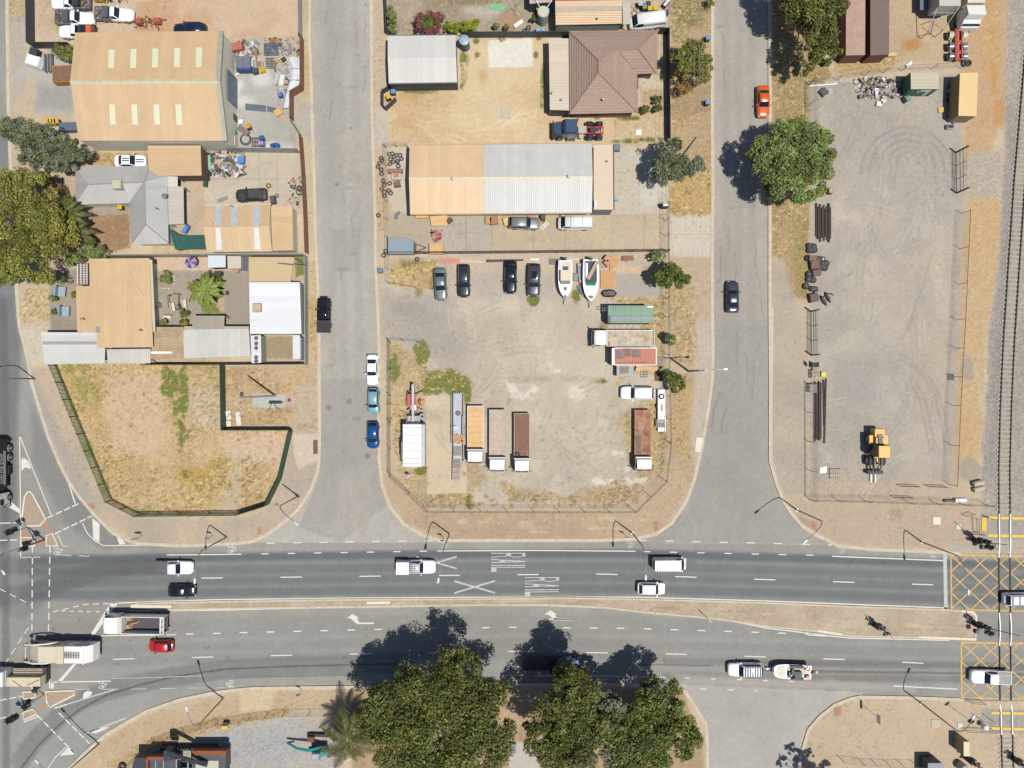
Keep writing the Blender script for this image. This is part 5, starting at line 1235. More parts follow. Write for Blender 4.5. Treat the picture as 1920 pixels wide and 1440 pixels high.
GRN=corr('green_roof',(142,172,148),'X',.32,.8,.08,(120,140,124));GRN2=mat('green_container_wall',(86,112,96),.6,var=.1,dirt=.15,dirtcol=(70,84,76))
b=MB();oc=[(-3.15,-1.2),(2.85,-1.2),(3.2,-.9),(3.2,.9),(2.85,1.2),(-3.15,1.2)]
b.prism(oc,0,2.45);b.build('wall',GRN2,t)
b=MB();b.box(-3.2,3.15,-.2,1.22,2.46,2.56);b.box(-2.9,3.1,-1.22,-.22,2.46,2.53);b.build('roof',GRN,t)
b=MB();b.box(-2.8,3.12,-.95,-.25,2.535,2.56);b.build('roof_panel',corr('blue_grey_panel',(150,166,164),'X',.3,.6),t)
b=MB();b.tube([(-4.0,.55,1.9),(-2.2,.55,2.62)],.03);b.tube([(-4.0,.95,1.9),(-2.2,.95,2.62)],.03)
for i in range(6):x=-3.9+i*.32;b.tube([(x,.55,1.95+i*.13),(x,.95,1.95+i*.13)],.025)
b.build('ladder',GALV,t)
b=MB();b.box(2.3,3.1,.95,1.15,2.6,2.66,Matrix.Rotation(.0,4,'Z'));b.build('offcut',STEELW,t)
t=at_px(1187,669,1.5,'caravan_body','orange red ribbed box trailer topped with loose grey grids','trailer','W')
ORR=corr('orange_roof',(206,128,104),'X',.28,.7,.2,(190,150,130))
b=MB();b.box(-3.15,3.0,-1.25,1.2,.5,2.1,None,.03);b.build('wall',mat('white_dusty_wall',(210,206,200),.6),t)
b=MB();b.box(-3.1,2.75,-1.15,1.12,2.1,2.18);b.build('roof',ORR,t)
b=MB();b.box(2.76,3.1,-1.2,1.15,2.08,2.3);b.box(-3.2,-3.1,-1.25,1.2,2.08,2.22);b.box(-3.1,2.76,1.13,1.22,2.08,2.22);b.box(-3.1,2.76,-1.27,-1.16,2.08,2.22);b.build('roof_edge',STEELW,t)
b=MB()
for i in range(14):b.box(-1.7+i*.3,-1.62+i*.3,.75,.95,2.19,2.25)
b.build('roof_cleats',DGREY,t)
wheelset(t,[-.6,.4],2.4,.36)
GRID='loose steel grids lying on roofs in the yard'
def grid(px,py,z,w,l,n,label,m,rot=0,name='steel_grid',group=None):
 c=P(px,py,z);t=thing(name,label,'grid',(c.x,c.y,z-.08),R(rot),group);b=MB()
 for i in range(n):y=-w/2+(w-.08)*i/(n-1);b.box(-l/2,l/2,y,y+.08,.04,.09)
 b.build('bars',m,t);b=MB()
 for x in(-l/2,0,l/2-.06):b.box(x,x+.06,-w/2,w/2,0,.038)
 b.build('cross_bars',m,t);return t
GG=mat('grid_grey',(150,142,140),.6,var=.2)
grid(1162,665,2.4,1.15,1.3,8,'grey slatted grid on the orange trailer roof nearest its open end',GG,90,group=GRID);grid(1177,661,2.4,1.1,1.2,8,'pale slatted grid in the middle of the orange trailer roof',mat('grid_tan',(170,142,124),.7),90,group=GRID);grid(1194,663,2.4,1.15,1.1,8,'grey slatted grid on the orange trailer roof nearest the fence',GG,90,group=GRID)
t=at_px(1171,694,.7,'low_trailer','short grey flat trailer beside the orange box trailer','trailer','E');b=MB();b.box(-1.15,1.2,-.85,.85,.55,.72);b.build('deck',mat('grey_deck',(168,176,180),.6,var=.12),t);b=MB();b.box(-1.25,-1.15,-.85,.5,.4,1.1);b.build('headboard',BLACK,t);wheelset(t,[0],1.6,.28)
pallet(1171,693.5,.16,'timber grid lying on the short grey flat trailer',0,mat('grid_tan',(170,142,124),.7),1.05,1.2,zb=.84)
t=at_px(1214,690,.5,'timber_stack','pale orange timber beams stacked beside the orange trailer','timber','E',ang=-4);b=MB()
for i in range(4):b.box(-1.5-i*.05,1.5,-.3+i*.15,-.17+i*.15,.0,.4+i*.02)
b.box(-1.65,-1.1,-.5,-.1,0,.55);b.build('beams',mat('orange_beam',(232,196,150),.8,var=.12),t)
for k,(x,y,rot)in enumerate(((1237,678,8),(1236,706,2))):pallet(x,y,.25,('grey slatted pallet between orange trailer and fence','dark slatted pallet shaded by the small green bush')[k],90+rot,(PG,RUSTM)[k],1.1,1.2,slats=8)
pallet(1207,702,.06,'flat dark frame lying in dry grass by the timber beams',0,DGREY,.8,1.1,slats=3)
t=at_px(1240.5,758,.8,'car_trailer','narrow silver car trailer with a spare wheel along the fence','trailer','N');b=MB();b.box(-2.6,2.1,-.48,.48,.5,.62);b.build('deck',mat('alloy_deck',(176,182,196),.4,.4,var=.12),t)
b=MB();b.box(-4.0,1.6,-.62,-.52,.5,.68);b.box(-3.9,-3.0,-.5,.45,.45,.55);b.build('side_rail',GALV,t)
b=MB();b.torus(1.1,.0,.72,.3,.12);o=b.build('spare_wheel',RUBBER,t,True);b=MB();b.cyl(1.1,0,.7,.8,.18);b.build('rim',RIM,o);wheelset(t,[-.3],1.4,.3)
b=MB();b.box(.0,-1.0,-.2,.1,.63,.7)if False else b.box(-1.0,.0,-.2,.1,.63,.7);b.build('timber_offcut',mat('orange_timber',(216,160,104),.8,var=.3,scale=6),t)
pallet(1238.5,794,.75,'grey slatted pallet on the tail of the silver car trailer',0,PG,1.2,1.15,slats=8,zb=.1)
# ---------------------------------------------------------------- boats
def hull(t,L,W,zb,zt,m,deckm,cockpit,name='hull',ends=None):
 """pointed hull, bow at +x: outer skin, gunwale and a recessed cockpit"""
 st=[(-.5,.92),(-.3,.98),(-.05,1),(.15,.95),(.3,.78),(.4,.54),(.47,.24),(.5,.03)]if ends is None else ends
 b=MB();b.loft([[(f*L,-W/2*w*.35,zb),(f*L+.02,-W/2*w*.9,zb+(zt-zb)*.45),(f*L,-W/2*w,zt),(f*L,W/2*w,zt),(f*L+.02,W/2*w*.9,zb+(zt-zb)*.45),(f*L,W/2*w*.35,zb)]for f,w in st]);b.build(name,m,t,False)
 b=MB();x0,x1,w=cockpit;b.box(x0*L,x1*L,-W/2*w,W/2*w,zt+.004,zt+.02);b.build('cockpit_floor',deckm,t)
 b=MB()
 for sg in(1,-1):b.box(x0*L,x1*L,sg*W/2*w-.04,sg*W/2*w+.04,zt+.004,zt+.16)
 b.build('coaming',m,t)
BOATW=paint('boat_white',(246,248,250),.3,k=1.2)
def boattrailer(t,L,W,head=.9):
 b=MB()
 for sg in(1,-1):b.tube([(-L*.45,sg*W*.3,.4),(L*.2,sg*W*.3,.4),(L*.62,0,.42)],.05)
 b.box(L*.6,L*.66,-.1,.1,.36,.5);b.build('trailer_frame',GALV,t);wheelset(t,[-.1*L],W*.98,.3)
t=at_px(1060,523,1.4,'motor_boat','white motor boat with cream canopy on a trailer in the yard','boat','S')
hull(t,5.3,2.05,.5,1.35,BOATW,mat('boat_deck_cream',(226,218,200),.6),(-.46,-.27,.74))
b=MB();b.box(-1.2,.35,-.76,.76,1.95,2.05,None,.06);b.build('canopy',mat('cream_canvas',(238,224,196),.8,var=.06),t)
b=MB();b.quad((.36,-.72,1.95),(.36,.72,1.95),(.75,.62,1.42),(.75,-.62,1.42));b.build('windscreen',mat('green_glass',(150,164,146),.15),t)
b=MB();b.box(1.15,1.6,-.18,.18,1.36,1.42);b.build('deck_hatch',DGREY,t)
b=MB();b.box(-3.1,-2.6,-.22,.22,.7,1.85,None,.08);b.build('outboard_motor',BLACK,t)
b=MB();b.box(-1.75,-1.3,-.3,.4,1.37,1.6);b.build('seat',mat('navy_seat',(64,78,104),.6),t)
b=MB();b.box(2.3,2.62,-.14,.14,1.35,1.42);b.build('anchor_roller',DGREY,t);boattrailer(t,5.3,2.1)
t=at_px(1108,525,1.4,'open_boat','white open runabout with green windscreen and timber aboard','boat','S')
hull(t,5.9,2.3,.5,1.3,BOATW,mat('boat_inside_navy',(70,74,92),.7,var=.35,scale=3),(-.46,.05,.76))
b=MB();b.quad((.35,-.7,1.75),(.35,.7,1.75),(.78,.66,1.36),(.78,-.66,1.36));b.build('windscreen',mat('teal_glass',(64,142,120),.15),t)
b=MB();b.box(-.35,.35,-1.4,1.5,1.6,1.7,Matrix.Translation((-1.3,.2,0))@Matrix.Rotation(R(62),4,'Z')@Matrix.Diagonal((.75,1.0,1,1)));b.build('timber_sheet',TIMBER,t)
b=MB();b.box(-2.4,-.2,-.75,-.45,1.33,1.5);b.build('side_locker',BOATW,t)
b=MB();b.box(2.2,2.6,-.3,.3,1.31,1.36);b.build('anchor_well',mat('anchor_well',(150,120,90),.7),t)
b=MB();b.box(-3.3,-2.75,-.25,.25,.7,1.9,None,.08);b.build('outboard_motor',mat('teal_motor',(70,110,100),.5),t);boattrailer(t,5.9,2.2)
t=at_px(1088.5,513,.5,'dinghy','narrow pale dinghy with blue inside lying beside open runabout','dinghy','S',ang=3);hull(t,2.9,.75,.05,.55,mat('dinghy_cream',(206,190,164),.7),mat('dinghy_blue',(96,142,190),.6),(-.4,.3,.6))
t=at_px(1091,545,.4,'canoe','small grey tender lying on the dirt between the boats','dinghy','S',ang=28);hull(t,1.7,.7,.02,.4,mat('tender_grey',(130,138,142),.6),mat('tender_inside',(96,104,108),.6),(-.35,.25,.6))
t=at_px(1079,520,.3,'storage_tub','grey plastic tub standing between the two parked boats','tub','N');b=MB();b.box(-.5,.5,-.32,.32,0,.5,None,-.04);b.build('tub',mat('grey_tub',(132,130,124),.6),t);b=MB();b.box(-.52,.52,-.34,.34,.5,.55,None,.03);b.build('lid',mat('grey_tub_lid',(148,146,140),.6),t)
t=at_px(1486,1259.5,1.2,'towed_boat','white fishing boat with red lifebuoy on a trailer behind four wheel drive','boat','W',ang=-2)
hull(t,5.3,2.05,.5,1.25,BOATW,mat('boat_deck_grey',(206,200,184),.6),(-.46,.16,.82),ends=[(-.5,.94),(-.3,.98),(-.05,1),(.2,.99),(.36,.9),(.44,.76),(.48,.6),(.5,.45)])
b=MB();b.prism([(1.0,-.8),(1.0,.8),(1.9,.75),(2.3,.3),(2.3,-.3),(1.9,-.75)],1.26,1.32);b.build('foredeck',mat('boat_deck_cream',(226,218,200),.6),t)
for x,y,l,w,c in((.55,.25,.3,.35,(70,74,90)),(.1,-.1,.35,.45,(70,66,76)),(-.6,.25,1.0,.5,(52,56,74)),(-.6,.9,1.7,.12,(60,66,80)),(-.5,-.78,1.9,.16,(56,66,86))):
 b=MB();b.box(x-l/2,x+l/2,y-w,y+w,1.28,1.28+random.uniform(.25,.5));b.build('seat' if w>.2 else 'side_pocket',mat('boat_seat_%d'%c[0],c,.6),t)
b=MB();b.torus(-2.05,-.55,1.5,.28,.08);b.build('lifebuoy',paint('buoy_red',(214,90,70)),t)
b=MB();b.box(-2.45,-1.7,-.98,-.1,1.27,1.4);b.build('rear_locker',BOATW,t)
b=MB();b.box(-2.3,-1.8,.35,.75,1.3,1.7);b.build('fuel_tank',paint('fuel_red',(200,60,60)),t)
b=MB();b.box(-3.0,-2.55,-.2,.2,.6,1.6,None,.07);b.build('outboard_motor',BLACK,t);b=MB();b.tube([(-2.9,.0,1.2),(-3.4,-.15,1.3)],.05);b.box(-3.5,-3.2,-.3,.1,1.25,1.4);b.build('warning_flag',paint('flag_red',(216,80,70)),t)
boattrailer(t,5.3,2.1)
# ---------------------------------------------------------------- yellow loader
t=at_px(1644,848,1.2,'wheel_loader','yellow articulated wheel loader with fork tines in the gravel yard','loader','S')
YEL=paint('loader_yellow',(238,176,34),.45);LG=mat('loader_grey',(112,112,116),.6,var=.2,scale=3)
b=MB();b.box(-3.4,-2.2,-.75,.75,.9,2.0,None,.08);b.box(-2.2,-.4,-.62,.62,1.0,2.1,None,.05);b.build('engine_cover',YEL,t)
b=MB();b.box(-2.6,-1.1,-.35,.35,2.1,2.16);b.box(-2.0,-1.6,-.28,.1,2.16,2.3);b.box(-1.5,-1.2,-.2,.25,2.16,2.26);b.build('engine_grille',LG,t)
b=MB();b.box(-1.2,.55,-.78,.78,.9,3.1,None,.06);b.build('cab',mat('cab_glass_dark',(52,54,58),.2),t)
b=MB();b.box(-1.1,.6,-.82,.82,3.1,3.24,None,.05);b.build('cab_roof',YEL,t)
for sg in(1,-1):
 b=MB();b.box(-2.5,-1.2,sg*1.05-.3,sg*1.05+.3,1.55,1.7,None,.05);b.build('fender',YEL,t)
 b=MB();b.tube([(.8,sg*.5,1.6),(2.0,sg*.5,1.5),(3.0,sg*.45,.6)],.13,6);b.build('lift_arm',LG,t)
 b=MB();b.box(3.2,4.4,sg*.3-.07,sg*.3+.07,.18,.26);b.build('fork_tine',mat('tine_steel',(190,190,194),.4,.5),t)
b=MB();b.tube([(.9,0,1.9),(1.9,0,1.7),(2.7,0,.9)],.1,6);b.tube([(.7,.25,1.5),(1.6,.2,1.2)],.07);b.build('hydraulic_ram',mat('ram_brown',(110,90,74),.5),t)
b=MB();b.box(.6,1.5,-.5,.5,.7,1.3,None,.08);b.build('front_frame',YEL,t)
b=MB();b.loft([[(2.7,y,.15),(2.62,y,.75),(2.95,y,1.0),(3.2,y,.85),(3.1,y,.2)]for y in(-1.1,1.1)]);b.build('bucket',LG,t)
wheelset(t,[-1.9,1.25],2.4,.72,dual=[-1.9,1.25])
# ---------------------------------------------------------------- teal excavator, dark drilling plant
t=at_px(592,1398,1.2,'mini_excavator','teal excavator with lowered boom beside the palm fronds','excavator','W',ang=-2)
TEAL=paint('teal',(36,160,158),.4)
b=MB();b.tube([(-.5,.25,1.3),(.8,.3,2.0),(2.4,.2,1.8),(4.2,-.1,.9)],[.24,.22,.18,.14],8);b.build('boom',TEAL,t)
b=MB();b.tube([(4.2,-.1,.9),(3.3,-.05,.4)],.13,6);b.build('dipper_arm',TEAL,t)
b=MB();b.loft([[(-1.0+.8*math.cos(a)*s_,.9+.62*math.sin(a)*s_,z)for a in[math.pi*2*q/14 for q in range(14)]]for z,s_ in((.7,1),(1.25,1.0),(1.4,.85))]);b.build('counterweight',TEAL,t)
b=MB();b.box(-1.6,.4,.0,1.5,.75,1.2,None,.08);b.build('upper_body',mat('teal_dark',(40,96,96),.5),t)
b=MB();b.box(-.9,.3,.5,1.5,1.2,2.3,None,.05);b.build('cab',mat('cab_grey',(150,158,166),.3),t)
b=MB();b.box(-.75,.15,.65,1.35,2.3,2.36);b.build('cab_roof',mat('cab_roof_grey',(186,190,196),.4),t)
for sg in(-1.1,1.1):
 b=MB();b.box(-1.6,1.2,sg-.25,sg+.25,0,.6,None,.06);b.build('track',RUBBER,t)
b=MB();b.box(.3,1.3,-1.1,-.4,.7,1.1);b.build('bucket',RUSTM,t)
t=at_px(338,1424,2.0,'crushing_plant','black and rust red mobile crushing plant with slanted conveyor','plant machine','E')
DKM=mat('plant_dark',(70,74,82),.5,.2,var=.2,scale=2);RSTR=mat('plant_rust',(150,78,42),.7,var=.35,scale=3)
b=MB();b.box(-6.2,-3.9,-2.2,.6,1.2,2.6,None,.04);b.build('rear_module',DKM,t)
b=MB();b.box(-3.8,-.2,-2.4,.5,1.3,2.9,None,.04);b.build('centre_module',mat('plant_grey',(96,98,104),.5,.2,var=.2,scale=2),t)
b=MB();b.box(1.8,6.6,-2.0,1.1,1.0,2.4,None,.04);b.build('front_module',mat('plant_grey',(96,98,104),.5,.2,var=.2,scale=2),t)
b=MB();b.box(2.4,5.6,-1.5,.1,2.42,2.5);b.build('hopper_cover',mat('plant_cream',(206,200,176),.6),t)
for q_ in((2.0,6.7,.95,1.6,2.0,2.7),(-4.2,-.5,.45,.9,2.3,2.95),(-4.3,-4.0,-2.0,.6,2.3,3.0)):b=MB();b.box(*q_);b.build('rust_guard',RSTR,t)
b=MB();b.tube([(-.6,2.2,4.4),(2.5,.6,3.5),(4.2,-.3,2.9)],.32,4);b.build('conveyor',DKM,t)
b=MB()
for y in(1.95,2.45):b.tube([(-.8,y,4.6),(2.7,y-1.7,3.7)],.05)
b.box(-1.2,-.3,1.0,2.4,2.9,4.2);b.build('conveyor_frame',DKM,t)
b=MB()
for x in(-.1,1.5):b.box(x,x+.15,-2.0,.7,2.9,3.1)
for y in(-2.0,.55):b.box(.05,1.5,y,y+.15,2.9,3.1)
for x in(-3.0,-1.9):b.box(x,x+.1,-2.3,.4,2.92,3.02)
b.build('guard_rail',mat('rail_pale',(186,190,206),.4,.2),t)
for sg in(-1.9,.9):
 b=MB();b.box(-3.5,4.5,sg-.3,sg+.3,0,1.0,None,.1);b.build('track',RUBBER,t)
# ------------------------------------------------------------------ buildings (corner pixels are where the eaves show in the photo)
WALLC=mat('cream_wall',(240,234,212),.8,var=.08,scale=.7,dirt=.1,dirtcol=(180,168,140))
WALLG=mat('green_grey_wall',(172,178,166),.7,var=.08);WALLB=mat('brown_wall',(112,84,74),.8,var=.1)
WALLD=mat('dark_wall',(72,76,86),.6,var=.08);WALLBR=mat('brick_wall',(150,116,98),.9,var=.2,scale=6)
TAN=(224,191,148)
def cen(pts):return Vector((sum(p[0]for p in pts)/len(pts),sum(p[1]for p in pts)/len(pts),0))
def slab(b,q,th):
 """thin roof sheet from 3D corners (counter-clockwise from above)"""
 n=len(q);vs=[tuple(p)for p in q]+[(p[0],p[1],p[2]-th)for p in q]
 b.add(vs,[tuple(range(n)),tuple(range(2*n-1,n-1,-1))]+[(i,i+n,(i+1)%n+n,(i+1)%n)for i in range(n)])
def ccw(q):
 a=sum(q[i][0]*q[(i+1)%len(q)][1]-q[(i+1)%len(q)][0]*q[i][1]for i in range(len(q)))
 return q if a>0 else q[::-1]
def inset(q,d):
 c=cen(q);out=[]
 for p in q:
  v=Vector((c.x-p[0],c.y-p[1]));s=Vector((math.copysign(min(d,abs(v.x)),v.x),math.copysign(min(d,abs(v.y)),v.y)));out.append((p[0]+s.x,p[1]+s.y))
 return out
def window(parent,mount,px0,py,w,z0,z1,face):
 pass
def gable(name,label,cat,corners,he,hr,ridge,roofm,wallm,over=.25,gut=None,th=.08,split=None,roof2=None,group=None):
 """corners TL,TR,BR,BL in photo pixels at eave height; ridge along 'x' or 'y'"""
 q=[P(x,y,he)for x,y in corners];c=cen(q);t=thing(name,label,cat,(c.x,c.y,LAND),0,group)
 TL,TR,BR,BL=q
 if ridge=='x':A_,B_=(TL+BL)/2,(TR+BR)/2;e1,e2=(TL,TR),(BL,BR)
 else:A_,B_=(TL+TR)/2,(BL+BR)/2;e1,e2=(TL,BL),(TR,BR)
 A_.z=B_.z=hr
 b=MB();w=inset([(p.x,p.y)for p in q],over);w=ccw(w);b.prism(w,LAND,he-.02)
 wl=inset([(p.x,p.y)for p in q],over)
 if ridge=='x':g=[(wl[0],wl[3],A_),(wl[1],wl[2],B_)]
 else:g=[(wl[0],wl[1],A_),(wl[3],wl[2],B_)]
 for k,(a,d,rd)in enumerate(g):
  oth=B_ if rd is A_ else A_;v=(oth-rd).normalized()*over;r_=(rd.x+v.x,rd.y+v.y,hr-.06)
  o2=v.normalized()*.12
  b.loft([[(a[0],a[1],he-.03),(d[0],d[1],he-.03),r_],[(a[0]+o2 .x,a[1]+o2 .y,he-.03),(d[0]+o2 .x,d[1]+o2 .y,he-.03),(r_[0]+o2 .x,r_[1]+o2 .y,r_[2])]])
 b.build('wall',wallm,t,world=True)
 for k,(a,d)in enumerate((e1,e2)):
  b=MB();slab(b,ccw([a,d,B_,A_]),th);m=roofm if(roof2 is None or k==0)else roof2
  if split:
   f,m2=split
   a2,d2=a.lerp(d,f),d;A2,B2=A_.lerp(B_,f),B_
   b=MB();slab(b,ccw([a,a2,A2,A_]),th);b.build('roof',m,t,world=True)
   b=MB();slab(b,ccw([a2,d2,B2,A2]),th);b.build('roof',m2,t,world=True)
  else:b.build('roof',m,t,world=True)
 if gut:
  b=MB()
  for a,d in(e1,e2):
   n=((d-a).cross(Vector((0,0,1)))).normalized();n=n if n.dot(a-c)>0 else-n
   b.prism([(a+n*.0).xy,(d+n*.0).xy,(d+n*.16).xy,(a+n*.16).xy],he-.17,he-.04)
  b.build('gutter',gut,t,world=True)
 t['_A']=tuple(A_);t['_B']=tuple(B_)
 return t
def ridgecap(t,m,w=.22):
 A_,B_=Vector(t['_A']),Vector(t['_B']);n=(B_-A_).cross(Vector((0,0,1))).normalized()
 b=MB();b.loft([[p+n*w-Vector((0,0,.06)),p+Vector((0,0,.05)),p-n*w-Vector((0,0,.06))]for p in(A_,B_)],caps=True);b.build('ridge_cap',m,t,world=True)
def onroof(t,he,hr,ridge,corners,poly,m,name,lift=.012,th=.02):
 """thin sheet (skylight, patch) laid on a gable roof; poly in photo pixels as seen"""
 q=[P(x,y,he)for x,y in corners];TL,TR,BR,BL=q;A_,B_=Vector(t['_A']),Vector(t['_B'])
 def zat(x,y):
  if ridge=='x':
   half=abs(TL.y-BL.y)/2;d=abs(y-(A_.y+(B_.y-A_.y)*(x-A_.x)/(B_.x-A_.x)))
  else:half=abs(TL.x-TR.x)/2;d=abs(x-A_.x)
  return hr-(hr-he)*min(1,d/half)
 out=[]
 for px,py in poly:
  z=hr
  for _ in range(4):p=P(px,py,z);z=zat(p.x,p.y)
  out.append(Vector((p.x,p.y,z+lift+th)))
 b=MB();slab(b,ccw(out),th);return b.build(name,m,t,world=True)
def flat(name,label,cat,corners,h,roofm,wallm=None,posts=False,fall=.25,side=None,over=.1,th=.07,group=None,roofname='roof',base=LAND,hs=None):
 """flat or single pitched roof on walls or posts; corners TL,TR,BR,BL pixels"""
 hs=hs or[h]*len(corners);q=[P(x,y,z)for(x,y),z in zip(corners,hs)];c=cen(q);t=thing(name,label,cat,(c.x,c.y,base),0,group)
 b=MB();slab(b,ccw(q),th);b.build(roofname,roofm,t,world=True)
 if wallm:
  b=MB();b.prism(ccw(inset([(p.x,p.y)for p in q],over)),base,min(hs)-th-.005)
  b.build('wall',wallm,t,world=True)
 if posts:
  for p in inset([(p.x,p.y)for p in q],.12):
   b=MB();b.box(p[0]-.05,p[0]+.05,p[1]-.05,p[1]+.05,base,min(hs)-th);b.build('post',GALV,t,world=True)
 return t
def vent(parent,px,py,z,r=.22,m=None):
 c=P(px,py,z);b=MB();b.cyl(c.x,c.y,z-.35,z,r*.6,12);b.loft([[(c.x+r*s_*math.cos(2*math.pi*q/12),c.y+r*s_*math.sin(2*math.pi*q/12),z+dz)for q in range(12)]for dz,s_ in((0,.8),(.12,1.1),(.3,1.0),(.4,.5))]);b.build('roof_vent',m or mat('vent_white',(226,228,226),.4,.2),parent,True,world=True)
def flue(parent,px,py,z,h=.8,lean=0):
 c=P(px,py,z);b=MB();b.cyl(c.x,c.y,z-.1,z+h,.06,8);b.cyl(c.x,c.y,z+h,z+h+.12,.1,8);b.build('flue_pipe',mat('flue_metal',(150,152,152),.5,.4),parent,world=True)
def wallpatch(parent,a,c,z0,z1,m,name,out):
 """door/window on a wall: a, c world xy ends of the opening, out = outward normal"""
 b=MB();A_=Vector((a[0],a[1],0));C_=Vector((c[0],c[1],0));o=Vector((out[0],out[1],0))*.06
 b.prism([(A_+o).xy,(C_+o).xy,(C_-o).xy,(A_-o).xy],z0,z1);return b.build(name,m,parent,world=True)
RT=corr('tan_roof',TAN,'X',.28,.28,.10,(204,168,116));RT2=corr('tan_roof_y',TAN,'Y',.3,.4,.08,(204,168,116))
c4=[(141,61),(416,58),(424,264),(148,264)]
t=gable('shed','big tan roofed steel shed with nine pale skylight strips','shed',c4,4.4,5.9,'x',RT,WALLC,.06,None)
ridgecap(t,mat('cream_trim',(216,208,180),.5),.3);SKY=mat('skylight_sheet',(240,238,206),.35,var=.05)
for x0,x1,y0,y1 in[(204,215,93,128),(245,256,92,128),(286,297,91,127),(327,338,90,126),(368,379,89,126)]:onroof(t,4.4,5.9,'x',c4,[(x0,y0),(x1,y0),(x1-1,y1),(x0-1,y1)],SKY,'skylight')
for x0 in(205,246.5,288,329):onroof(t,4.4,5.9,'x',c4,[(x0,196),(x0+10.5,196),(x0+12.5,234),(x0+2,234)],SKY,'skylight')
b=MB();p,q=P(408,61,4.6),P(416,263,4.6);rp=Vector(t['_B'])
for(a,d)in((P(416.5,58,4.4),rp),(rp,P(424.5,264,4.4))):b.loft([[a+Vector((-.5,0,.03)),a+Vector((.12,0,.03)),a+Vector((.12,0,-.2)),a+Vector((-.5,0,-.2))],[d+Vector((-.5,0,.05)),d+Vector((.12,0,.05)),d+Vector((.12,0,-.2)),d+Vector((-.5,0,-.2))]])
b.build('barge_capping',mat('zinc_capping',(196,192,176),.5,.2),t,world=True)
x=(P(432,60,0)).x;wy=[P(0,150,0).y,P(0,205,0).y];xr=P(424,160,4.4).x-.2
wallpatch(t,(xr,wy[0]),(xr,wy[1]),LAND,3.6,mat('roller_door_blue',(120,138,152),.5,.1,wave=('Z',.12,.4)),'roller_door',(1,0))
t=flat('lean_to','tan ribbed roof outbuilding with dark brown walls against the big shed','outbuilding',[(277,273),(376,273),(378,329),(280,330)],3.1,RT2,WALLB,fall=.1)
wallpatch(t,P(300,335,0).xy,P(330,335,0).xy,LAND,LAND+.01,WALLB,'threshold',(0,-1))
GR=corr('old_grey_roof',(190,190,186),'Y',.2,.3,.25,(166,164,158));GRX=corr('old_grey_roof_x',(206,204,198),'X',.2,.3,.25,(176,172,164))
zE,zR=2.7,4.3
c=P(240,380,0);t=thing('house','L-shaped grey hipped tin roof house in the tree shaded garden','house',(c.x,c.y,LAND))
def tri(name,px,m,par):
 b=MB();slab(b,ccw([P(x,y,z)for x,y,z in px]),.06);b.build(name,m,par,world=True)
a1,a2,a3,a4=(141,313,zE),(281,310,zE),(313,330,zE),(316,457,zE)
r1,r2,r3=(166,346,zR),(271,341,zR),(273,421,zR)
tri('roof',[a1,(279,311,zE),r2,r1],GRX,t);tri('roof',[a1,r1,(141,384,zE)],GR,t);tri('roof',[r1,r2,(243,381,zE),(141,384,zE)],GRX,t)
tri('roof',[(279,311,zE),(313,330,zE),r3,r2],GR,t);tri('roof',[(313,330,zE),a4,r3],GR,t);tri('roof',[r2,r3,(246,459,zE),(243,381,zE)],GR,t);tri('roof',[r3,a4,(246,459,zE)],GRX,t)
b=MB()
for a,d in(((166,346),(271,341)),((271,341),(273,421)),((279,312),(271,341)),((243,381),(271,341)),((246,458),(273,421)),((316,456),(273,421))):
 za=zR if a in((166,346),(271,341),(273,421))else zE;zd=zR if d in((166,346),(271,341),(273,421))else zE
 b.tube([P(a[0],a[1],za+.03),P(d[0],d[1],zd+.03)],.07,5)
b.build('ridge_cap',mat('rust_ridge',(176,160,146),.7,var=.2,dirt=.3,dirtcol=(160,120,96)),t,world=True)
b=MB();b.prism([P(145,317,zE).xy,P(277,314,zE).xy,P(277,379,zE).xy,P(145,380,zE).xy],LAND,2.6);b.prism([P(250,340,zE).xy,P(309,340,zE).xy,P(311,454,zE).xy,P(250,454,zE).xy],LAND,2.61);b.build('wall',WALLC,t,world=True)
b=MB();p=P(224,348,4.2);b.box(p.x-.7,p.x+.5,p.y-.55,p.y+.6,3.6,4.75);b.build('chimney',mat('chimney_render',(206,196,176),.8),t,world=True)
b=MB();p=P(309,368,3.6);b.cyl(p.x,p.y,2.9,3.6,.04,6);b.loft([[(p.x+.38*s_*math.cos(2*math.pi*q/12),p.y+.38*s_*math.sin(2*math.pi*q/12),3.6+dz)for q in range(12)]for s_,dz in((.2,0),(.7,.06),(1,.2))]);b.build('satellite_dish',mat('dish_grey',(120,136,142),.5),t,world=True)
flue(t,298,393,3.5)
flat('carport','small grey flat roofed carport beside the grey hipped house','carport',[(314,348),(344,350),(345,420),(315,421)],2.5,mat('pale_grey_roof',(206,198,184),.6,var=.06,wave=('Y',.5,.2)),posts=True)
flat('annexe','white panelled lean-to roof between carport and tan outbuilding','lean-to',[(312,330),(333,331),(333,350),(313,350)],2.6,mat('white_panel_roof',(226,222,212),.5,var=.05,wave=('Y',.6,.3)),posts=True)
c4=[(386,386),(507,384),(510,469),(387,470)]
t=gable('garage','tan gabled garage with translucent strips across its roof','garage',c4,2.9,3.7,'x',RT,WALLC,.15,mat('cream_trim',(216,208,180),.5))
BS=mat('blue_translucent_sheet',(196,206,214),.4);WS=mat('white_translucent_sheet',(240,238,230),.4)
for x in(404,434,475):onroof(t,2.9,3.7,'x',c4,[(x,386),(x+11,386),(x+10,424),(x-1,424)],BS,'roof_light')
for x in(404,476):onroof(t,2.9,3.7,'x',c4,[(x,427),(x+9,427),(x+13,468),(x+2,468)],WS,'roof_light')
for x,y in((397,420),(446,420),(489,419)):vent(t,x,y,3.75,.16)
ridgecap(t,mat('tan_trim',(232,206,160),.5),.12);flue(t,437,388,3.2,.6)
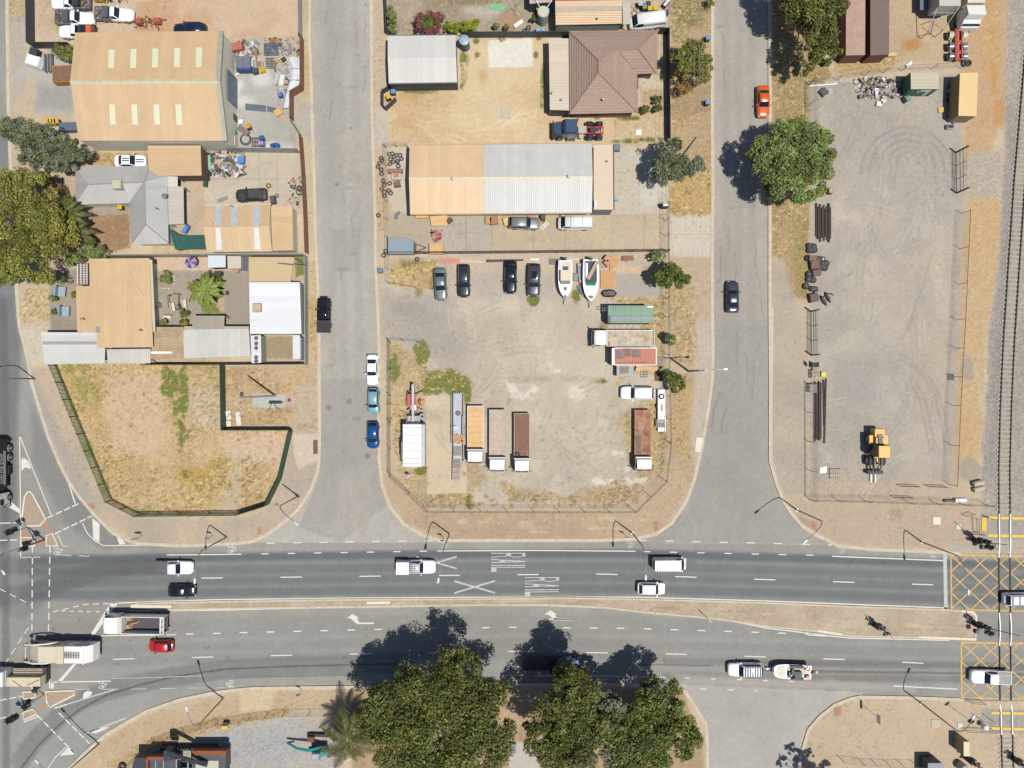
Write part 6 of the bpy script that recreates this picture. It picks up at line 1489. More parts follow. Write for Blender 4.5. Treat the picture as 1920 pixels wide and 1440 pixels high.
flat('skillion','tan ribbed skillion roof joined to the tan gabled garage','lean-to',[(508,387),(548,386),(550,469),(511,470)],2.6,RT2,WALLC)
t=flat('bungalow','tan tin roofed bungalow with flues above the dry grass lot','house',[(167,485),(280,484),(287,651),(183,652),(182,624),(145,622),(142,537),(168,536)],3.3,RT,WALLC,over=.4,hs=[3.2,3.2,3.2,3.2,3.2,3.0,3.0,3.1])
b=MB();p,q=P(182,557,3.25),P(283,556,3.25);b.box(p.x,q.x,p.y-.06,p.y+.06,3.2,3.28);p=P(278,560,3.3);q=P(272,651,3.3);b.box(p.x-.03,p.x+.03,q.y,p.y,3.2,3.25);b.build('roof_seam',mat('tan_trim',(232,206,160),.5),t,world=True)
b=MB();p=P(183,618,3.3);b.box(p.x-.3,p.x+.3,p.y-.4,p.y+.4,3.19,3.24);b.build('roof_patch',mat('grey_patch',(160,160,160),.6,var=.15),t,world=True)
flue(t,159,599,3.2,.9);flue(t,268,620,3.2,.9)
b=MB();p,q=P(239,508,3.4),P(268,556,3.4);b.tube([p,q],.03);b.build('cable',STEELW,t,world=True)
b=MB();a,d=P(281,487,3.1),P(287,622,3.1);b.prism([(a.x-.02,a.y),(a.x+.3,a.y),(d.x+.3,d.y),(d.x-.02,d.y)],2.95,3.1);b.build('gutter',mat('cream_trim',(216,208,180),.5),t,world=True)
GW=corr('white_grey_roof',(224,224,218),'Y',.26,.45,.1,(200,198,190));GG2=corr('pale_grey_roof2',(214,212,202),'X',.3,.3,.15,(190,186,174))
t=flat('carport','pale ribbed carport at the street end below the tan bungalow','carport',[(77,623),(181,623),(197,655),(196,681),(83,683)],2.5,GW,posts=True)
b=MB();a=P(80,640,2.55);d=P(181,646,2.55);b.box(a.x,d.x,d.y,a.y,2.505,2.53);b.build('roof_light',mat('grey_roof_light',(176,168,158),.6,var=.1),t,world=True)
flat('carport','narrow pale roof between street carport and brown pergola','carport',[(200,655),(282,654),(282,681),(202,681)],2.3,GG2,posts=True)
t=flat('pergola','weathered tan slatted pergola roof beside the tan bungalow','pergola',[(288,613),(344,613),(345,671),(282,674)],2.4,mat('pergola_slats',(196,170,134),.85,var=.2,scale=1,dirt=.35,dirtcol=(150,130,104),wave=('Y',.3,.8)),posts=True)
b=MB();p,q=P(282,660,2.6),P(322,662,2.6);b.box(p.x,q.x,q.y-.08,p.y+.08,2.41,2.5);b.build('white_batten',STEELW,t,world=True)
t=flat('shed','long pale grey shed roof beside the white ribbed shed','shed',[(344,618),(466,616),(470,668),(345,672)],2.5,GG2,WALLC)
b=MB();a,d=P(345,615,2.4),P(466,615,2.4);b.box(a.x,d.x,a.y-.2,a.y+.25,2.2,2.35);b.build('verge_sheet',mat('mossy_sheet',(186,192,160),.8,var=.15),t,world=True)
flat('patio_roof','grey brown flat patio roof over the paved courtyard','patio roof',[(362,592),(421,592),(420,617),(360,616)],2.5,mat('patio_grey',(172,164,150),.8,var=.06,wave=('X',.4,.2)),posts=True)
t=thing('courtyard_slab','plain grey brown paved courtyard strip beside the white ribbed shed','paving',P(445,560,LAND));b=MB();b.prism([P(422,516).xy,P(466,518).xy,P(467,614).xy,P(422,615).xy],LAND-.05,LAND+.04);b.build('slab',mat('paver_grey',(166,154,138),.9,var=.06),t,world=True)
WR=corr('white_ribbed',(246,247,250),'Y',.32,.7,0,var=.02)
t=flat('shed','bright white ribbed roof shed with a square roof unit','shed',[(467,529),(562,529),(565,626),(469,626)],3.0,WR,WALLG,fall=.1)
b=MB();p=P(482,577,3.3);b.box(p.x-.62,p.x+.62,p.y-.62,p.y+.62,3.02,3.6,None,.06);b.build('roof_cooler',mat('cooler_beige',(204,186,158),.6),t,world=True)
flat('lean_to','tan flat lean-to roof joined above the white ribbed shed','lean-to',[(468,482),(552,482),(545,528),(467,528)],2.5,mat('tan_flat_roof',(214,190,146),.8,var=.05,dirt=.2,dirtcol=(190,164,124)),posts=True)
flat('shed','small bluish white roofed garden shed in the courtyard','garden shed',[(390,479),(423,479),(423,501),(390,502)],2.1,mat('blue_white_roof',(222,230,236),.5,var=.03),WALLD)
flat('shed','small cream roofed garden shed next to the bluish white one','garden shed',[(426,480),(452,480),(452,503),(427,504)],1.9,mat('cream_shed_roof',(214,204,184),.6,var=.05),WALLC)
t=flat('walkway_roof','narrow white roof strip holding a row of dark coils','lean-to',[(470,629),(489,628),(490,680),(472,681)],2.5,mat('white_strip_roof',(230,232,232),.5,var=.04),WALLG)
for i,y in enumerate((634,644,652.5,662,670,677)):
 p=P(480,y,2.65);o=thing('pot' if i==3 else 'cable_coil',('white tyre ring in the row of dark coils on the white strip roof' if i==3 else 'round dark coil in the row on the white strip roof'),'coil',(p.x,p.y,2.5),0,None if i==3 else 'dark coils on the white strip roof')
 b=MB();b.torus(0,0,.1,.2,.09);b.build('ring',STEELW if i==3 else mat('coil_grey',(122,112,108),.7,var=.2),o,True)
 if i!=3:b=MB();b.cyl(0,0,.02,.12,.16,12);b.build('core',mat('coil_core',(104,96,92),.7),o)
flat('store','white flat roofed store at the street corner of the small yard','store',[(549,628),(562,628),(563,672),(549,673)],2.3,mat('white_strip_roof',(230,232,232),.5,var=.04),WALLG)
b=thing('water_tank','small grey tank against the wall of the white ribbed shed lot','tank',P(567,655,LAND));m=MB();m.box(-.25,.45,-1.6,1.6,0,2.0,None,.05);m.build('tank_body',mat('tank_blue_grey',(180,190,200),.5),b);m=MB();m.box(-.1,.3,-.3,.3,2.0,2.08);m.build('lid',GALV,b)
t=thing('shade_cloth','dark green shade cloth hung behind the tan garage','shade cloth',P(348,455,LAND));b=MB();b.loft([[P(x0,y0,z0),P(x1,y1,z1)]for x0,y0,z0,x1,y1,z1 in((317,429,2.0,328,466,1.5),(332,438,1.8,340,470,1.5),(352,441,1.7,352,468,1.6),(384,440,2.0,386,468,1.8))],caps=False,closed=False);b.build('cloth',mat('green_shade',(42,92,84),.8,var=.15),t,world=True)
for x,y in((318,430),(385,441),(330,467),(385,468)):
 b=MB();p=P(x,y,1.6);b.cyl(p.x,p.y,LAND,1.9,.04,6);b.build('post',GALV,t,world=True)
t=thing('parasol','blue and pink panelled parasol in the courtyard','parasol',P(356.5,491.5,LAND));top=P(357,491.5,2.3);l=t.location
for k in range(8):
 a0,a1=2*math.pi*(k+.2)/8,2*math.pi*(k+1.2)/8;b=MB();cx,cy=top.x-l.x,top.y-l.y
 b.add([(cx,cy,2.45),(cx+.88*math.cos(a0),cy+.88*math.sin(a0),2.0),(cx+.88*math.cos(a1),cy+.88*math.sin(a1),2.0)],[(0,1,2)]);b.build('canopy_panel',mat('parasol_blue',(70,84,168),.7)if k%2 else mat('parasol_pink',(206,150,168),.7),t)
b=MB();b.cyl(top.x-l.x,top.y-l.y,0,2.43,.03,8);b.build('pole',GALV,t)
c4=[(727,67),(854,66),(857,154),(729,156)]
t=gable('shed','white low pitched roof shed with dark charcoal walls','shed',c4,2.9,3.3,'x',mat('off_white_roof',(222,220,212),.5,var=.03,dirt=.08,dirtcol=(200,196,186),wave=('X',.3,.25)),WALLD,.06,mat('charcoal_gutter',(92,94,102),.5))
t=thing('rainwater_tank','round pale blue lidded rainwater tank at the corner of the charcoal shed','water tank',P(872,88,LAND));b=MB();b.cyl(0,0,0,2.0,.72,22);b.build('tank_wall',mat('tank_slate',(92,108,122),.5),t);b=MB();b.cyl(0,0,2.0,2.2,.74,22,.3);b.build('lid',mat('tank_lid',(164,190,206),.5),t)
TILE=mat('brown_tiles',(178,152,136),.8,var=.22,scale=5,wave=('Y',.33,.7));TILEX=mat('brown_tiles_x',(172,148,132),.8,var=.22,scale=5,wave=('X',.33,.7))
zE,zR=2.8,5.0
c=P(1140,135,0);t=thing('house','brown tiled hipped roof house with a recessed porch','house',(c.x,c.y,LAND))
k1,k2,k3=(1123,113,zR),(1123,136,zR),(1159,93,zR-.5);k4=(1197,91,zR-.5)
TLh,TRh,SRh,Ish,BRh,BLh=(1067,58,zE),(1233,56,zE),(1231,137,zE),(1195,139,zE),(1196,211,zE),(1068,214,zE)
tri('roof',[TLh,TRh,k4,k3,k1],TILE,t);tri('roof',[TLh,k1,k2,BLh],TILEX,t);tri('roof',[BLh,k2,BRh],TILE,t);tri('roof',[k1,k3,(1191,134,zE+.1),Ish,BRh,k2],TILEX,t);tri('roof',[TRh,SRh,k4],TILEX,t);tri('roof',[k4,SRh,(1191,139,zE),(1191,134,zE+.1),k3],TILE,t)
b=MB()
for a,d in((TLh,k1),(k1,k2),(k2,BLh),(k2,BRh),(k1,k3),(k3,k4),(k4,TRh),(k4,SRh),(k3,(1190,133,zE+.1))):b.tube([P(a[0],a[1],a[2]+.05),P(d[0],d[1],d[2]+.05)],.1,5)
b.build('ridge_tiles',mat('ridge_tile',(186,146,128),.8,var=.15),t,world=True)
b=MB();b.prism([P(1074,64,zE).xy,P(1188,64,zE).xy,P(1188,206,zE).xy,P(1074,207,zE).xy],LAND,2.7);b.prism([P(1187.5,64,zE).xy,P(1227,64,zE).xy,P(1225,132,zE).xy,P(1187.5,132,zE).xy],LAND,2.69);b.build('wall',WALLBR,t,world=True)
b=MB();b.prism([P(1196,142).xy,P(1210,140).xy,P(1210,152).xy,P(1196,168).xy],LAND,LAND+.25);b.build('porch_step',CONC,t,world=True)
vent(t,1130,187,3.9,.14)
t=flat('verandah','long pale roofed verandah along the side of the tiled house','verandah',[(1029,72),(1067,72),(1069,207),(1031,206)],2.6,mat('cream_verandah',(220,206,184),.6,var=.05,wave=('Y',.4,.25)),posts=True);flue(t,1034,177,2.6,.8);vent(t,1052,188,2.7,.14,GALV)
b=MB();a,d=P(1034,205,2.6),P(1066,205,2.6);b.prism([(a.x,a.y),(d.x,d.y),(d.x,d.y+.1),(a.x,a.y+.1)],LAND,2.4);b.build('end_wall',WALLD,t,world=True)
c4=[(768,273),(1110,269),(1110,398),(769,401)]
WSG=corr('workshop_grey_roof',(212,212,206),'X',.3,.25,.06,(196,190,176));WST=corr('workshop_tan_roof',(232,200,158),'X',.3,.2,.05,(216,182,136))
t=gable('workshop','long workshop with half tan and half pale grey roof','workshop',c4,3.3,4.1,'x',WST,mat('workshop_wall',(226,206,170),.8,var=.1),.4,mat('rust_gutter',(196,170,146),.6,var=.1),split=(.407,WSG));ridgecap(t,mat('cream_ridge',(236,220,190),.5),.22)
vent(t,849,335,4.15,.22);vent(t,1066,331,4.15,.22)
t=flat('office','cream flat roofed office joined to the end of the workshop','office',[(1113,272),(1149,271),(1150,393),(1113,393)],3.4,mat('cream_flat_roof',(228,208,180),.7,var=.04),mat('office_wall_grey',(140,146,150),.6),over=.05);flue(t,1138,304,3.4,.5)
b=MB();p=P(1116,383,3.5);b.box(p.x-.15,p.x+.15,p.y-.45,p.y+.45,3.4,3.7);b.build('roof_unit',STEELW,t,world=True)
b=MB();a,d=P(1149.5,271,3.4),P(1150.5,393,3.4);b.prism([(a.x,a.y),(a.x+.12,a.y),(d.x+.12,d.y),(d.x,d.y)],3.15,3.42);b.build('fascia',mat('dark_fascia',(80,78,80),.6),t,world=True)
c4=[(1040,-70),(1165,-70),(1166,46),(1041,50)]
t=flat('house','cream and grey banded roof house at the top photo edge','house',[(1041,2),(1166,0),(1166,44),(1042,47)],3.0,RT2,WALLG,over=.15,hs=[3.4,3.4,2.9,2.9])
b=MB();slab(b,ccw([P(1041,13,3.3),P(1166,11,3.3),P(1166,20,3.24),P(1041,22,3.24)]),.02);b.build('roof_band',mat('band_grey',(190,178,160),.6),t,world=True);vent(t,1119,36,3.1,.1,DGREY)
b=MB();a,d=P(1086,53),P(1106,53);b.box(a.x,d.x,P(0,51,0).y-.55,P(0,51,0).y-.45,1.2,1.9);b.build('window',GLASS,t,world=True)
flat('house','red tin roof house showing only its edge at the top photo border','house',[(1041,-40),(1165,-40),(1165,-1),(1041,4)],3.3,corr('red_roof',(196,104,96),'X',.3,.4),WALLG,over=.2)
flat('carport','pale carport roof beside the white panel van','carport',[(1167,5),(1182,4),(1182,45),(1168,46)],2.5,mat('pale_grey_roof',(206,198,184),.6,var=.06),posts=True)
flat('lean_to','grey pink flat lean-to roof at the top edge above the round tank','lean-to',[(992,-30),(1035,-30),(1035,4),(993,7)],2.6,mat('pinkish_roof',(196,180,168),.7,var=.06),WALLD)
t=thing('rainwater_tank','round cream topped concrete rainwater tank below the lean-to','water tank',P(1017,40,LAND));b=MB();b.cyl(0,0,0,2.6,.8,22);b.build('tank_wall',mat('tank_concrete',(176,182,174),.8,var=.1),t);b=MB();b.cyl(0,0,2.6,2.72,.82,22,.7);b.build('lid',mat('tank_cream_lid',(212,210,190),.7),t)
b=MB();b.tube([(-.4,.5,2.65),(-1.3,1.9,2.9)],.05);b.tube([(.5,.5,2.65),(1.5,1.9,2.9)],.05);b.build('inlet_pipe',STEELW,t)
def container(label,corners,h,roofm,wallm,ridge='Y',group=None,name='shipping_container'):
 t=flat(name,label,'container',corners,h,roofm,wallm,over=.02,th=.04,group=group);return t
CG='rusty shipping containers side by side at the top edge'
container('pale rust red shipping container beside the tall eucalypt trees',[(1587,-80),(1623,-80),(1622,103),(1586,104)],2.6,mat('container_rust_roof',(188,156,136),.7,var=.12,scale=1,dirt=.4,dirtcol=(196,176,160),dscale=.5),RUSTM,group=CG)
container('dark brown shipping container second from the eucalypt trees',[(1632,-80),(1668,-80),(1667,102),(1632,104)],2.6,mat('container_brown_roof',(128,104,96),.7,var=.1,scale=1,dirt=.12,dirtcol=(110,88,80)),RUSTM,group=CG)
t=container('green walled site container with cream roof and white painted arrow',[(1707.5,135),(1760.5,135),(1760,167),(1708,167)],2.6,mat('cream_ribbed_roof',(206,198,168),.6,var=.05,wave=('Y',.2,.6)),mat('green_wall',(54,112,92),.6,var=.1),name='site_container')
yb=P(0,167,2.6).y+.02;x0,x1=P(1708,0,2.6).x,P(1760,0,2.6).x
b=MB();xa=x0+1.7;b.box(xa,xa+1.5,yb-.03,yb,1.7,2.15);b.box(xa+1.0,xa+1.5,yb-.031,yb-.002,.45,1.7);b.box(xa-.25,xa+.0,yb-.03,yb,1.35,1.8);b.build('painted_symbol',mat('symbol_white',(222,230,226),.6),t,world=True)
t=container('tan shipping container with ribbed end doors by the railway fence',[(1800,137),(1834,136),(1831,218),(1797,217)],2.6,mat('tan_container_roof',(240,206,146),.6,var=.05,dirt=.06,dirtcol=(210,170,110)),mat('tan_container_wall',(170,144,104),.7,var=.15,wave=('X',.28,.9)))
t=flat('equipment_cabinet','pale topped railway equipment cabinet with dark side near the lamp post','cabinet',[(1807,1391),(1818,1391),(1818,1418),(1807,1418)],2.4,mat('cabinet_cream',(226,208,168),.6),mat('cabinet_side',(168,150,120),.7),over=.01,th=.06)
t=flat('equipment_hut','grey roofed hut cut by the bottom edge near the railway','hut',[(1740,1431),(1768,1431),(1780,1470),(1740,1475)],2.3,mat('hut_roof_grey',(142,148,160),.6,var=.05),WALLD,over=.05)
t=thing('concrete_pipe','upright round grey concrete pipe beside the grey roofed hut','pipe',P(1799,1434,LAND));b=MB();b.cyl(0,0,0,1.4,.62,20);b.build('pipe_wall',CONC,t);b=MB();b.cyl(0,0,1.4,1.43,.5,20);b.build('cap',mat('pipe_top',(156,158,160),.7),t)
# ------------------------------------------------------------------ trees: tapered trunk, limbs, crown of thousands of leaf faces
def leafquads(P0,N0,size,rs):
 n=len(P0);t=rs.normal(size=(n,3));t-=(t*N0).sum(1,keepdims=True)*N0;t/=np.linalg.norm(t,axis=1,keepdims=True)+1e-9
 bt=np.cross(N0,t);s=size*rs.uniform(.6,1.3,(n,1));w=s*rs.uniform(.35,.7,(n,1))
 v=np.stack([P0-t*s,P0-bt*w+t*s*.1,P0+t*s,P0+bt*w+t*s*.1],1).reshape(-1,3)
 return v
def quadmesh(name,v,m,parent,tint=None):
 n=len(v)//4;me=bpy.data.meshes.new(name);me.vertices.add(len(v));me.vertices.foreach_set('co',v.astype(np.float32).ravel())
 me.loops.add(len(v));me.loops.foreach_set('vertex_index',np.arange(len(v),dtype=np.int32));me.polygons.add(n);me.polygons.foreach_set('loop_start',np.arange(n,dtype=np.int32)*4);me.update(calc_edges=True)
 tint=np.ones((len(v),3),np.float32)if tint is None else np.repeat(tint,4,0)
 at=me.color_attributes.new('clump','FLOAT_COLOR','POINT');at.data.foreach_set('color',np.concatenate([tint,np.ones((len(v),1))],1).astype(np.float32).ravel())
 me.materials.append(None);return mk(me,name,m,parent)
LG1=leafmat('leaf_olive',(56,64,30),(116,120,58));LG2=leafmat('leaf_mid_green',(70,88,44),(142,154,90));LG3=leafmat('leaf_grey_green',(70,78,56),(132,138,106));LG4=leafmat('leaf_yellow_green',(74,80,34),(146,144,72))
LG5=leafmat('leaf_deep_green',(60,74,34),(118,126,62));LP=leafmat('bougainvillea',(112,20,66),(176,44,110));LD=leafmat('leaf_dry',(110,88,52),(168,136,84))
BARK=mat('bark_pale',(176,150,124),.9,var=.3,scale=6,bump=.4);BARKD=mat('bark_dark',(104,84,70),.9,var=.3,scale=6,bump=.4)
def tree(name,label,blobs,h,leaf,n,size=.3,trunk=.28,base=None,cat='tree',group=None,bark=None,zlow=.35,gap=.5,seed=1,sub=.36,limbs=True,flower=None):
 """blobs: (px, py, r px) circles of the crown as seen; h: tree height"""
 rs=np.random.RandomState(seed);zc=h*.68;n=int(n*2.3);size*=.66;sub*=.82
 B=[(P(x,y,zc),r/S*(HC-zc)/HC)for x,y,r in blobs]
 tot=sum(r*r for _,r in B);cx=sum(p.x*r*r for p,r in B)/tot;cy=sum(p.y*r*r for p,r in B)/tot
 if base:q=P(*base);cx,cy=q.x,q.y
 RR=max(math.hypot(p.x-cx,p.y-cy)+r for p,r in B)
 t=thing(name,label,cat,(cx,cy,LAND),0,group)
 subs=[]
 for p,r in B:
  k=max(8,int(19*gap*2));z_=r
  for i in range(k):
   d=rs.normal(size=3);d/=np.linalg.norm(d);d[2]=abs(d[2])*.9-.22
   f=rs.uniform(.45,.95)
   x=p.x-cx+d[0]*r*f;y=p.y-cy+d[1]*r*f
   dome=math.sqrt(max(.05,1-min(1,math.hypot(x,y)/(RR*1.05))**4))
   ztop=h*(zlow+(1-zlow)*dome);z=max(h*zlow*.55,ztop-r*sub*.9-rs.uniform(0,.28)*h*(1-max(0,d[2])))
   subs.append((x,y,z,r*sub*rs.uniform(.7,1.3)))
 w=np.array([s[3]**2*rs.choice((.35,.9,1.1,1.2))for s in subs]);w/=w.sum();cnt=np.maximum(8,(w*n).astype(int));PP=[];NN=[];TT=[]
 for(x,y,z,r),c in zip(subs,cnt):
  v_=rs.uniform(.68,1.4);TT.append(np.tile(np.array([[v_*rs.uniform(.9,1.12),v_,v_*rs.uniform(.8,1.2)]]),(c,1)))
  d=rs.normal(size=(c,3));d/=np.linalg.norm(d,axis=1,keepdims=True);f=rs.uniform(.25,1.05,(c,1))**.55
  PP.append(np.array([x,y,z])+d*r*f*np.array([1,1,.75]));nn=d*.7+rs.normal(size=(c,3))*.75+np.array([0,0,.55]);NN.append(nn/np.linalg.norm(nn,axis=1,keepdims=True))
 PP=np.concatenate(PP);NN=np.concatenate(NN);PP[:,2]=np.maximum(PP[:,2],.12)
 quadmesh('crown',leafquads(PP,NN,size,rs),leaf,t,np.concatenate(TT))
 if flower is not None:
  k=rs.choice(len(PP),len(PP)//2,replace=False);keep=np.hypot(PP[k,0],PP[k,1])>RR*.38
  quadmesh('blossom',leafquads(PP[k][keep]+NN[k][keep]*.12,NN[k][keep],size,rs),flower,t)
 if trunk:
  b=MB();b.tube([(0,0,0),(rs.uniform(-.2,.2),rs.uniform(-.2,.2),h*.2),(rs.uniform(-.3,.3),rs.uniform(-.3,.3),h*.38)],[trunk,trunk*.8,trunk*.65],8)
  if limbs:
   top=np.array(b.v[-1])
   for(x,y,z,r)in[subs[i]for i in rs.choice(len(subs),min(len(subs),max(5,len(B)*3)),replace=False)]:
    a=np.array([0,0,h*.34]);e=np.array([x,y,z]);m1=a*.6+e*.4+rs.normal(size=3)*RR*.06;m2=a*.25+e*.75+rs.normal(size=3)*RR*.05
    b.tube([a,m1,m2,e],[trunk*.45,trunk*.3,trunk*.18,trunk*.08],6)
  b.build('trunk',bark or BARK,t,True)
 return t
tree('roadside_tree','largest spreading olive green tree, broad crown over the southern verge',[(760,1330,62),(830,1290,66),(890,1330,70),(820,1370,76),(740,1390,56),(900,1400,62),(700,1350,34),(845,1235,26),(800,1420,56),(930,1370,36),(870,1250,40),(722,1308,40),(768,1282,42),(925,1300,34)],12,LG1,30000,.27,.5,base=(815,1318),seed=3,gap=.75,zlow=.56)
tree('roadside_tree','dense olive tree hiding the blue truck beside the road',[(1060,1330,58),(1078,1278,44),(1040,1400,54),(1110,1380,54),(1035,1320,34),(1066,1262,30),(1010,1365,28)],12.5,LG1,15000,.27,.4,base=(1062,1310),seed=4,gap=.6,zlow=.62)
tree('roadside_tree','thin crowned tree between two dense olive trees with pale branches',[(1125,1305,26),(1150,1400,44),(1090,1430,36),(1145,1350,30),(1160,1310,20)],10,LG3,5200,.24,.3,base=(1110,1290),seed=5,gap=.4,sub=.3)
tree('roadside_tree','darker green tree with ragged edge beside the southern side street',[(1215,1330,50),(1250,1312,34),(1225,1296,26),(1210,1400,60),(1160,1380,44),(1265,1370,42),(1180,1420,44),(1290,1385,30),(1170,1340,34)],10.0,LG5,17000,.27,.4,base=(1195,1318),seed=6,gap=.6,zlow=.55)
tree('sparse_tree','small sparse grey leaved tree at the bottom edge beside the side street',[(1548,1474,26),(1505,1474,14),(1528,1450,14),(1590,1482,18),(1560,1455,10)],6.0,LG3,2200,.2,.12,base=(1520,1445),seed=7,gap=.35,sub=.3)
tree('street_tree','big rounded green tree leaning over the wide side street',[(1490,300,52),(1440,290,38),(1450,335,40),(1530,300,40),(1500,255,36),(1510,350,38),(1465,250,26),(1545,260,22),(1420,310,22)],8.0,LG2,22000,.23,.35,base=(1450,330),seed=8,gap=.65)
tree('eucalypt_tree','tall shaggy tree beside rusty shipping containers at the top edge',[(1510,20,42),(1530,70,34),(1480,-5,36),(1550,20,30),(1520,105,26),(1555,100,22),(1500,-40,44),(1560,-30,36)],9.0,LG1,15000,.25,.3,base=(1470,60),seed=9,gap=.6)
tree('street_tree','yellow green round tree between tiled house and side street',[(1290,105,26),(1312,125,24),(1280,130,22),(1305,100,22),(1315,145,18),(1275,110,16)],5.5,LG4,5200,.2,.2,base=(1278,135),seed=10,gap=.6)
tree('sparse_bush','thin brown leaved shrub under the yellow green street tree',[(1290,160,17),(1278,168,12)],3.0,LD,700,.15,.07,seed=11,gap=.4)
tree('street_tree','grey green tree standing against the power pole near workshop',[(1258,300,30),(1240,320,24),(1272,325,26),(1308,310,18),(1290,320,16),(1245,285,20),(1262,275,16)],6.0,LG3,6400,.2,.22,base=(1252,322),seed=12,gap=.55)
tree('yard_tree','round green tree growing through the yard wire fence',[(1235,522,16),(1265,515,20),(1275,528,16),(1255,505,14),(1245,530,13),(1285,522,10)],4.5,LG5,4200,.18,.15,base=(1252,526),seed=13,gap=.6)
tree('bush','green bush at the corner where two wire fences meet',[(1238,482,11),(1226,484,8)],2.2,LG2,800,.14,.05,cat='bush',seed=14)
tree('bush','small green bush on the yard fence beside orange trailer',[(1258,638,12),(1252,632,8)],2.4,LG2,1000,.14,.05,cat='bush',seed=15)
tree('bush','round green bush beside the power pole outside the yard',[(1262,712,16),(1275,718,12),(1254,704,12),(1266,728,10)],3.0,LG5,2200,.16,.08,cat='bush',seed=16)
tree('garden_tree','grey green wind swept tree reaching over the western street corner',[(40,250,34),(20,245,22),(75,275,34),(110,285,34),(140,290,26),(70,300,26),(120,310,22),(95,255,22)],6.5,LG3,11500,.2,.3,base=(110,290),seed=17,gap=.6)
tree('garden_tree','largest yellow olive tree in the north western garden',[(40,370,48),(30,430,52),(80,400,44),(90,450,46),(25,480,44),(70,500,36),(110,420,32),(10,340,30),(75,345,24),(20,520,24)],8.5,LG4,22000,.24,.35,base=(66,430),seed=18,gap=.65)
tree('garden_shrub','dark green shrub tucked between palm fronds and tan bungalow',[(175,468,20),(150,480,18),(190,475,14),(130,490,14)],2.8,LG2,2600,.16,.08,cat='shrub',seed=19)
tree('garden_shrub','brown twiggy shrub below the grey green corner tree',[(95,345,14),(110,355,12),(80,335,12)],2.6,LD,1000,.15,.06,cat='shrub',seed=20)
tree('garden_shrub','yellow green shrub between dark fence and big shed',[(122,100,13),(134,108,10),(108,95,12),(138,95,9)],2.4,LG4,1700,.14,.06,cat='shrub',seed=21)
tree('bougainvillea','magenta flowering bougainvillea behind the charcoal shed',[(803,40,20),(792,48,16),(815,52,16),(800,60,18),(786,36,10),(820,32,12)],3.2,LG5,3000,.15,.08,cat='shrub',seed=22,flower=LP,limbs=False)
tree('hedge','bright green clipped hedge beside the magenta bougainvillea',[(842,52,11),(856,52,11),(870,50,11),(884,50,11),(893,44,8)],1.8,leafmat('leaf_bright',(84,104,26),(150,160,50)),3200,.14,.04,cat='hedge',seed=23,zlow=.5,limbs=False)
tree('garden_shrub','loose green shrub along the dark side fence near bougainvillea',[(735,30,10),(737,44,9),(738,56,8),(732,15,6)],2.2,LG2,1000,.15,.04,cat='shrub',seed=24)
for k,(x,y,r,lab)in enumerate(((1232,188,9,'green shrub at the front garden corner of the tiled house, upper of two'),(1234,205,10,'green shrub at the front garden corner of the tiled house, lower of two'),(1209,206,9,'sparse green shrub beside the front path of tiled house'))):
 tree('garden_shrub',lab,[(x,y,r),(x+4,y-3,r*.6)],1.4,LG5,600,.13,.04,cat='shrub',seed=30+k,limbs=False)
for k,(x,y,r,lab)in enumerate(((312,521,14,'leafy green shrub in a square stone edged bed'),(347,587,10,'dark green shrub at the end of the patio roof'),(345,606,9,'bright green shrub below the patio roof end'),(308,603,8,'green pot plant beside the brown pergola'),(404,522,14,'low dark shrub behind the courtyard palm'),(140,553,7,'small cactus like shrub beside the blue grey benches'),(100,560,8,'green shrub on the street fence of the tan bungalow, upper'),(104,585,7,'brownish shrub on the street fence of the tan bungalow, lower'),(950,52,6,'small green plant by the dark fence near tyres'),(930,49,6,'small sparse plant in the bare backyard'),(1000,36,6,'small dry shrub at the foot of the concrete tank'),(1330,5,9,'dark green bush on the street verge at the top edge'))):
 tree('garden_shrub',lab,[(x,y,r),(x+r*.4,y+r*.3,r*.6)],1.5,(LG2,LG5,LG4)[k%3],int(60*r),.13,.03,cat='shrub',seed=40+k,limbs=False)
def palm(label,px,py,h,L,nf,leaf,seed,base=None,trunk=.16,lean=(0,0)):
 rs=np.random.RandomState(seed);q=P(px,py,h);b0=P(*base)if base else q
 t=thing('palm_tree',label,'palm',(b0 .x,b0 .y,LAND));o=np.array([q.x-b0 .x,q.y-b0 .y,h-LAND])
 for i in range(nf):
  a=2*math.pi*(i+rs.uniform(-.3,.3))/nf;l=L*rs.uniform(.75,1.1);lift=rs.uniform(.25,.75);vs=[]
  def pt(s):return o+np.array([math.cos(a)*l*s,math.sin(a)*l*s,l*(lift*s-.75*s*s)])
  side=np.array([-math.sin(a),math.cos(a),0])
  for k in range(30):
   s=.1+.9*k/29;p=pt(s);w=l*.17*math.sin(math.pi*min(1,s*.85+.12))*rs.uniform(.8,1.1);d=pt(min(1,s+.04))-p;d/=np.linalg.norm(d)+1e-9
   for sg in(1,-1):
    e=p+side*sg*w+d*w*.6-np.array([0,0,w*.3]);vs+=[p-d*.07,p+d*.07,e+d*.03,e-d*.03]
  for k in range(8):
   p,e=pt(k/8),pt((k+1)/8);vs+=[p-side*.05,p+side*.05,e+side*.04,e-side*.04]
  quadmesh('frond',np.array(vs),leaf,t)
 b=MB();b.tube([(0,0,0),(o[0]*.5,o[1]*.5,o[2]*.5),tuple(o)],[trunk*1.2,trunk,trunk*.9],8);b.build('trunk',mat('palm_trunk',(196,188,170),.8,var=.15),t,True)
PL=leafmat('palm_leaf',(76,98,40),(140,148,72));PD=leafmat('palm_dark',(54,66,30),(104,108,54))
palm('courtyard palm with a leaning pale trunk over the small lawn',384,543,3.6,2.9,13,PL,2,base=(410,560),trunk=.12)
palm('palm with drooping fronds behind the yellow olive garden tree',118,400,4.5,3.2,16,PD,3,base=(125,405))
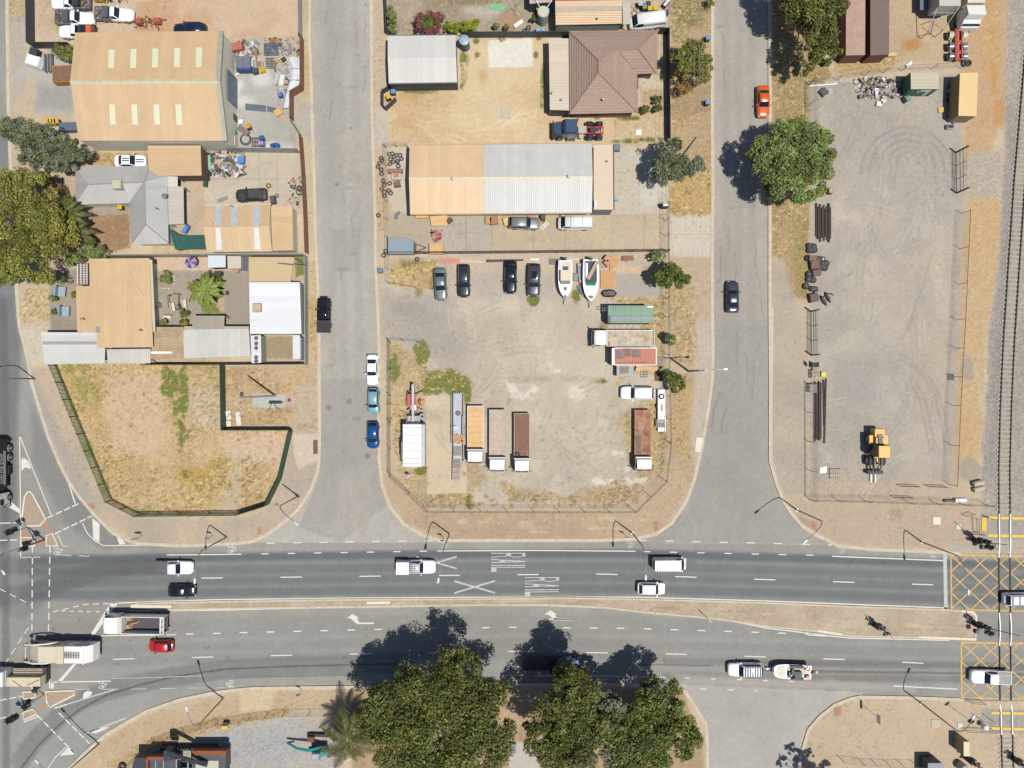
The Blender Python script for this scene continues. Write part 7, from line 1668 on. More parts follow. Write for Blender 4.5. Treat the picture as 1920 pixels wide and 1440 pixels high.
palm('shaggy palm in the garden beside the grey hipped house',138,430,3.6,2.8,14,leafmat('palm_olive',(46,52,24),(96,94,46)),5)
palm('large dark palm between the teal excavator and the biggest tree',655,1385,5.0,4.6,18,leafmat('palm_olive',(46,52,24),(96,94,46)),4,base=(648,1362))
def tufts(name,n,cond,size,leaf,label,seed):
 rs=np.random.RandomState(seed);w=cond.ravel().astype(np.float64);w[region.ravel()==1]=0;w/=w.sum()
 idx=rs.choice(len(w),n,p=w);x=xs[idx%NX]+rs.uniform(-.1,.1,n);y=ys[idx//NX]+rs.uniform(-.1,.1,n);z=zz.ravel()[idx]
 V_=[]
 for k in range(4):
  a=rs.uniform(0,6.28,n);l=size*rs.uniform(.5,1.3,n);hh=size*rs.uniform(.35,1.,n);dx=np.cos(a)*l;dy=np.sin(a)*l;wx=-np.sin(a)*l*.3;wy=np.cos(a)*l*.3
  V_.append(np.stack([np.stack([x-wx,y-wy,z-.01],1),np.stack([x+wx,y+wy,z-.01],1),np.stack([x+dx+wx*.3,y+dy+wy*.3,z+hh],1),np.stack([x+dx-wx*.3,y+dy-wy*.3,z+hh],1)],1).reshape(-1,3))
 o=quadmesh(name,np.concatenate(V_),leaf,None);tag(o,label,'grass',kind='stuff')
grn=grs*(col[...,1]>col[...,0]*.97)
tufts('dry_grass',15000,np.clip(grs-.2,0,1)*sstep(NW1,.46,.64)*(col[...,1]<col[...,0]*.97),.1,leafmat('straw',(172,148,106),(212,188,142),.15),'dry straw coloured grass over the vacant lots and verges',1)
tufts('weeds',9000,np.clip(grn-.3,0,1),.13,leafmat('weed_green',(92,104,50),(150,150,78),.15),'green weeds in patches on the vacant lots',2)
# ------------------------------------------------------------------ fences
CHAIN=meshmat('chain_link',(150,152,150),.1)
def fence(name,label,pts,h,m,style='panel',step=2.6,arms=False,cat='fence',postm=None,th=.05,group=None,rail=True):
 q=[G(x,y)for x,y in pts];t=thing(name,label,cat,q[0],0,group);l=q[0];q=[p-l for p in q];pm=postm or GALV
 for a,c in zip(q,q[1:]):
  d=c-a;L_=d.length;u=d.normalized();n=Vector((-u.y,u.x,0));b=MB()
  if style=='panel':
   b.prism([(a+n*th/2).xy,(c+n*th/2).xy,(c-n*th/2).xy,(a-n*th/2).xy],0,h)
   k=max(1,int(L_/.6))
   b.build('panel',m,t)
  elif style=='mesh':
   b.quad(a+Vector((0,0,.05)),c+Vector((0,0,.05)),c+Vector((0,0,h)),a+Vector((0,0,h)));b.build('wire_mesh',m,t)
  elif style=='palisade':
   k=max(2,int(L_/.2))
   for i in range(k):
    p=a+d*(i+.5)/k;b.prism([(p+u*.05+n*.012).xy,(p+u*.05-n*.012).xy,(p-u*.05-n*.012).xy,(p-u*.05+n*.012).xy],.05,h)
   b.build('palings',m,t)
  if rail:
   b=MB()
   for z in((h,)if style=='mesh' else(h-.04,)if style=='panel' else(.35,h-.3)):b.tube([a+Vector((0,0,z)),c+Vector((0,0,z))],{'mesh':.014,'panel':.045}.get(style,.03),5)
   if arms:
    for z,o in((h+.12,.1),(h+.25,.2),(h+.36,.3)):b.tube([a+Vector((0,0,z))+n*o,c+Vector((0,0,z))+n*o],.012,4)
   b.build('rail',pm,t)
  k=max(1,round(L_/step))
  for i in range(k+1):
   if i==k and c is not q[-1]:continue
   p=a+d*i/k;b=MB();b.tube([p,p+Vector((0,0,h+.02))],.04,6)
   if arms:b.tube([p+Vector((0,0,h)),p+Vector((0,0,h+.4))+n*.34],.028,5)
   b.build('post',pm,t)
 return t
CHARC=mat('charcoal_fence',(72,76,86),.6,var=.06,wave=('X',.3,.3));GREENF=mat('dark_green_fence',(48,84,66),.6,var=.08);GREENP=mat('green_paling',(96,142,108),.5)
BROWNF=mat('brown_tin_fence',(156,104,82),.7,var=.12,dirt=.15,dirtcol=(130,84,66),wave=('Y',.2,.5));ZINC=mat('zinc_fence',(186,192,194),.5,.2,var=.1,wave=('X',.2,.6));GREYG=mat('grey_green_fence',(164,168,160),.6,var=.08)
fence('fence','charcoal steel panel fence enclosing the utes behind the big shed',[(64,-50),(66,91),(141,91)],1.9,CHARC,postm=DGREY)
fence('fence','brown tin fence with a kink beside the scrap yard and side street',[(570,76),(570,170),(551,181),(551,227)],2.0,BROWNF,postm=BROWNST)
fence('fence','long straight brown tin fence beside the concrete wreck yard',[(568,260),(573,330),(577,410),(579,477)],2.0,BROWNF,postm=BROWNST)
fence('gate','thin dark leaning gate between the two brown tin fences',[(549,229),(566,255)],1.2,BROWNST,th=.04,cat='gate',step=3)
fence('fence','galvanised corrugated fence between scrap yard and wreck yard',[(433,285),(563,287)],2.0,ZINC)
fence('fence','pale blue grey sheet fence beside the pink dirt yard at top edge',[(566,-50),(567,73)],2.0,mat('blue_grey_sheet',(170,180,184),.5,.1,var=.06),th=.06)
fence('fence','green see-through palisade fence curving round the dry grass lot',[(108,685),(160,812),(212,937),(265,964),(340,963),(450,962)],2.1,GREENP,'palisade',postm=GREENF,step=2.4)
fence('fence','solid dark green fence along the side street edge of the grass lot',[(451,962),(505,945),(528,898),(549,808)],2.0,GREENF,postm=GREENF)
fence('fence','solid dark green L-shaped fence around the tall pole lot',[(422,684),(424,805),(549,805)],1.9,GREENF,postm=GREENF)
fence('fence','dark fence line between the grass lot and pale shed roofs',[(276,684),(420,684),(577,683)],1.8,WALLD,postm=DGREY)
fence('fence','grey fence running between garage yard and courtyard',[(176,483),(380,482),(573,481)],1.8,GREYG)
fence('fence','grey green street fence beside the white ribbed shed',[(577,482),(578,580),(578,682)],1.8,GREYG)
fence('fence','thin dark fence beside bougainvillea garden and the side street',[(723,-50),(727,66)],1.7,WALLD,postm=DGREY)
fence('bin_screen','charcoal panel screen around bins at the charcoal shed corner',[(739,164),(719,176),(719,200),(725,208),(744,190)],1.4,CHARC,postm=DGREY,cat='screen')
fence('fence','charcoal fence behind the concrete slab joining shed to tiled house',[(866,71),(1067,70)],1.7,CHARC,postm=DGREY)
fence('fence','black front fence between tiled house garden and street verge',[(1233,64),(1250,64),(1251,160),(1252,268)],1.8,mat('black_fence',(44,46,54),.6),postm=BLACK)
fence('fence','thin wire fence beside the white panel van at top edge',[(1249,-50),(1250,60)],1.5,CHAIN,'mesh')
fence('cage_fence','grey wire cage around the tyre heap at the workshop end',[(724,276),(765,276)],2.2,CHAIN,'mesh',cat='cage',step=1.5)
fence('fence','wire mesh fence along the workshop yard and side street',[(725,278),(727,380),(729,480),(730,532)],2.0,CHAIN,'mesh',arms=False)
fence('fence','long dark mesh fence between workshop concrete and big dirt yard',[(731,477),(900,476),(1080,474),(1252,472)],1.9,meshmat('dark_mesh',(60,64,70),.62),'mesh',postm=DGREY)
fence('gate','open wire gate leaf at the dry grass corner of the big yard',[(731,533),(782,541)],1.8,CHAIN,'mesh',cat='gate',postm=BLACK)
fence('gate','open wire gate leaf at the lower entrance of the big yard',[(729,637),(785,641)],1.8,CHAIN,'mesh',cat='gate',postm=BLACK)
fence('fence','wire mesh fence round the lower side of the big dirt yard',[(733,642),(733,890),(802,956),(1000,957),(1188,957),(1246,900),(1254,830)],2.0,CHAIN,'mesh',step=3.7,arms=True,postm=DGREY)
fence('fence','wire mesh fence with barbed arms on the street side of the big yard',[(1254,828),(1251,700),(1250,560),(1250,474)],2.0,CHAIN,'mesh',step=3.,arms=True,postm=DGREY)
fence('fence','wire mesh fence from the grey green tree to the workshop driveway',[(1249,472),(1249,385)],2.0,CHAIN,'mesh',step=2.,arms=True,postm=DGREY)
fence('fence','wire mesh fence along the street side of the gravel yard, leafy end',[(1516,158),(1516,240)],2.0,CHAIN,'mesh',arms=True,postm=DGREY)
fence('fence','wire mesh fence along the street side of the gravel yard by the steel stacks',[(1515,720),(1516,935)],2.0,CHAIN,'mesh',arms=True,step=4.5,postm=DGREY)
fence('fence','wire mesh fence at the road end of the gravel yard',[(1517,936),(1620,938),(1700,941),(1800,944),(1846,946)],2.0,CHAIN,'mesh',step=4.5,arms=True,postm=DGREY)
fence('fence','wire mesh fence beside the railway with barbed arms',[(1779,908),(1785,760),(1794,600),(1803,400)],2.0,CHAIN,'mesh',step=4.6,arms=True,postm=DGREY)
fence('fence','wire mesh fence behind the scrap heap and green site container',[(1517,160),(1620,142),(1690,133),(1800,128)],1.8,CHAIN,'mesh',step=3.5,postm=DGREY)
def slidegate(label,pts,h=2.3):
 t=fence('gate',label,pts,h,CHAIN,'mesh',step=2.0,arms=False,cat='gate',postm=mat('dark_green_gate',(44,70,70),.5))
 l=t.location;a,c=[G(x,y)-l for x,y in(pts[0],pts[-1])]
 b=MB()
 for z in(.15,.9,1.6):b.tube([a+Vector((0,0,z)),c+Vector((0,0,z))],.04,5)
 for p in(a,c):b.box(p.x-.09,p.x+.09,p.y-.09,p.y+.09,0,h+.5)
 b.build('gate_frame',mat('dark_green_gate',(44,70,70),.5),t)
slidegate('dark framed gate in the railway fence below the tan container',[(1792,286),(1793,362)])
slidegate('dark framed gate in the street fence below the tyre heaps',[(1520,584),(1521,666)])
fence('fence','sagging wire fence behind the southern verge and drilling plant',[(232,1450),(290,1388),(345,1368),(410,1352),(470,1342),(535,1334),(630,1332),(675,1334)],1.6,meshmat('sagging_wire',(120,110,96),.22),'mesh',step=3.2,arms=False,postm=mat('rust_post',(110,92,76),.8))
fence('fence','dark railing fence at the bottom edge beside the grey hut',[(1612,1425),(1660,1428),(1735,1428)],1.5,CHAIN,'mesh',postm=mat('green_post',(60,130,110),.5),step=2.)
fence('gate','small wire gate with green posts at the bottom edge',[(1574,1420),(1612,1425)],1.6,CHAIN,'mesh',cat='gate',postm=mat('green_post',(60,130,110),.5))
RG='black tube railings of the pedestrian maze beside the railway'
def railing(px0,py0,px1,py1,label):
 a=G(px0,py0);c=G(px1,py1);t=thing('railing',label,'railing',a,0,RG);d=c-a;b=MB()
 for z in(.55,1.05):b.tube([(0,0,z),(d.x,d.y,z)],.03,5)
 b.build('rails',BLACK,t)
 for p in(Vector((0,0,0)),d):
  b=MB();b.tube([p,p+Vector((0,0,1.08))],.035,5);b.build('post',BLACK,t)
railing(1806,966,1820,962,'railing nearest the wire fence at the northern pedestrian crossing')
railing(1826,971,1827,996,'railing across the path beside the yellow tactile panel')
railing(1806,998,1838,1001,'railing along the lower side of the northern pedestrian maze')
railing(1843,968,1856,972,'railing at the start of the yellow edge line, northern crossing')
for pts,lab in(((1814,1313,1840,1315),'railing along the kerb at the southern pedestrian crossing'),((1826,1340,1838,1348),'railing beside the lamp at the southern pedestrian crossing'),((1846,1341,1858,1350),'railing beside the yellow lines at the southern pedestrian crossing'),((1805,1366,1860,1368),'long low railing at the back of the southern pedestrian maze')):railing(*pts,lab)
# ------------------------------------------------------------------ street lamps
POLEG=mat('lamp_pole_grey',(150,152,152),.5,.3)
def lamp(label,bx,by,hx,hy,h=9.6,group='curved arm street lamps along the main road',bend=.82):
 g=gz(bx,by);a=P(bx,by,g);e=P(hx,hy,h);t=thing('street_lamp',label,'street lamp',a,0,group);e=e-a
 b=MB();b.cyl(0,0,0,.12,.22,12);b.build('base_plate',GALV,t)
 zt=h*bend;b=MB();b.tube([(0,0,0),(0,0,zt*.5),(0,0,zt)],[.11,.095,.08],8);b.build('pole',POLEG,t,True)
 b=MB();pts=[]
 for i in range(9):
  s=i/8;x=s**1.5;z=zt+(e.z-zt)*(1-(1-s)**2.2);pts.append((e.x*x*.94,e.y*x*.94,z))
 b.tube(pts,[.075-.025*i/8 for i in range(9)],8);b.build('arm',POLEG,t,True)
 u=Vector((e.x,e.y,0)).normalized();M=Matrix.Translation(e)@Matrix.Rotation(math.atan2(u.y,u.x),4,'Z')
 b=MB();b.loft([[M@Vector((x,y*w,z))for y,z in((-.16,-.06),(-.13,.06),(0,.10),(.13,.06),(.16,-.06))]for x,w in((-.42,.4),(-.2,1),(.2,1.1),(.42,.6))]);b.build('lamp_head',mat('lamp_head_white',(232,234,236),.35),t,True)
lamp('street lamp at the lower left corner of the big yard reaching over the road',843,1001,821.7,1088)
lamp('street lamp on the verge reaching toward the white van with slatted roof',1185,999,1210.7,1082.5)
lamp('street lamp at the dirt corner below the gravel yard, short arm',1494,956,1510,1015)
lamp('street lamp reaching over the yellow hatched crossing',1728,1016,1816,1110)
lamp('street lamp beside the equipment cabinet at the southern rail crossing',1727,1318,1825,1345)
lamp('street lamp below the dry grass lot reaching past a white ute',425,1007,365,1089)
lamp('street lamp at the kerb corner of the grass lot and side street',560,930,555,981)
lamp('street lamp on the southern verge beside the bicycle symbol',418.6,1309,350,1329)
lamp('street lamp by the curved slip lane at the bottom left',186,1394,69,1428)
lamp('street lamp at the western street corner leaning out of the photo',65,710,-66,714)
SIGB=mat('signal_black',(40,42,44),.5)
def signalhead(t,x,y,z,rot,two=True):
 M=Matrix.Translation((x,y,z))@Matrix.Rotation(rot,4,'Z');b=MB();b.box(-.03,.03,-.42,.42,-.75,.75,M);b.box(.03,.26,-.17,.17,-.55,.55,M)
 for dz in(.36,0,-.36):b.tube([M@Vector((.26,0,dz+.04)),M@Vector((.46,0,dz+.04))],.14,8)
 o=b.build('signal_head',SIGB,t)
 for dz,c in((.36,(200,40,40)),(0,(210,150,40)),(-.36,(40,160,90))):
  b=MB();b.tube([M@Vector((.25,0,dz)),M@Vector((.28,0,dz))],.11,10);b.build('lens',mat('signal_lens_%d'%c[0],c,.2,k=.4),o)
def signal(label,bx,by,rots,h=3.4,arm=None):
 g=gz(bx,by);t=thing('traffic_light',label,'traffic light',P(bx,by,g),0,'traffic lights on the junction islands');b=MB();b.tube([(0,0,0),(0,0,h)],.07,8);b.build('pole',GALV,t)
 for r_,z in rots:signalhead(t,.3*math.cos(R(r_)),.3*math.sin(R(r_)),z,R(r_))
 return t
signal('traffic light at the foot of the triangular island',53,988,((180,3.2),(60,3.2)),3.4)
signal('traffic light on the small square island by the dashed crossing',84,1011,((150,3.2),(-40,4.6)),4.8)
lamp('street lamp springing from the square traffic island over the junction',85,1012,6,1073,10)
signal('traffic light between kite shaped islands at the bottom left',83,1302,((200,3.2),(110,3.2)),3.4)
signal('traffic light beside the small rhombus island at the bottom left',53,1327,((200,3.2),(20,3.2)),3.4)
def sign(label,bx,by,h,w,hh,rot,col_,name='road_sign',text=None):
 g=gz(bx,by);t=thing(name,label,'sign',P(bx,by,g),R(rot));b=MB();b.tube([(0,0,0),(0,0,h)],.035,8);b.build('post',GALV,t);b=MB();b.box(.035,.06,-w/2,w/2,h-hh,h);b.build('sign_plate',col_,t)
 b=MB();b.box(.02,.034,-w/2,w/2,h-hh,h);b.build('plate_back',GALV,t);return t
SGW=mat('sign_white',(230,232,230),.4);SGY=mat('sign_yellow',(226,180,50),.4)
sign('narrow sign post on the footpath below the grass lot',267,1005,2.6,.9,1.0,95,SGW)
sign('small sign post beside the lamp at the yard corner',832,1008,2.6,.6,.9,90,SGW)
sign('small sign post beside the verge lamp near the white van',1172,1003,2.4,.6,.9,80,SGW)
sign('small sign post beside the lamp below the grass lot',399,1004,2.4,.6,.9,90,SGW)
sign('yellow sign post leaning in the dirt median',1321,1153,2.6,.7,.9,40,SGY)
sign('wide double sign on two posts at the southern verge curve',1627,1329,3.6,1.2,1.1,180,SGW)
sign('narrow blue sign panel beside the gravel yard pallets',1515,685,2.0,.6,1.6,180,mat('sign_blue',(40,70,130),.4))
sign('second narrow blue sign panel leaning at the grey pallets',1524,685,2.0,.6,1.6,0,mat('sign_blue',(40,70,130),.4))
sign('small sign by the kerb south of the crossing lamp',566,1293,2.2,.5,.7,90,SGW)
def crossing(label,bx,by,boom=0,h=4.2,brot=120):
 g=gz(bx,by);t=thing('level_crossing_signal',label,'railway signal',P(bx,by,g),0,'level crossing signals with crossed boards');b=MB();b.tube([(0,0,0),(0,0,h)],.08,8);b.box(-.3,.3,-.3,.3,0,.6);b.build('mast',SIGB,t)
 for dx in(1,-1):
  b=MB();M=Matrix.Translation((0,0,h-.1))@Matrix.Rotation(R(25),4,'Z')@Matrix.Rotation(dx*R(45),4,'X');b.box(.1+.03*dx,.13+.03*dx,-.75,.75,-.09,.09,M);b.build('cross_board',mat('crossbuck_white',(214,216,214),.4),t)
 for z in((2.5,3.3)if boom else(2.6,)):
  for r_ in(0,180):
   for sg in(1,-1):
    M=Matrix.Translation((0,0,z))@Matrix.Rotation(R(25+r_),4,'Z');b=MB();b.tube([M@Vector((.12,sg*.42,0)),M@Vector((.16,sg*.42,0))],.32,12);b.tube([M@Vector((.16,sg*.42,0)),M@Vector((.42,sg*.42,0))],.14,8);b.tube([M@Vector((0,0,0)),M@Vector((.12,sg*.42,0))],.03,5);b.build('flasher',SIGB,t)
 b=MB();b.box(-.25,.25,-.35,.35,.6,1.5);b.box(-.2,.2,.3,.6,1.0,1.9);b.build('gear_case',SIGB,t)
 if boom:
  u=Vector((math.cos(R(brot)),math.sin(R(brot)),0));b=MB();b.tube([Vector((0,0,1.2))-u*.9,Vector((0,0,1.3)),u*boom*.16+Vector((0,0,boom))],[.07,.07,.04],6);b.build('boom',mat('boom_dark',(70,60,60),.5),t)
  b=MB();p=Vector((0,0,1.2))-u*.9;b.box(p.x-.25,p.x+.25,p.y-.25,p.y+.25,.8,1.5);b.build('counterweight',SIGB,t)
 return t
crossing('level crossing signal with raised boom north of the yellow hatching',1826,1012,7.5)
crossing('level crossing signal with raised boom at the median end by the rails',1826,1168,8.0,brot=60)
crossing('level crossing signal without boom on the dirt median',1640,1171,0,4.0)
crossing('level crossing signal beside the footpath at the bottom edge',1812,1420,0,3.0);crossing('level crossing signal right of the rails at the bottom edge',1899,1421,0,3.0)
sign('pedestrian signal post beside the kerb at the southern rail crossing',1790,1330,4.0,.7,.9,130,SIGB,'pedestrian_signal')
t=thing('satellite_drum','white round cap unit beside the southern crossing lamp','drum',G(1840,1358));b=MB();b.cyl(0,0,0,1.1,.3,14,.36);b.build('body',STEELW,t);b=MB();b.cyl(0,0,1.1,1.2,.38,14,.2);b.build('lid',mat('cap_white',(240,240,240),.3),t)
def powerpole(label,bx,by,h,arm=1.9,rot=0,m=None,mid=None):
 g=gz(bx,by);t=thing('power_pole',label,'power pole',P(bx,by,g),R(rot));b=MB();b.tube([(0,0,0),(0,0,h)],[.17,.11],8);b.build('pole',m or GALV,t)
 if arm:
  b=MB();b.box(-arm/2,arm/2,-.06,.06,h-.25,h-.12);b.build('crossarm',TIMBER,t)
  for x in(-.45,-.15,.15,.45):
   b=MB();b.cyl(x*arm,0,h-.12,h+.08,.05,8);b.build('insulator',mat('insulator_white',(220,220,216),.3),t)
 return t
powerpole('power pole with timber crossarm rising from the grey green tree',1274,299,9.3,2.2)
t=powerpole('power pole with lamp bracket beside the round bush outside the yard',1291,696,9.0,1.9)
b=MB();b.tube([(0,0,8.6),(1.2,.1,9.0),(2.4,.1,9.0)],.05,6);b.build('bracket',GALV,t);b=MB();b.box(2.2,2.8,-.05,.25,8.95,9.1,None,.03);b.build('lamp_head',mat('lamp_head_white',(232,234,236),.35),t)
powerpole('tall plain steel pole on a concrete pad in the fenced corner lot',517,742,13.4,0,m=mat('mast_white',(206,208,206),.4,.2))
b=MB()
for dx in(-.8,-.3,.3,.8):
 a=P(1274,299,0)+Vector((dx,0,9.3));d=P(1291,696,0)+Vector((dx,0,9.0));pts=[a.lerp(d,s/8)-Vector((0,0,.8*math.sin(math.pi*s/8)))for s in range(9)];b.tube(pts,.012,4)
 e=a+Vector((.6,40,.3));b.tube([a.lerp(e,s/8)-Vector((0,0,.8*math.sin(math.pi*s/8)))for s in range(9)],.012,4)
o=b.build('power_line',mat('wire_pale',(220,222,222),.3,.3));tag(o,'thin pale overhead wires along the street verge over the trees','wire')
b=MB();p0=P(520,494,4.2);p1=P(576,500,5.0);b.tube([p0,p1],.06,6);q=G(577,500);b.tube([(q.x,q.y,LAND),(q.x,q.y,5.0)],.06,6);tag(b.build('service_mast',GALV),'thin pale service mast leaning over the tan flat lean-to','mast')
def pad(label,poly,m=None,name='service_cover',cat='cover',h=.05):
 c=cen([P(x,y,0)for x,y in poly]);t=MB();t.prism([(P(x,y,0)-c).xy for x,y in poly],-.05,h);o=t.build(name,m or CONC);o.location=(c.x,c.y,gz(*poly[0])+.02);tag(o,label,cat);return o
sq=lambda x,y,w,h:[(x-w,y-h),(x+w,y-h),(x+w,y+h),(x-w,y+h)]
RUSTC=mat('rust_grate',(112,90,88),.8,var=.3,scale=6)
pad('dark rusty drain grate beside the side street driveway',sq(592,838,4,13),RUSTC,'drain_grate','grate');pad('pale concrete drain cover at the kerb of wide side street',[(1305,820),(1318,820),(1312,848),(1302,846)],KERBW)
pad('pale square pit lid with dark hatch in the sandy yard',sq(949,214,9,9),CONC);pad('pale square service lid near the crossing path',sq(1755,976,7,7),KERBW);pad('smaller pale service lid near the level crossing signal',sq(1796,987,4.5,4.5),mat('pale_green_lid',(214,222,206),.7));pad('cream square service lid south of the crossing',sq(1753,1356,8,8),CONC);pad('pale green service lid beside the southern railings',sq(1799,1359,4.5,4.5),mat('pale_green_lid',(214,222,206),.7))
pad('white square lid with dark centre in the prime mover yard',sq(1197,249,5,5),STEELW);pad('pale slab lid half buried in the sandy yard',sq(1006,252,5,5),CONC);pad('dark square sump plate by the railway fence',sq(1781,707,6,6),mat('sump_dark',(90,86,84),.6));pad('white square board lying on gravel near the wheel loader',[(1537,877),(1549,874),(1548,886),(1536,887)],STEELW,'board','board')
pad('dark square plate on the dry lot beside the tall pole',sq(454,739,3,4),DGREY);pad('pale grate lid on the dry lot beside dark plate',sq(445,735,3,4.5),GALV)
pad('brown round manhole ring on the pole lot pad',[(543+3.6*math.cos(a),750+3.6*math.sin(a))for a in[i*.524 for i in range(12)]],RUSTC,'manhole_cover');pad('dark long hatch beside the tall pole',[(505,751),(527,751),(532,754),(527,757),(505,757)],BLACK,'hatch')
# ------------------------------------------------------------------ loose things in the yards
def tyre(px,py,label,group=None,r=.33,w=.2,zb=None,m=None,rim=False):
 z=(gz(px,py)if zb is None else zb);c=P(px,py,z+w);t=thing('tyre',label,'tyre',(c.x,c.y,z),random.uniform(0,3),group)
 b=MB();b.torus(0,0,w/2,r*.72,min(w/2,r*.30),16,7);b.build('rubber',m or RUBBER,t,True)
 if rim:b=MB();b.cyl(0,0,.02,w*.8,r*.46,14);b.build('rim',RIM if rim==1 else BLACK,t)  # black disc stands in for the shaded hole of stacked tyres
 return t
g1='old tyres dumped on the street side of the workshop cage';g2='old tyres heaped inside the workshop cage';l1='old tyre dumped on dry grass outside the workshop cage';l2='old tyre lying inside the workshop cage'
OLDT=mat('old_tyre',(84,84,86),.85,var=.2)
for x,y in((95,170),(107,198),(75,230),(55,275),(95,312),(100,360),(120,450),(128,500),(100,552),(132,588),(133,635)):tyre(700+x/6.545,270+y/6.545,l1,g1,random.uniform(.3,.4),m=OLDT)
for x,y in((195,122),(232,115),(285,137),(326,136),(343,178),(210,183),(257,158),(242,218),(200,242),(305,267),(200,480),(190,570),(213,600)):tyre(700+x/6.545,270+y/6.545,l2,g2,random.uniform(.3,.42),m=OLDT)
tyre(700+295/6.545,270+210/6.545,'tyre with pale rim in the workshop cage heap',None,.36,rim=True);tyre(700+60/6.545,270+872/6.545,'single tyre lying flat on the street verge',None,.34);tyre(700+150/6.545,270+1315/6.545,'tyre against the fence beside grey trailer, upper of two',None,.36,m=OLDT);tyre(700+125/6.545,270+1365/6.545,'tyre against the fence beside grey trailer, lower of two',None,.36,m=OLDT)
tyre(782,486,'pale rimmed wheel below the dark mesh fence in dry grass',None,.34,rim=True)
ge='dark tyres along the gravel yard fence';le='dark tyre in the row of tyres along the gravel yard fence'
for i,(x,y)in enumerate(((80,340),(116,345),(85,374),(118,372),(158,447),(214,480),(180,510),(201,514),(80,567),(106,547),(75,608),(111,612),(55,662),(104,682),(126,686),(188,482),(72,440))):tyre(1500+x/4.235,380+y/4.235,le,ge,random.uniform(.42,.54),.5,rim=2)
tyre(1500+186/4.235,380+447/4.235,'tyre with white rim among the gravel yard tyres',None,.4,.3,rim=True)
for x,y,lab in((984,57,'tyre beside white rimmed wheel by the backyard fence'),(991,51,'tyre nearest the concrete tank in the backyard')):tyre(x,y,lab,None,.36)
tyre(989,58,'white rimmed wheel beside two tyres in the backyard',None,.36,rim=True)
def bin_(px,py,label,body,lid,rot=0,group='wheelie bins'):
 z=gz(px,py);c=P(px,py,z+1.0);t=thing('wheelie_bin',label,'bin',(c.x,c.y,z),R(rot));b=MB();b.box(-.26,.26,-.28,.28,.08,.98,None,-.05);b.build('bin_body',body,t);b=MB();b.box(-.33,.34,-.33,.33,.98,1.06,None,.04);b.build('lid',lid,t)
 for sg in(1,-1):b=MB();b.ycyl(-.3,.12,*sorted((sg*.2,sg*.3)),.12,10);b.build('wheel',RUBBER,t)
BBL=mat('bin_blue_lid',(110,160,200),.5);BDG=mat('bin_dark',(46,56,66),.5);BYL=mat('bin_yellow_lid',(240,190,30),.5);BGN=mat('bin_green',(50,190,80),.5);BRD=mat('bin_red_lid',(200,70,50),.5);BB=mat('bin_blue',(20,100,180),.5)
bin_(1328,70,'pale blue lidded bin on the verge kerb above the round tree',BDG,BBL);bin_(1327,191,'pale blue lidded bin on the verge kerb below the round tree',BDG,BBL)
bin_(713,507,'slate blue lidded bin beside the side street kerb',BDG,mat('bin_slate_lid',(120,138,152),.5));bin_(728,181,'yellow lidded bin inside the charcoal bin screen',BDG,BYL,20);bin_(737,171,'pale blue lidded bin inside the charcoal bin screen',BDG,BBL)
bin_(1219,15,'yellow lidded bin beside the white panel van, nearer the grey bins',BDG,BYL);bin_(1229,14.5,'yellow lidded bin beside the white panel van, nearer the street',BDG,BYL,4);bin_(1209,12,'green grey bin beside two yellow lidded bins',BDG,mat('bin_sage',(130,160,140),.5));bin_(1216,6,'dark grey lidded bin behind the yellow lidded bins',BDG,DGREY);bin_(1201,6,'pale lidded bin at the end of the bin cluster near the van',BDG,mat('bin_pale',(190,206,220),.5));bin_(1250,22,'dark slate bin against the fence behind the panel van',BDG,mat('bin_slate2',(80,100,104),.5))
bin_(434,235,'yellow lidded bin against the big shed beside a green one',BDG,BYL);bin_(437,247,'bright green bin against the big shed wall',BGN,BGN,10);bin_(465,236,'amber lidded bin standing alone in the scrap yard',BDG,mat('bin_amber',(226,166,40),.5),20);bin_(224,388,'yellow lidded bin beside the grey hipped house',BDG,BYL);bin_(1010,16,'olive yellow lidded bin in the shade by the lean-to',BDG,mat('bin_olive',(200,186,60),.5));bin_(1544,702,'bright yellow bin on the gravel beside the steel sections',mat('bin_yellow_body',(226,190,30),.5),mat('bin_yellow2',(250,216,30),.5))
bin_(1008,4,'red lidded bin in the shade at the top edge',BDG,BRD);bin_(490,258,'blue bin beside lilac crate in the scrap yard',BB,BB,15);bin_(511,273,'blue bin by the galvanised fence, smaller of two',BB,mat('bin_blue2',(20,90,150),.5),20);bin_(518,272,'blue bin by the galvanised fence, larger of two',BB,BB,-10)
for k,x in enumerate((88,94,100,105)):bin_(x,227,'yellow lidded bin in the short row under the grey green corner tree',BDG,BYL,3*k)
for o in bpy.data.objects:
 if o.get('label')=='yellow lidded bin in the short row under the grey green corner tree':o['group']='yellow lidded bins under the grey green corner tree'
def crate(label,px,py,w,l,h,m,rot=0,name='crate',cat=None,top=None,topname='lid',zb=None,topin=.06,slope=0.):
 z=gz(px,py)if zb is None else zb;c=P(px,py,z+h);t=thing(name,label,cat or name.split('_')[-1],(c.x,c.y,z),R(rot));b=MB();b.box(-l/2,l/2,-w/2,w/2,0,h,None,slope);b.build('box' if top is not None else 'body',m,t)
 if top is not None:b=MB();b.box(-l/2+topin,l/2-topin,-w/2+topin,w/2-topin,h+.003,h+.05);b.build(topname,top,t)
 return t
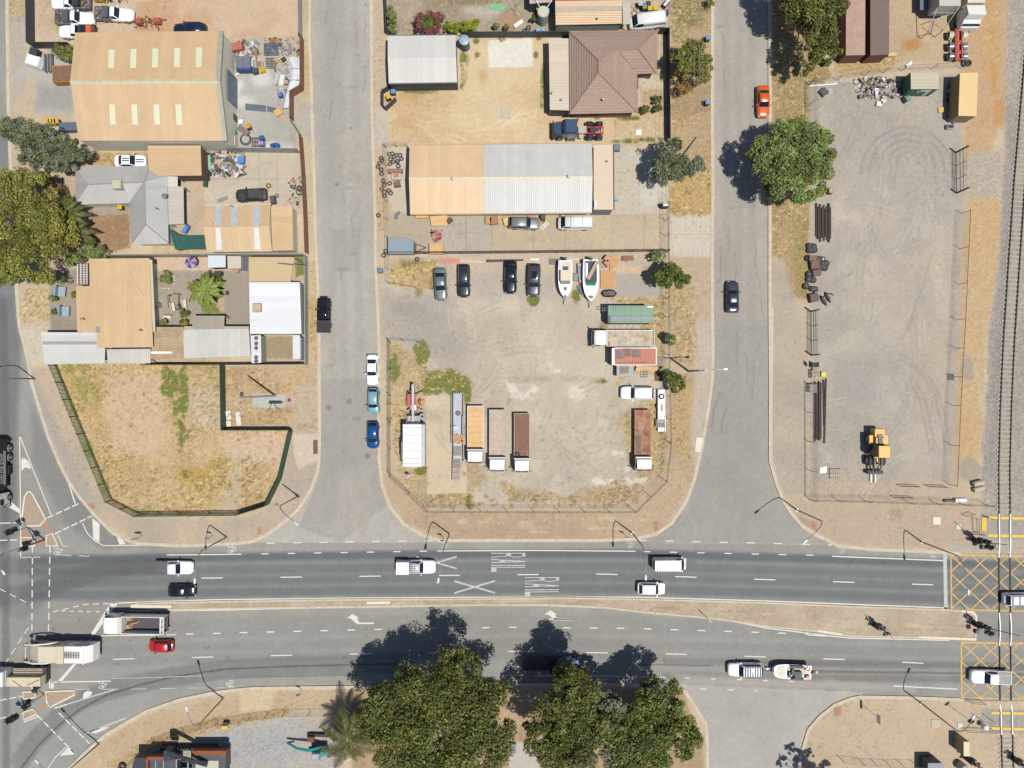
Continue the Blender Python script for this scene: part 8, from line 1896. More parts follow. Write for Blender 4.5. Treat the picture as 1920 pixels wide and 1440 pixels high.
def sheetprop(label,poly,m,z=.06,name='board',cat='board',th=.04,zb=None,tilt=0.):
 zg=gz(*poly[0])if zb is None else zb;q=[P(x,y,zg+z)for x,y in poly];c=cen(q);b=MB();q=ccw(q);n=len(q);vs=[((p.x-c.x),(p.y-c.y),th/2+tilt*(i%2))for i,p in enumerate(q)]
 b.add(vs+[(v[0],v[1],v[2]-th)for v in vs],[tuple(range(n)),tuple(range(2*n-1,n-1,-1))]+[(i,i+n,(i+1)%n+n,(i+1)%n)for i in range(n)]);o=b.build(name,m);o.location=(c.x,c.y,zg+z);return tag(o,label,cat)
BLUEC=mat('blue_skip',(52,90,150),.6,dirt=.1,dirtcol=(120,120,120));GREYL=mat('grey_lid',(120,128,140),.5,wave=('X',.25,.4))
t=crate('blue steel skip with two grey lids in the scrap yard',456,118,1.9,2.1,1.3,BLUEC,0,'skip_bin','skip',None);b=MB();b.box(-1.0,-.02,-.7,.9,1.305,1.36);b.box(.02,1.0,-.7,.9,1.305,1.36);b.build('lid',GREYL,t)
crate('rust red lidded box at the corner of the scrap yard',441,87,1.1,2.0,.9,mat('rust_red_box',(176,104,80),.7,var=.15),8,'steel_box','box',mat('rust_red_lid',(190,116,92),.7))
sheetprop('small orange rusty tray leaning at the scrap yard back',[(504,73),(519,73),(521,80),(507,80)],mat('orange_rust',(176,110,56),.8,var=.3,scale=6),.3,'tray','tray')
grid(508,92,.45,1.7,2.1,9,'blue grey slatted cage lying in the scrap yard',mat('blue_grey_cage',(118,130,146),.5,var=.2))
grid(508,118,.35,1.5,1.5,7,'darker blue grey frame stacked below the slatted cage',mat('blue_grey_dark',(92,104,120),.5,var=.3))
t=crate('pale framed dark panel lying diagonally in the scrap yard',532,112,1.0,1.0,.4,mat('cream_frame',(226,212,186),.6),35,'framed_panel','panel',mat('dark_inset',(70,72,76),.5),'inset',topin=.12)
crate('orange brown flat carton near the framed panel',518,112,.7,.6,.3,mat('carton',(200,150,104),.8),45,'carton','carton',mat('carton_top',(212,166,120),.8))
t=thing('fabric_roll','long white crumpled tarpaulin roll along the brown tin fence','tarpaulin',G(553,150));b=MB();rr=random.Random(8);l=t.location
pts=[(548,108,.9),(551,118,1.0),(556,130,1.0),(553,146,.9),(546,165,.8),(540,182,.7),(535,203,.5)]
rings=[]
for x,y,w in pts:
 c=P(x,y,.5)-l;rings.append([(c.x+(w*k/3)*.95,c.y+rr.uniform(-.05,.05)+.25*k/3*.3,.1+.5*(1-(k/3)**2)+rr.uniform(-.08,.12))for k in range(-3,4)])
b.loft(rings,caps=False,closed=False);b.build('cloth',mat('white_tarp',(232,236,240),.6,var=.1,bump=.5),t);b=MB()
for x,y in((556,128),(551,150),(543,172)):c=P(x,y,.75)-l;b.box(c.x-.7,c.x+.7,c.y-.03,c.y+.03,.56,.68)
b.build('strap',GALV,t)
crate('grey white washing machine in the scrap heap beside the tarpaulin roll',538,134,1.0,.9,.9,STEELW,20,'washing_machine','appliance',GALV);crate('white fridge lying in the scrap yard beside brown ring',528,150,.6,1.5,.6,STEELW,80,'fridge','appliance',mat('fridge_door',(240,240,238),.4))
t=thing('frame','brown octagonal ring lying beside the tarpaulin roll','frame',G(537,154));b=MB();b.torus(0,0,.12,.45,.09,8,6);b.build('ring',BROWNST,t);b=MB();b.cyl(0,0,.0,.1,.3,8);b.build('inner_mat',mat('pinkish_mat',(196,160,140),.8),t)
crate('yellow plastic crate beside the blue skip',491,130,.75,.75,.6,mat('yellow_crate',(240,186,20),.5),20,'yellow_crate','crate',mat('yellow_crate_in',(226,170,16),.5));crate('dark green tub beside the yellow crate',478,132,.8,.75,.6,mat('dark_green_tub',(58,74,66),.5),15,'tub','tub',mat('tub_dark',(80,92,86),.5));crate('white cabinet with dark shelves beside the blue skip',485,120,.9,.9,.9,mat('white_cabinet',(226,218,206),.5),0,'cabinet','cabinet',mat('cabinet_shelf',(150,130,118),.6))
crate('slim white board standing beside the blue skip',471,117,1.1,.35,1.0,STEELW,0,'panel','panel',mat('cream_frame',(226,212,186),.6));sheetprop('white offcut lying below the blue skip',[(436,141),(457,132),(458,134),(440,142)],STEELW,.06,'offcut')
crate('bright blue tub by the tarpaulin roll',525,177,.6,.6,.7,BB,10,'blue_tub','tub',mat('blue_tub_top',(90,140,200),.5))
g='slate glass sheets lying end to end in the scrap yard'
for k,(x0,x1,y0,y1)in enumerate(((460,499,194,206),(501,520,199,209))):o=sheetprop(('longer slate blue sheet lying across the scrap yard','shorter slate blue sheet lying across the scrap yard')[k],[(x0,y0),(x1,y0+4),(x1,y1+4),(x0,y1)],mat('slate_sheet',(112,126,136),.35,.1,var=.25,scale=1),.05,'sheet','sheet')
crate('light timber toolbox with two slots on the slate sheets',521,210,1.0,1.05,.35,mat('light_timber',(226,178,104),.7),35,'timber_box','box',mat('light_timber_top',(232,186,116),.7));o=sheetprop('thin timber batten leading from timber box to the gate',[(527,215),(545,231),(544,233),(526,217)],mat('light_timber',(226,178,104),.7),.08,'batten','timber')
crate('dark green gas bottle shaped drum against the shed wall',434,218,.7,.9,1.3,mat('dark_green_drum',(74,84,76),.5),90,'green_drum','drum',mat('drum_top',(96,108,98),.5));t=thing('hose_coil','large black hose coil lying on the scrap yard concrete','hose',G(461,262));b=MB();b.torus(0,0,.08,.78,.07,22,6);b.build('hose',RUBBER,t);b=MB();b.torus(.02,.03,.2,.66,.06,22,6);b.build('inner_coil',mat('hose_dark',(70,74,78),.6),t)
crate('white square stool in the scrap yard',451,228,.6,.6,.6,STEELW,10,'stool','stool',STEELW);t=crate('grey carpet roll with terracotta ends in the scrap yard',456,244,.8,1.7,.4,mat('carpet_grey',(128,128,130),.9),-35,'carpet_roll','roll',mat('terracotta',(190,100,78),.8),'end_wrap',topin=.5);crate('cream sheet propped against the big shed wall',438,264,.4,1.2,1.2,mat('cream_sheet',(234,224,200),.6),90,'panel','panel',STEELW);crate('lilac crate on a dark pallet in the scrap yard',489,268,.6,.7,1.0,mat('lilac',(166,140,196),.5),0,'lilac_crate','crate',mat('lilac_top',(180,156,208),.5));pallet(482,266,.3,'dark open pallet under the lilac crate',90,mat('dark_pallet',(96,80,74),.8),1.5,1.3)
def heap(px0,py0,px1,py1,n,cols,label,group,seed,size=(.15,.55),name='scrap_piece',hmax=.7):
 rr=random.Random(seed);protos=[]
 for k,c in enumerate(cols):
  b=MB();kind=k%4
  if kind==0:b.box(-.5,.5,-.32,.32,0,.25,None,.05)
  elif kind==1:b.tube([(-.6,0,.1),(0,.06,.14),(.6,-.05,.08)],.09,6)
  elif kind==2:b.box(-.45,.45,-.4,.4,0,.07);b.box(-.2,.1,-.35,-.1,.07,.3)
  else:b.loft([[(x,-.3,0),(x,-.2,.3),(x,.2,.34),(x,.32,0)]for x in(-.4,0,.42)])
  protos.append((b.mesh('scrap'),mat('scrap_%d_%d_%d'%c,c,.6,.1,var=.25,scale=4)))
 for i in range(n):
  me,m=protos[rr.randrange(len(protos))];x=rr.uniform(px0,px1);y=rr.uniform(py0,py1);z=gz(x,y);zz_=z+rr.uniform(0,hmax)*max(0,1-2*abs((x-px0)/(px1-px0)-.5));c=P(x,y,zz_)
  o=mk(me,name,m);o.location=c;s=rr.uniform(*size)*1.4;o.scale=(s,s*rr.uniform(.5,1),s);o.rotation_euler=(rr.uniform(-.3,.3),rr.uniform(-.3,.3),rr.uniform(0,6.28));tag(o,label,'scrap',group)
SC=[(226,226,226),(70,72,76),(180,176,166),(120,116,108),(150,156,160),(96,84,74),(214,200,176),(52,56,60)]
heap(386,284,458,330,160,SC,'small piece of mixed scrap in the heap beside the brown walled outbuilding','scrap heap by the outbuilding',1,(.2,.75))
sheetprop('mint green crumpled sheet on the scrap heap by the outbuilding',[(387,291),(394,291),(396,318),(387,318)],mat('mint_sheet',(140,204,170),.7,var=.15),.5,'sheet','sheet');crate('bright blue lidded crate on the scrap heap corner',451,300,.95,1.0,.6,mat('blue_crate',(70,130,210),.5),-5,'blue_crate','crate',mat('blue_crate_top',(90,150,220),.5));sheetprop('lilac white board lying at the foot of the scrap heap',[(399,326),(406,321),(412,328),(405,335)],mat('lilac_white',(214,206,220),.6),.15)
heap(436,78,486,112,90,[(200,196,186),(226,196,166),(150,160,170),(120,110,100),(236,230,220)],'piece of pale timber or tin in the scrap yard heap behind the blue skip','scrap behind the blue skip',2,(.2,.7),name='tin_offcut',hmax=.3)
heap(495,72,566,104,60,[(150,150,146),(196,186,168),(110,90,74),(180,186,190)],'loose rod or strip at the back of the scrap yard','loose strips at the scrap yard back',3,(.2,.6),name='metal_strip',hmax=.2)
heap(514,112,556,170,75,[(230,228,222),(120,120,122),(180,170,150),(90,84,78)],'small discarded part beside the white tarpaulin roll','discarded parts beside the tarpaulin roll',4,(.12,.4),name='discarded_part',hmax=.3)
heap(540,332,566,384,46,[(220,226,232),(110,116,120),(90,150,80),(220,140,60),(70,76,80)],'engine part or rag lying along the long brown tin fence','parts along the brown tin fence',5,(.15,.5),name='engine_part',hmax=.25)
tyre(503,348,'rust brown wheel ring lying in the wreck yard',None,.4,.2,m=RUSTM);tyre(519,367,'small grey tyre in the wreck yard beside car seat',None,.3,.15,m=OLDT);crate('dark car seat lying in the wreck yard',511,374,.7,1.1,.7,DGREY,100,'bucket_chair','car seat',mat('seat_dark',(84,86,92),.8));grid(417,374,.25,.5,1.6,4,'bent pale frame lying in front of the tan garage',GALV,20,'bicycle_frame');crate('dark green planter box by the brown outbuilding',384,342,.5,1.1,.6,mat('planter_green',(40,96,60),.6),85,'planter','planter',mat('planter_soil',(60,84,56),.9));tyre(561,353,'large pale wheel on the appliance pile by the brown fence',None,.45,.25,rim=True)
t=thing('farm_implement','rust red tangled farm implement behind the big shed','implement',G(280,44));b=MB();rr=random.Random(9)
for i in range(34):a=rr.uniform(0,6.28);x=rr.uniform(-2.0,2.0);y=rr.uniform(-.8,.8);b.tube([(x,y,rr.uniform(.1,.7)),(x+rr.uniform(-.8,.8),y+rr.uniform(-.5,.5),rr.uniform(.1,.8))],.05,5)
b.build('tines',mat('tine_dark',(92,70,60),.7,var=.3),t);b=MB();b.box(-1.6,-.7,-.5,.4,.5,.95,None,.1);b.box(.9,2.0,-.4,.5,.5,.9,None,.12);b.build('hopper',mat('implement_red',(190,96,72),.6,var=.15),t)
t=thing('farm_implement','yellow and dark implement at the top photo edge','implement',G(205,2));b=MB();b.box(-1.9,-.4,-.35,.3,.4,1.0,None,.1);b.build('body',mat('implement_yellow',(226,190,50),.5),t);b=MB()
for i in range(22):x=rr.uniform(-.6,2.6);b.tube([(x,rr.uniform(-.5,.5),.3),(x+rr.uniform(-.8,.8),rr.uniform(-.6,.6),.8)],.05,5)
b.build('frame',DGREY,t)
t=crate('rusty orange open skip beside the big shed end wall',120,138,2.4,3.4,1.2,mat('skip_rust',(196,130,62),.8,var=.25,scale=2,dirt=.3,dirtcol=(140,92,56)),3,'skip_bin','skip',mat('skip_inside',(136,104,80),.8,var=.2),'inner_floor',topin=.12)
t=thing('boat_trailer','white wreck of a boat and trailer parts by the shrub','boat wreck',G(74,118));b=MB();b.box(-1.3,.9,-1.0,.7,.3,1.1,Matrix.Rotation(-.3,4,'Z'),.15);b.build('hull',STEELW,t);b=MB();b.box(-.8,.3,.5,1.5,.9,1.4,Matrix.Rotation(-.3,4,'Z'));b.build('seat',DGREY,t);b=MB()
for x in(1.2,1.7,2.1):b.box(x,x+.12,-1.6,1.0,.4,.9)
b.build('rails',GALV,t)
crate('dark tarp covered trailer under the corner tree by the big shed',127,237,1.2,2.6,1.0,mat('tarp_slate',(92,104,124),.6),2,'covered_trailer','trailer',mat('tarp_top',(104,116,136),.6));tag(sheetprop('long thin pale pole leaning over the yellow green shrub',[(88,90),(112,108),(111,110),(87,92)],GALV,2.0,'pole','pole'),None,None)
heap(395,420,410,440,0,SC,'x','x',1)
crate('bright blue pump unit in the shade cloth corner',347,430,.6,1.2,.6,mat('pump_blue',(50,110,190),.5),60,'pump','pump',mat('pump_top',(90,150,214),.5));crate('small yellow tub beside the blue pump',346,439,.4,.6,.3,BYL,0,'tub','tub',mat('tub_yellow_in',(226,206,120),.6))
BLG=mat('blue_grey_bench',(166,186,196),.5,wave=('X',.2,.6))
def bench(px,py,rot,label):
 z=gz(px,py);c=P(px,py,z+.8);t=thing('garden_bench',label,'bench',(c.x,c.y,z),R(rot),'blue grey benches under the street fence');b=MB();b.box(-.75,.25,-.7,.7,.42,.5);b.build('seat',BLG,t);b=MB();b.box(.26,.6,-.7,.7,.45,1.1);b.build('backrest',mat('bench_back',(150,172,184),.5),t)
 for x in(-.7,.2):
  for y in(-.65,.6):b=MB();b.box(x,x+.06,y,y+.06,0,.42);b.build('leg',GALV,t)
bench(110,546,175,'blue grey bench in the front yard, upper of two');bench(117,583,178,'blue grey bench in the front yard, lower of two')
t=crate('white slatted trellis frame beside the tan bungalow roof',155,514,2.9,1.5,.0+1.6,mat('trellis_dark',(104,92,84),.8),0,'trellis','trellis',None);b=MB()
for x in(-.74,-.25,.2,.62):b.box(x,x+.09,-1.45,1.45,1.605,1.7)
for i in range(9):b.box(-.7,.7,-1.4+i*.33,-1.36+i*.33,1.7,1.74)
b.build('slats',STEELW,t)
t=thing('patio_set','dark steel swing frame in the courtyard','frame',G(332,565));b=MB();b.tube([(-.75,-.9,.9),(-.85,.75,1.0),(-.3,.75,1.0)],.05,5);b.tube([(.65,-.95,.9),(.65,.95,1.0),(-.1,.95,1.0)],.05,5);b.build('bars',BROWNST,t);b=MB()
for x,y in((-.75,-.9),(.65,-.95),(.65,.95),(-.85,.75)):b.tube([(x,y,0),(x,y,.95)],.04,5)
b.build('leg',BROWNST,t)
for k,(x,y,rot,lab)in enumerate(((324.5,575,100,'white garden seat beside the fire basket, nearer the bungalow'),(346,569,95,'white garden seat beside the fire basket, nearer the lawn'),(313,595,0,'white bench along the bottom of the courtyard'))):
 z=LAND;c=P(x,y,z+.5);t=thing('garden_bench',lab,'bench',(c.x,c.y,z),R(rot));b=MB();b.box(-.6,.6,-.2,.2,.4,.46);b.build('seat',mat('white_seat',(232,218,196),.6),t);b=MB();b.box(-.6,.6,.2,.27,.45,.85);b.build('backrest',mat('white_seat',(232,218,196),.6),t)
 for dx in(-.5,.45):b=MB();b.box(dx,dx+.06,-.18,.18,0,.4);b.build('leg',GALV,t)
t=crate('round grey fire basket between white garden seats',333,575,.7,.7,.5,RUSTM,20,'fire_basket','basket',mat('ash',(150,136,124),.9));crate('white round hot water unit against the bungalow gutter',290,571,.6,.6,1.4,GALV,0,'water_heater','water heater',STEELW);crate('white planter edge block along the bungalow side wall',289,605,3.0,.3,.6,mat('pale_planter',(206,206,208),.6),0,'planter','planter',mat('planter_soil2',(150,140,124),.9))
for k,(x,y)in enumerate(((327,519),(328,526),(327,533),(305,541),(311,541),(318,541))):
 b=MB();b.box(-.2,.2,-.14,.14,0,.22,None,.04);o=b.build('edging_stone',mat('edging_cream',(226,208,170),.8,var=.1));o.location=G(x,y);tag(o,'cream edging stone round the leafy square bed','stone','cream edging stones round the leafy bed')
crate('dark kettle barbecue trolley in front of the small garden sheds',408,512,.5,1.0,.9,BLACK,0,'barbecue','barbecue',mat('bbq_lid',(90,94,98),.4));grid(456,492,1.5,1.2,2.4,6,'blue grey slatted gate frame beside the tan flat lean-to',mat('blue_grey_cage',(118,130,146),.5,var=.2),90,'slatted_gate');crate('terracotta pot beside the garden sheds',444,508,.5,.5,.6,mat('pot_pink',(206,160,136),.7),0,'flower_pot','pot',mat('pot_soil',(196,146,120),.9));grid(426,549,.4,.5,.6,4,'small dark metal frame on the paved strip beside the lawn',DGREY,90,'metal_stand')
heap(563,572,572,626,16,[(226,226,226),(236,186,80),(120,130,140),(220,120,110)],'small bright object on the ledge beside the white ribbed shed','bright objects beside the white ribbed shed',6,(.12,.3),name='bright_object',hmax=.1)
PB_='white broken plasterboard sheets in the fenced corner lot'
for k,poly in enumerate(([(422,771),(432,769),(434,786),(426,788)],[(424,790),(433,789),(433,800),(425,800)],[(441,775),(449,771),(453,796),(444,799)])):sheetprop(('white broken sheet against the green fence, upper','white broken sheet against the green fence, lowest','white broken sheet standing apart from the green fence')[k],poly,mat('broken_white',(236,230,220),.7,var=.06),.08+.03*k)
heap(428,752,458,790,24,[(206,180,168),(190,160,140),(150,124,104)],'pinkish timber offcut in the fenced corner lot','timber offcuts in the corner lot',7,(.12,.4),name='timber_offcut',hmax=.1)
t=thing('guy_frame','small green antenna frame at the foot of the tall pole','frame',G(516,757));b=MB();b.tube([(0,.2,1),(-1.1,-1.2,.05)],.03);b.tube([(0,.2,1),(.4,-.8,.05)],.03);b.tube([(.4,-.8,.05),(1.1,-.7,.05)],.03);b.build('struts',mat('strut_green',(90,110,96),.5),t);b=MB();b.tube([(0,.2,0),(0,.2,1.1)],.04);b.build('post',GALV,t)
crate('orange timber board leaning at the workshop corner',791,406,.45,1.9,.4,mat('orange_board',(232,182,100),.7),0,'timber_board','board',mat('orange_board2',(240,192,112),.7));sheetprop('wide tan plywood sheet lying in front of the workshop',[(806,406),(839,404),(838,423),(809,424)],PLY,.35,'plywood_sheet','plywood',.3)
crate('open tan crate against the fence with red oddments stacked behind',818,466,1.5,2.0,.7,mat('tan_crate',(220,170,110),.7),0,'tan_crate','crate',mat('tan_crate_top',(232,186,128),.7));heap(807,430,829,452,34,[(206,60,60),(190,80,76),(176,146,130),(120,50,50),(226,150,140)],'red machine part piled on the pallet behind the tan crate','red machine parts on the workshop yard',8,(.2,.55),name='machine_part',hmax=.4)
t=at_px(752.5,462,.9,'box_trailer','slate blue covered box trailer with a drawbar by the fence','trailer','E');b=MB();b.prism([(-1.85,-1.15),(1.85,-1.15),(1.85,.75),(.6,1.15),(-1.85,1.15)],.4,1.3);b.build('box_body',mat('trailer_slate',(112,124,134),.6),t);b=MB();b.prism([(-1.8,-1.1),(1.8,-1.1),(1.8,.7),(.6,1.1),(-1.8,1.1)],1.303,1.36);b.build('cover',mat('cover_slate',(146,162,172),.5,var=.05),t);b=MB();b.tube([(1.85,-.9,.5),(3.5,-.1,.5)],.06);b.tube([(1.85,.5,.5),(3.5,-.1,.5)],.06);b.box(2.0,2.1,-.7,.4,.45,.55);b.build('drawbar',RUSTM,t);wheelset(t,[-.2],2.2,.32)
crate('brown engine block sitting by the plywood sheet',843,413,.6,.8,.5,BROWNST,40,'engine_block','engine',RUSTM);t=crate('red brown roller machine inside the tyre cage',741,320,.6,2.0,.7,mat('roller_brown',(150,110,96),.7,var=.2),0,'roller_machine','machine',mat('roller_top',(166,120,104),.7));crate('dusty pink pump on a pale base inside the tyre cage',743,329,1.2,1.4,.5,mat('pale_base',(206,196,176),.8),0,'pump_unit','pump',mat('pink_pump',(196,130,110),.7),'motor',topin=.35);crate('round brown drum inside the tyre cage',744.5,344.5,.8,.85,.6,mat('drum_brown',(110,92,84),.7),10,'brown_drum','drum',mat('drum_brown_top',(130,110,100),.7));sheetprop('curved grey mudguard panel lying on the concrete',[(742,400),(748,396),(752,398),(746,404),(745,412),(739,410)],mat('guard_grey',(112,116,120),.6),.2,'mudguard_panel','panel');sheetprop('orange planks lying beside the workshop fence',[(730,383),(735,381),(736,400),(731,400)],mat('pale_orange',(224,176,130),.8,var=.2,scale=6),.1,'plank','timber')
for k,(x,y,w,m,lab)in enumerate(((916,412,.9,'timber_round','round timber log pile beside brown pallets'),(926,413,1.2,'brown_pile','stack of brown timber beside the round log pile'),(950,415,.9,'orange_ply','orange plywood piece behind the silver wagon'))):crate(lab,x,y,1.1,w,.5,mat(m,((216,180,120),(166,120,90),(232,200,130))[k],.8,var=.3,scale=6),8*k,'timber_stack','timber',mat(m+'_t',((206,166,106),(180,130,100),(238,206,140))[k],.8,var=.3,scale=8))
crate('dark generator between silver wagon and white van',1018,407,.7,.7,.8,BLACK,0,'generator','generator',DGREY);grid(1021,423,.2,.5,1.3,3,'pale battens with a yellow tool beside the silver wagon',STEELW,45,'batten_bundle');t=crate('yellow hand tool on the pale battens',1020,415,.3,.5,.3,mat('tool_yellow',(240,180,30),.5),30,'hand_tool','tool',BLACK);crate('pale blue drum at the end of the office wall',1154,372,.55,.55,.8,mat('drum_pale_blue',(120,176,216),.5),20,'blue_drum','drum',mat('drum_pale_blue_t',(140,190,226),.5));crate('grey solar panel box beside the office roof',1157,276,.9,.9,.8,mat('panel_grey',(110,120,134),.4),0,'equipment_box','box',mat('panel_grey_t',(124,136,150),.4));crate('white letter box cabinet on the wire fence line',1249,384,.5,.9,1.5,DGREY,0,'meter_cabinet','cabinet',STEELW)
for poly,m,lab in(([(825,485),(860,485),(860,493),(825,493)],mat('pink_plank',(226,146,126),.8,var=.1),'pink painted planks below the dark mesh fence'),([(862,486),(910,489),(910,494),(862,493)],mat('pale_plank',(214,200,178),.8,var=.15),'pale planks lying next to the pink planks'),([(912,487),(982,486),(982,489),(912,492)],BROWNST,'long brown angle iron below the dark mesh fence'),([(994,485),(1010,485),(1010,488),(994,488)],STEELW,'short white board below the dark mesh fence'),([(1030,485),(1049,485),(1049,496),(1030,496)],mat('olive_sheet',(126,124,110),.7),'olive grey sheet beside the first boat'),([(1050,485),(1087,485),(1087,487.5),(1050,487.5)],mat('white_plank',(230,222,204),.7),'long white plank behind the boats')):sheetprop(lab,poly,m,.1,'plank','timber',.12)
for k,(y,c)in enumerate(((484.5,(206,160,136)),(492.5,(206,140,116)))):crate('terracotta drum behind the open runabout, '+('nearer fence' if k==0 else 'farther from fence'),1139,y,.8,.8,.9,mat('terracotta_drum%d'%k,c,.8),45,'drum','drum',mat('terracotta_t%d'%k,tuple(min(255,v+12)for v in c),.8))
for poly,lab in(([(1144,479),(1159,479),(1159,496),(1143,508)],'tan carton sheets stacked behind the boats'),([(1126,507),(1154,509),(1153,542),(1126,541)],'large tan tarpaulin spread beside the open runabout')):sheetprop(lab,poly,mat('tan_tarp',(212,166,110),.8,var=.12,bump=.4),.12,'tarpaulin','tarpaulin',.1)
t=thing('tarp_bundle','black tarpaulin bundle with cords beside the tan tarpaulin','tarpaulin',G(1141,550));b=MB();b.loft([[(x,-w,0),(x,-w*.6,h_),(x,w*.5,h_*1.1),(x,w,0)]for x,w,h_ in((-1.1,.2,.15),(-.8,.5,.35),(0,.6,.42),(.8,.5,.4),(1.15,.15,.2))]);b.build('bundle',mat('black_tarp',(48,48,52),.5,bump=.6),t);b=MB();b.tube([(-.6,-.5,.4),(0,.3,.5),(.5,-.4,.46)],.02);b.build('cord',GALV,t)
pallet(1129,494,.35,'grey pallets stacked behind the open runabout',85,PG,1.0,1.2);heap(1164,481,1190,494,16,[(176,110,90),(196,140,116),(150,100,84)],'loose red brick near the wire fence corner','loose bricks by the fence corner',10,(.12,.22),'brick',.08);pallet(1177,484,.3,'brown pallet among the loose bricks',0,mat('red_pallet',(160,110,90),.8,var=.2),.7,1.6)
sheetprop('faded green mat lying in the bare backyard',[(918,7),(946,8),(946,20),(918,17)],mat('green_mat',(130,196,150),.8,var=.12),.04,'mat','mat');t=crate('white plank seat lying askew in the bare backyard',972,44,.5,1.5,.4,STEELW,35,'plank_bench','bench',STEELW)
t=thing('clothes_hoist','rotary clothes hoist with thin arms in the backyard','clothes hoist',G(966,22));b=MB();b.tube([(0,0,0),(0,0,1.9)],.04,6);b.build('pole',GALV,t);b=MB()
for a in(30,120,210,300):b.tube([(0,0,1.7),(1.7*math.cos(R(a)),1.7*math.sin(R(a)),1.95)],.025,5)
b.build('arms',mat('arm_dark',(90,92,92),.4,.3),t)
for k,(x,lab)in enumerate(((1009,'pale blue drum beside the fence below the concrete tank, larger'),(1018,'pale blue drum beside the fence below the concrete tank, smaller'))):crate(lab,x,56,.6-.1*k,.6-.1*k,.9,mat('drum_pale_blue',(120,176,216),.5),20,'blue_drum','drum',mat('drum_pale_blue_t',(140,190,226),.5))
sheetprop('aqua sheet behind the concrete tank',[(1020,15),(1033,15),(1031,23),(1020,22)],mat('aqua_sheet',(120,210,206),.6),.8,'sheet','sheet');heap(1184,5,1200,27,20,[(190,160,140),(120,90,74),(206,190,170)],'scrap timber piece beside the carport and panel van','scrap timber beside the panel van',11,(.15,.45),name='scrap_timber',hmax=.2);crate('black motorbike shape at the fence top beside the panel van',1250,5,.5,1.2,.8,BLACK,50,'mower','mower',STEELW)
heap(1602,146,1692,184,150,[(60,56,56),(206,206,200),(150,130,110),(110,118,124),(230,226,218),(90,74,64)],'piece of mixed rubbish in the heap beside the green site container','rubbish heap by the green site container',12,(.15,.5),name='rubbish_piece',hmax=.5)
for poly,m,lab in(([(1637,164),(1648,166),(1646,178),(1636,175)],STEELW,'white board with yellow patch on the rubbish heap'),([(1645,190),(1656,190),(1653,199),(1643,198)],STEELW,'white sheet at the edge of the rubbish heap'),([(1652,186),(1663,182),(1661,192),(1652,195)],mat('cream_sheet',(234,224,200),.6),'cream sheet overlapping the white one on the gravel')):sheetprop(lab,poly,m,.3)
heap(1776,152,1790,230,46,[(70,66,64),(104,98,92),(190,200,214),(90,90,96),(60,60,60)],'dark rubbish piece heaped against the tan shipping container','rubbish against the tan shipping container',13,(.2,.6),name='dark_rubbish',hmax=.4)
pallet(1765,206,.2,'blue and yellow board on the rubbish by the tan container',10,mat('yellow_board',(226,196,90),.6),.7,.8);crate('dark stand with pale bucket on gravel near the fence corner',1545,172,1.0,1.0,.4,DGREY,40,'stand','stand',mat('stand_top',(80,84,90),.5));crate('white bucket with dark shadow side beside the stand',1557,171,.45,.45,.6,STEELW,0,'bucket','bucket',GALV);heap(1570,153,1594,160,12,[(120,190,220),(150,206,230)],'scrap of bright blue plastic on the yard fence line','blue plastic scraps on the fence line',14,(.12,.35),name='plastic_scrap',hmax=.1);sheetprop('long white pole lying inside the gravel yard corner',[(1518,160),(1570,156),(1570,158),(1518,162.5)],STEELW,.1,'pole','pole');crate('teal round bin beside the green site container',1703,184,.7,.7,.9,mat('teal_bin',(90,130,116),.5),30,'round_bin','bin',mat('teal_bin_t',(120,160,146),.5));crate('small pale blue engine unit below the tan container',1783,237,.6,.9,.6,mat('pale_engine',(186,206,226),.4),0,'engine_unit','engine',BLACK);sheetprop('white fallen sheet near the dry weeds by the fence',[(1698,122),(1708,114),(1711,119),(1701,127)],STEELW,.2)
CR=mat('pale_crate_timber',(226,200,150),.8,var=.15)
for x,lab in((1651,'pale timber crate at the end of the brown shipping container'),(1673,'pale timber crate beside the brown shipping container corner'),(1601,'flat pale pallet under the end of the rust red container')):crate(lab,x,102 if x!=1601 else 107,.5,1.2,.5,CR,0,'timber_crate','crate',CR)
tyre(1810,118,'worn tyre beside orange red trailer frame',None,.5,.3);tyre(1817,117,'second worn tyre behind orange red trailer frame',None,.5,.3)
GS1='brown steel sections in the upper stack along the gravel yard fence';GS2='brown steel sections in the lower stack along the gravel yard fence'
def steel(px,py0,py1,label,group,w=.12,zb=.0,tilt=0):
 a=G(px,py0);c=G(px+tilt,py1);m=(a+c)/2;t=MB();L_=(a-c).length;t.box(-L_/2,L_/2,-w,-w+.03,0,.2);t.box(-L_/2,L_/2,w-.03,w,0,.2);t.box(-L_/2,L_/2,-w+.03,w-.03,.08,.12);o=t.build('steel_section',BROWNST);o.location=(m.x,m.y,LAND+zb);o.rotation_euler=(0,0,math.atan2(a.y-c.y,a.x-c.x));tag(o,label,'steel',group)
for i,x in enumerate((1530,1533,1537,1540,1544,1547,1550,1553,1556)):steel(x,381+(i*7)%12,444+(i*5)%12,'brown steel section lying in the upper stack along the gravel yard fence',GS1,.1,.14*(i%2))
for i,x in enumerate((1527,1530,1533,1535.5,1538)):steel(x,715+(i*3)%9,828-(i*4)%10,'brown steel section lying in the lower stack along the gravel yard fence',GS2,.1,.14*(i%2))
steel(1543,712,800,'brown steel section slightly apart from the lower stack',None,.08,0,2);steel(1548,710,831,'outermost long brown steel section on the gravel',None,.08,0,-3)
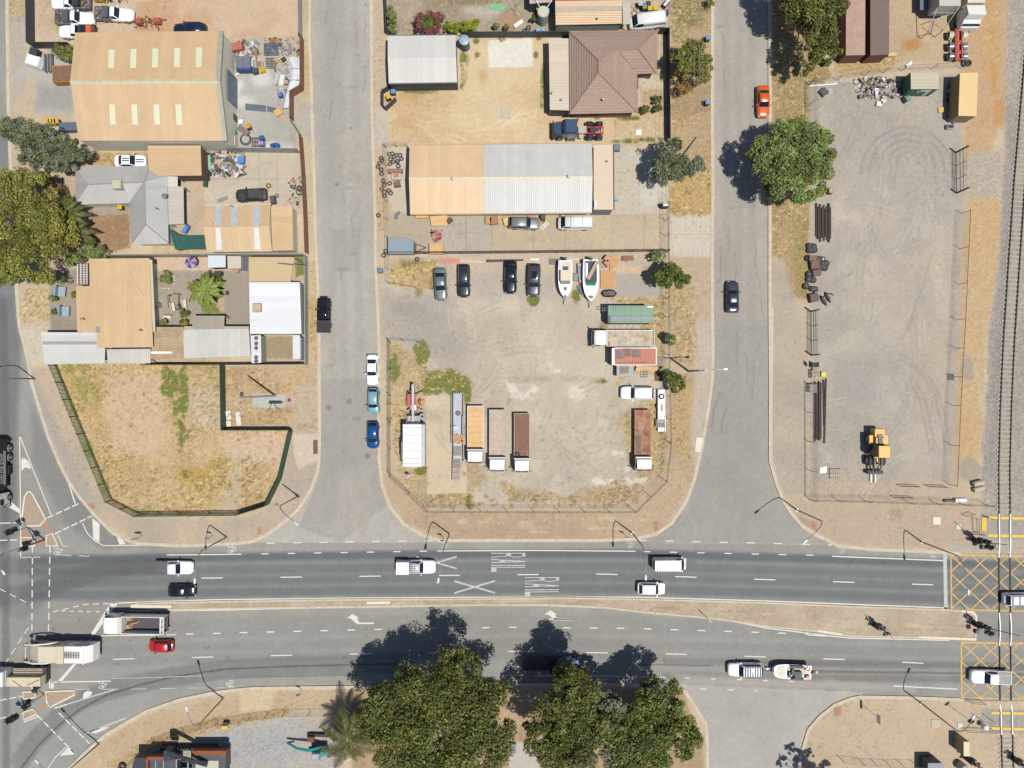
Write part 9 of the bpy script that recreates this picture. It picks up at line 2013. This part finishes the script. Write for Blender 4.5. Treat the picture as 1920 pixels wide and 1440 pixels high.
for k,(x,y,w,l,lab)in enumerate(((1525,484,.8,1.2,'rusty crate among the tyres, uppermost'),(1529,496,1.2,1.3,'open rusty frame crate among the tyres'),(1532,511,.9,1.2,'rusty hopper box among the tyres'),(1527,558,1.2,1.2,'lowest rusty crate beside the black hull shells'))):crate(lab,x,y,w,l,.7,RUSTM,4*k,'rusty_crate','crate',mat('rust_top%d'%k,(134-8*k,106-4*k,92),.8,var=.25,scale=4))
for x,y,rot,lab in((1543,563,-55,'black curved hull shell lying beside rusty crate'),(1551,557,-60,'smaller black curved shell lying on the gravel')):
 t=thing('plastic_shell',lab,'shell',G(x,y),R(rot));b=MB();b.loft([[(s_,-w,0),(s_,-w*.5,w*.8),(s_,w*.5,w*.8),(s_,w,0)]for s_,w in((-.9,.08),(-.4,.3),(.3,.33),(.95,.1))]);b.build('shell',mat('shell_black',(36,38,46),.35),t);b=MB();b.tube([(-.5,0,.3),(-.2,.6,.25),(.2,.9,.1)],.07);b.build('arm',BLACK,t)
pallet(1533,687,.5,'pale pallets stacked near the blue panels on the gravel',0,PALLETM,1.0,1.2);pallet(1530,702,.8,'brown pallet stack beside the yellow bin',90,PALLETM,1.1,1.2);pallet(1525,728,.5,'grey pallet lying on the lower steel stack',90,PG,1.0,1.3,zb=.45);pallet(1568,889,.35,'low timber pallet on gravel near the white board',90,PALLETM,1.6,1.4)
crate('small dark stump box hidden at the leafy edge of the gravel yard',1558,357,.8,.6,.8,RUSTM,0,'timber_box','box',TIMBER)
for k,(x0,x1,y)in enumerate(((1683,1718,910),(1736,1770,911),(1672,1706,931))):railing(x0,y,x1,y+1,('thin white barrier rail lying near the gravel yard end, left of two','thin white barrier rail lying near the concrete pipes','green framed barrier rail against the end fence')[k])
for o in bpy.data.objects:
 if 'barrier rail' in str(o.get('label','')):o['group']='barrier rails at the gravel yard end'
t=thing('concrete_pipes','pair of pale concrete pipe halves beside the railway ballast','pipe',G(1830,914));b=MB();b.tube([(-.7,.5,.4),(.7,.85,.4)],.4,14);b.build('pipe',CONC,t,False);b=MB();b.tube([(-.6,-.35,.35),(.8,.05,.35)],.35,14);b.build('pipe',CONC,t)
t=thing('traffic_barrier','white plastic barrier at the railway end of the fence','barrier',G(1797,938));b=MB();b.loft([[(x,-.3,0),(x,-.2,.5),(x,.3,.5),(x,.4,0)]for x in(-.7,.2,.9)]);b.build('barrier_body',STEELW,t);b=MB();b.box(-2.2,-.75,-.2,.1,0,.4);b.build('dark_block',BLACK,t)
b=MB();b.cyl(0,0,0,.12,.16,12,.1);o=b.build('survey_marker',mat('marker_yellow',(240,190,60),.5));o.location=G(1869,706);tag(o,'small orange marker on the ballast beside the rails','marker')
crate('small yellow skip lying inside the sagging wire fence',421,1364,.45,.9,.4,mat('yellow_skip',(246,200,40),.5),5,'yellow_box','box',mat('yellow_skip_t',(250,210,60),.5));crate('black block beside the yellow box on the southern fence',423,1357,.4,.8,.6,BLACK,5,'black_box','box',DGREY)
for k,(x,lab)in enumerate(((227,'black wheel at the bottom edge left of the drilling plant'),(254,'black wheel at the bottom edge touching the drilling plant'))):tyre(x,1440,lab,None,.6,.5)
crate('white cabinet half hidden under the biggest tree at the bottom',932,1414,.9,1.3,1.0,STEELW,30,'white_cabinet','cabinet',mat('cab_top_white',(240,240,236),.4));crate('grey steel plate box beside the driveway under the trees',962,1404,1.4,.9,.4,mat('plate_grey',(120,124,126),.6),0,'steel_plate','box',mat('plate_grey_t',(130,134,136),.6));crate('yellow object under the dark green tree at the bottom edge',1226,1432,.8,1.6,.9,mat('yellow_obj',(236,180,30),.5),0,'yellow_box','box',BYL)
grid(650,1348,.4,.8,2.4,3,'pale timber rails at the end of the sagging wire fence',TIMBER,0,'timber_rails')
# ------------------------------------------------------------------ light, sky, camera
SUNDIR=Vector((-.30,.218,-1.0)).normalized()
sun=bpy.data.lights.new('sun','SUN');sun.energy=4.4;sun.angle=R(.53);sun.color=(1.0,.955,.88)
so=bpy.data.objects.new('sun',sun);COL.objects.link(so);so.rotation_euler=SUNDIR.to_track_quat('-Z','Y').to_euler();so.location=(40,-30,120)
w=bpy.data.worlds.new('World');sc.world=w;w.use_nodes=True
nt=w.node_tree;bg=nt.nodes['Background'];sk=nt.nodes.new('ShaderNodeTexSky');sk.sky_type='NISHITA';sk.sun_disc=False
d=-SUNDIR;sk.sun_elevation=math.asin(d.z);sk.sun_rotation=math.atan2(d.x,d.y);sk.air_density=1.0;sk.dust_density=.6;sk.altitude=30
nt.links.new(sk.outputs[0],bg.inputs[0]);bg.inputs[1].default_value=.075
cam=bpy.data.cameras.new('camera');cam.sensor_width=36;cam.lens=36*HC*S/1920;cam.clip_end=5000;cam.clip_start=1
co=bpy.data.objects.new('camera',cam);COL.objects.link(co);co.location=(0,0,HC);co.rotation_euler=(0,0,0);sc.camera=co
sc.view_settings.view_transform='Standard';sc.view_settings.look='None';sc.view_settings.exposure=.39;sc.view_settings.gamma=1
sc.cycles.max_bounces=5;sc.cycles.diffuse_bounces=2;sc.cycles.glossy_bounces=2;sc.cycles.transparent_max_bounces=8;sc.cycles.transmission_bounces=2
sc.cycles.use_denoising=True
for o in list(bpy.data.objects):
 if o.type=='MESH' and not o.data.polygons:bpy.data.objects.remove(o)
for k in('_A','_B'):
 for o in bpy.data.objects:
  if k in o:del o[k]
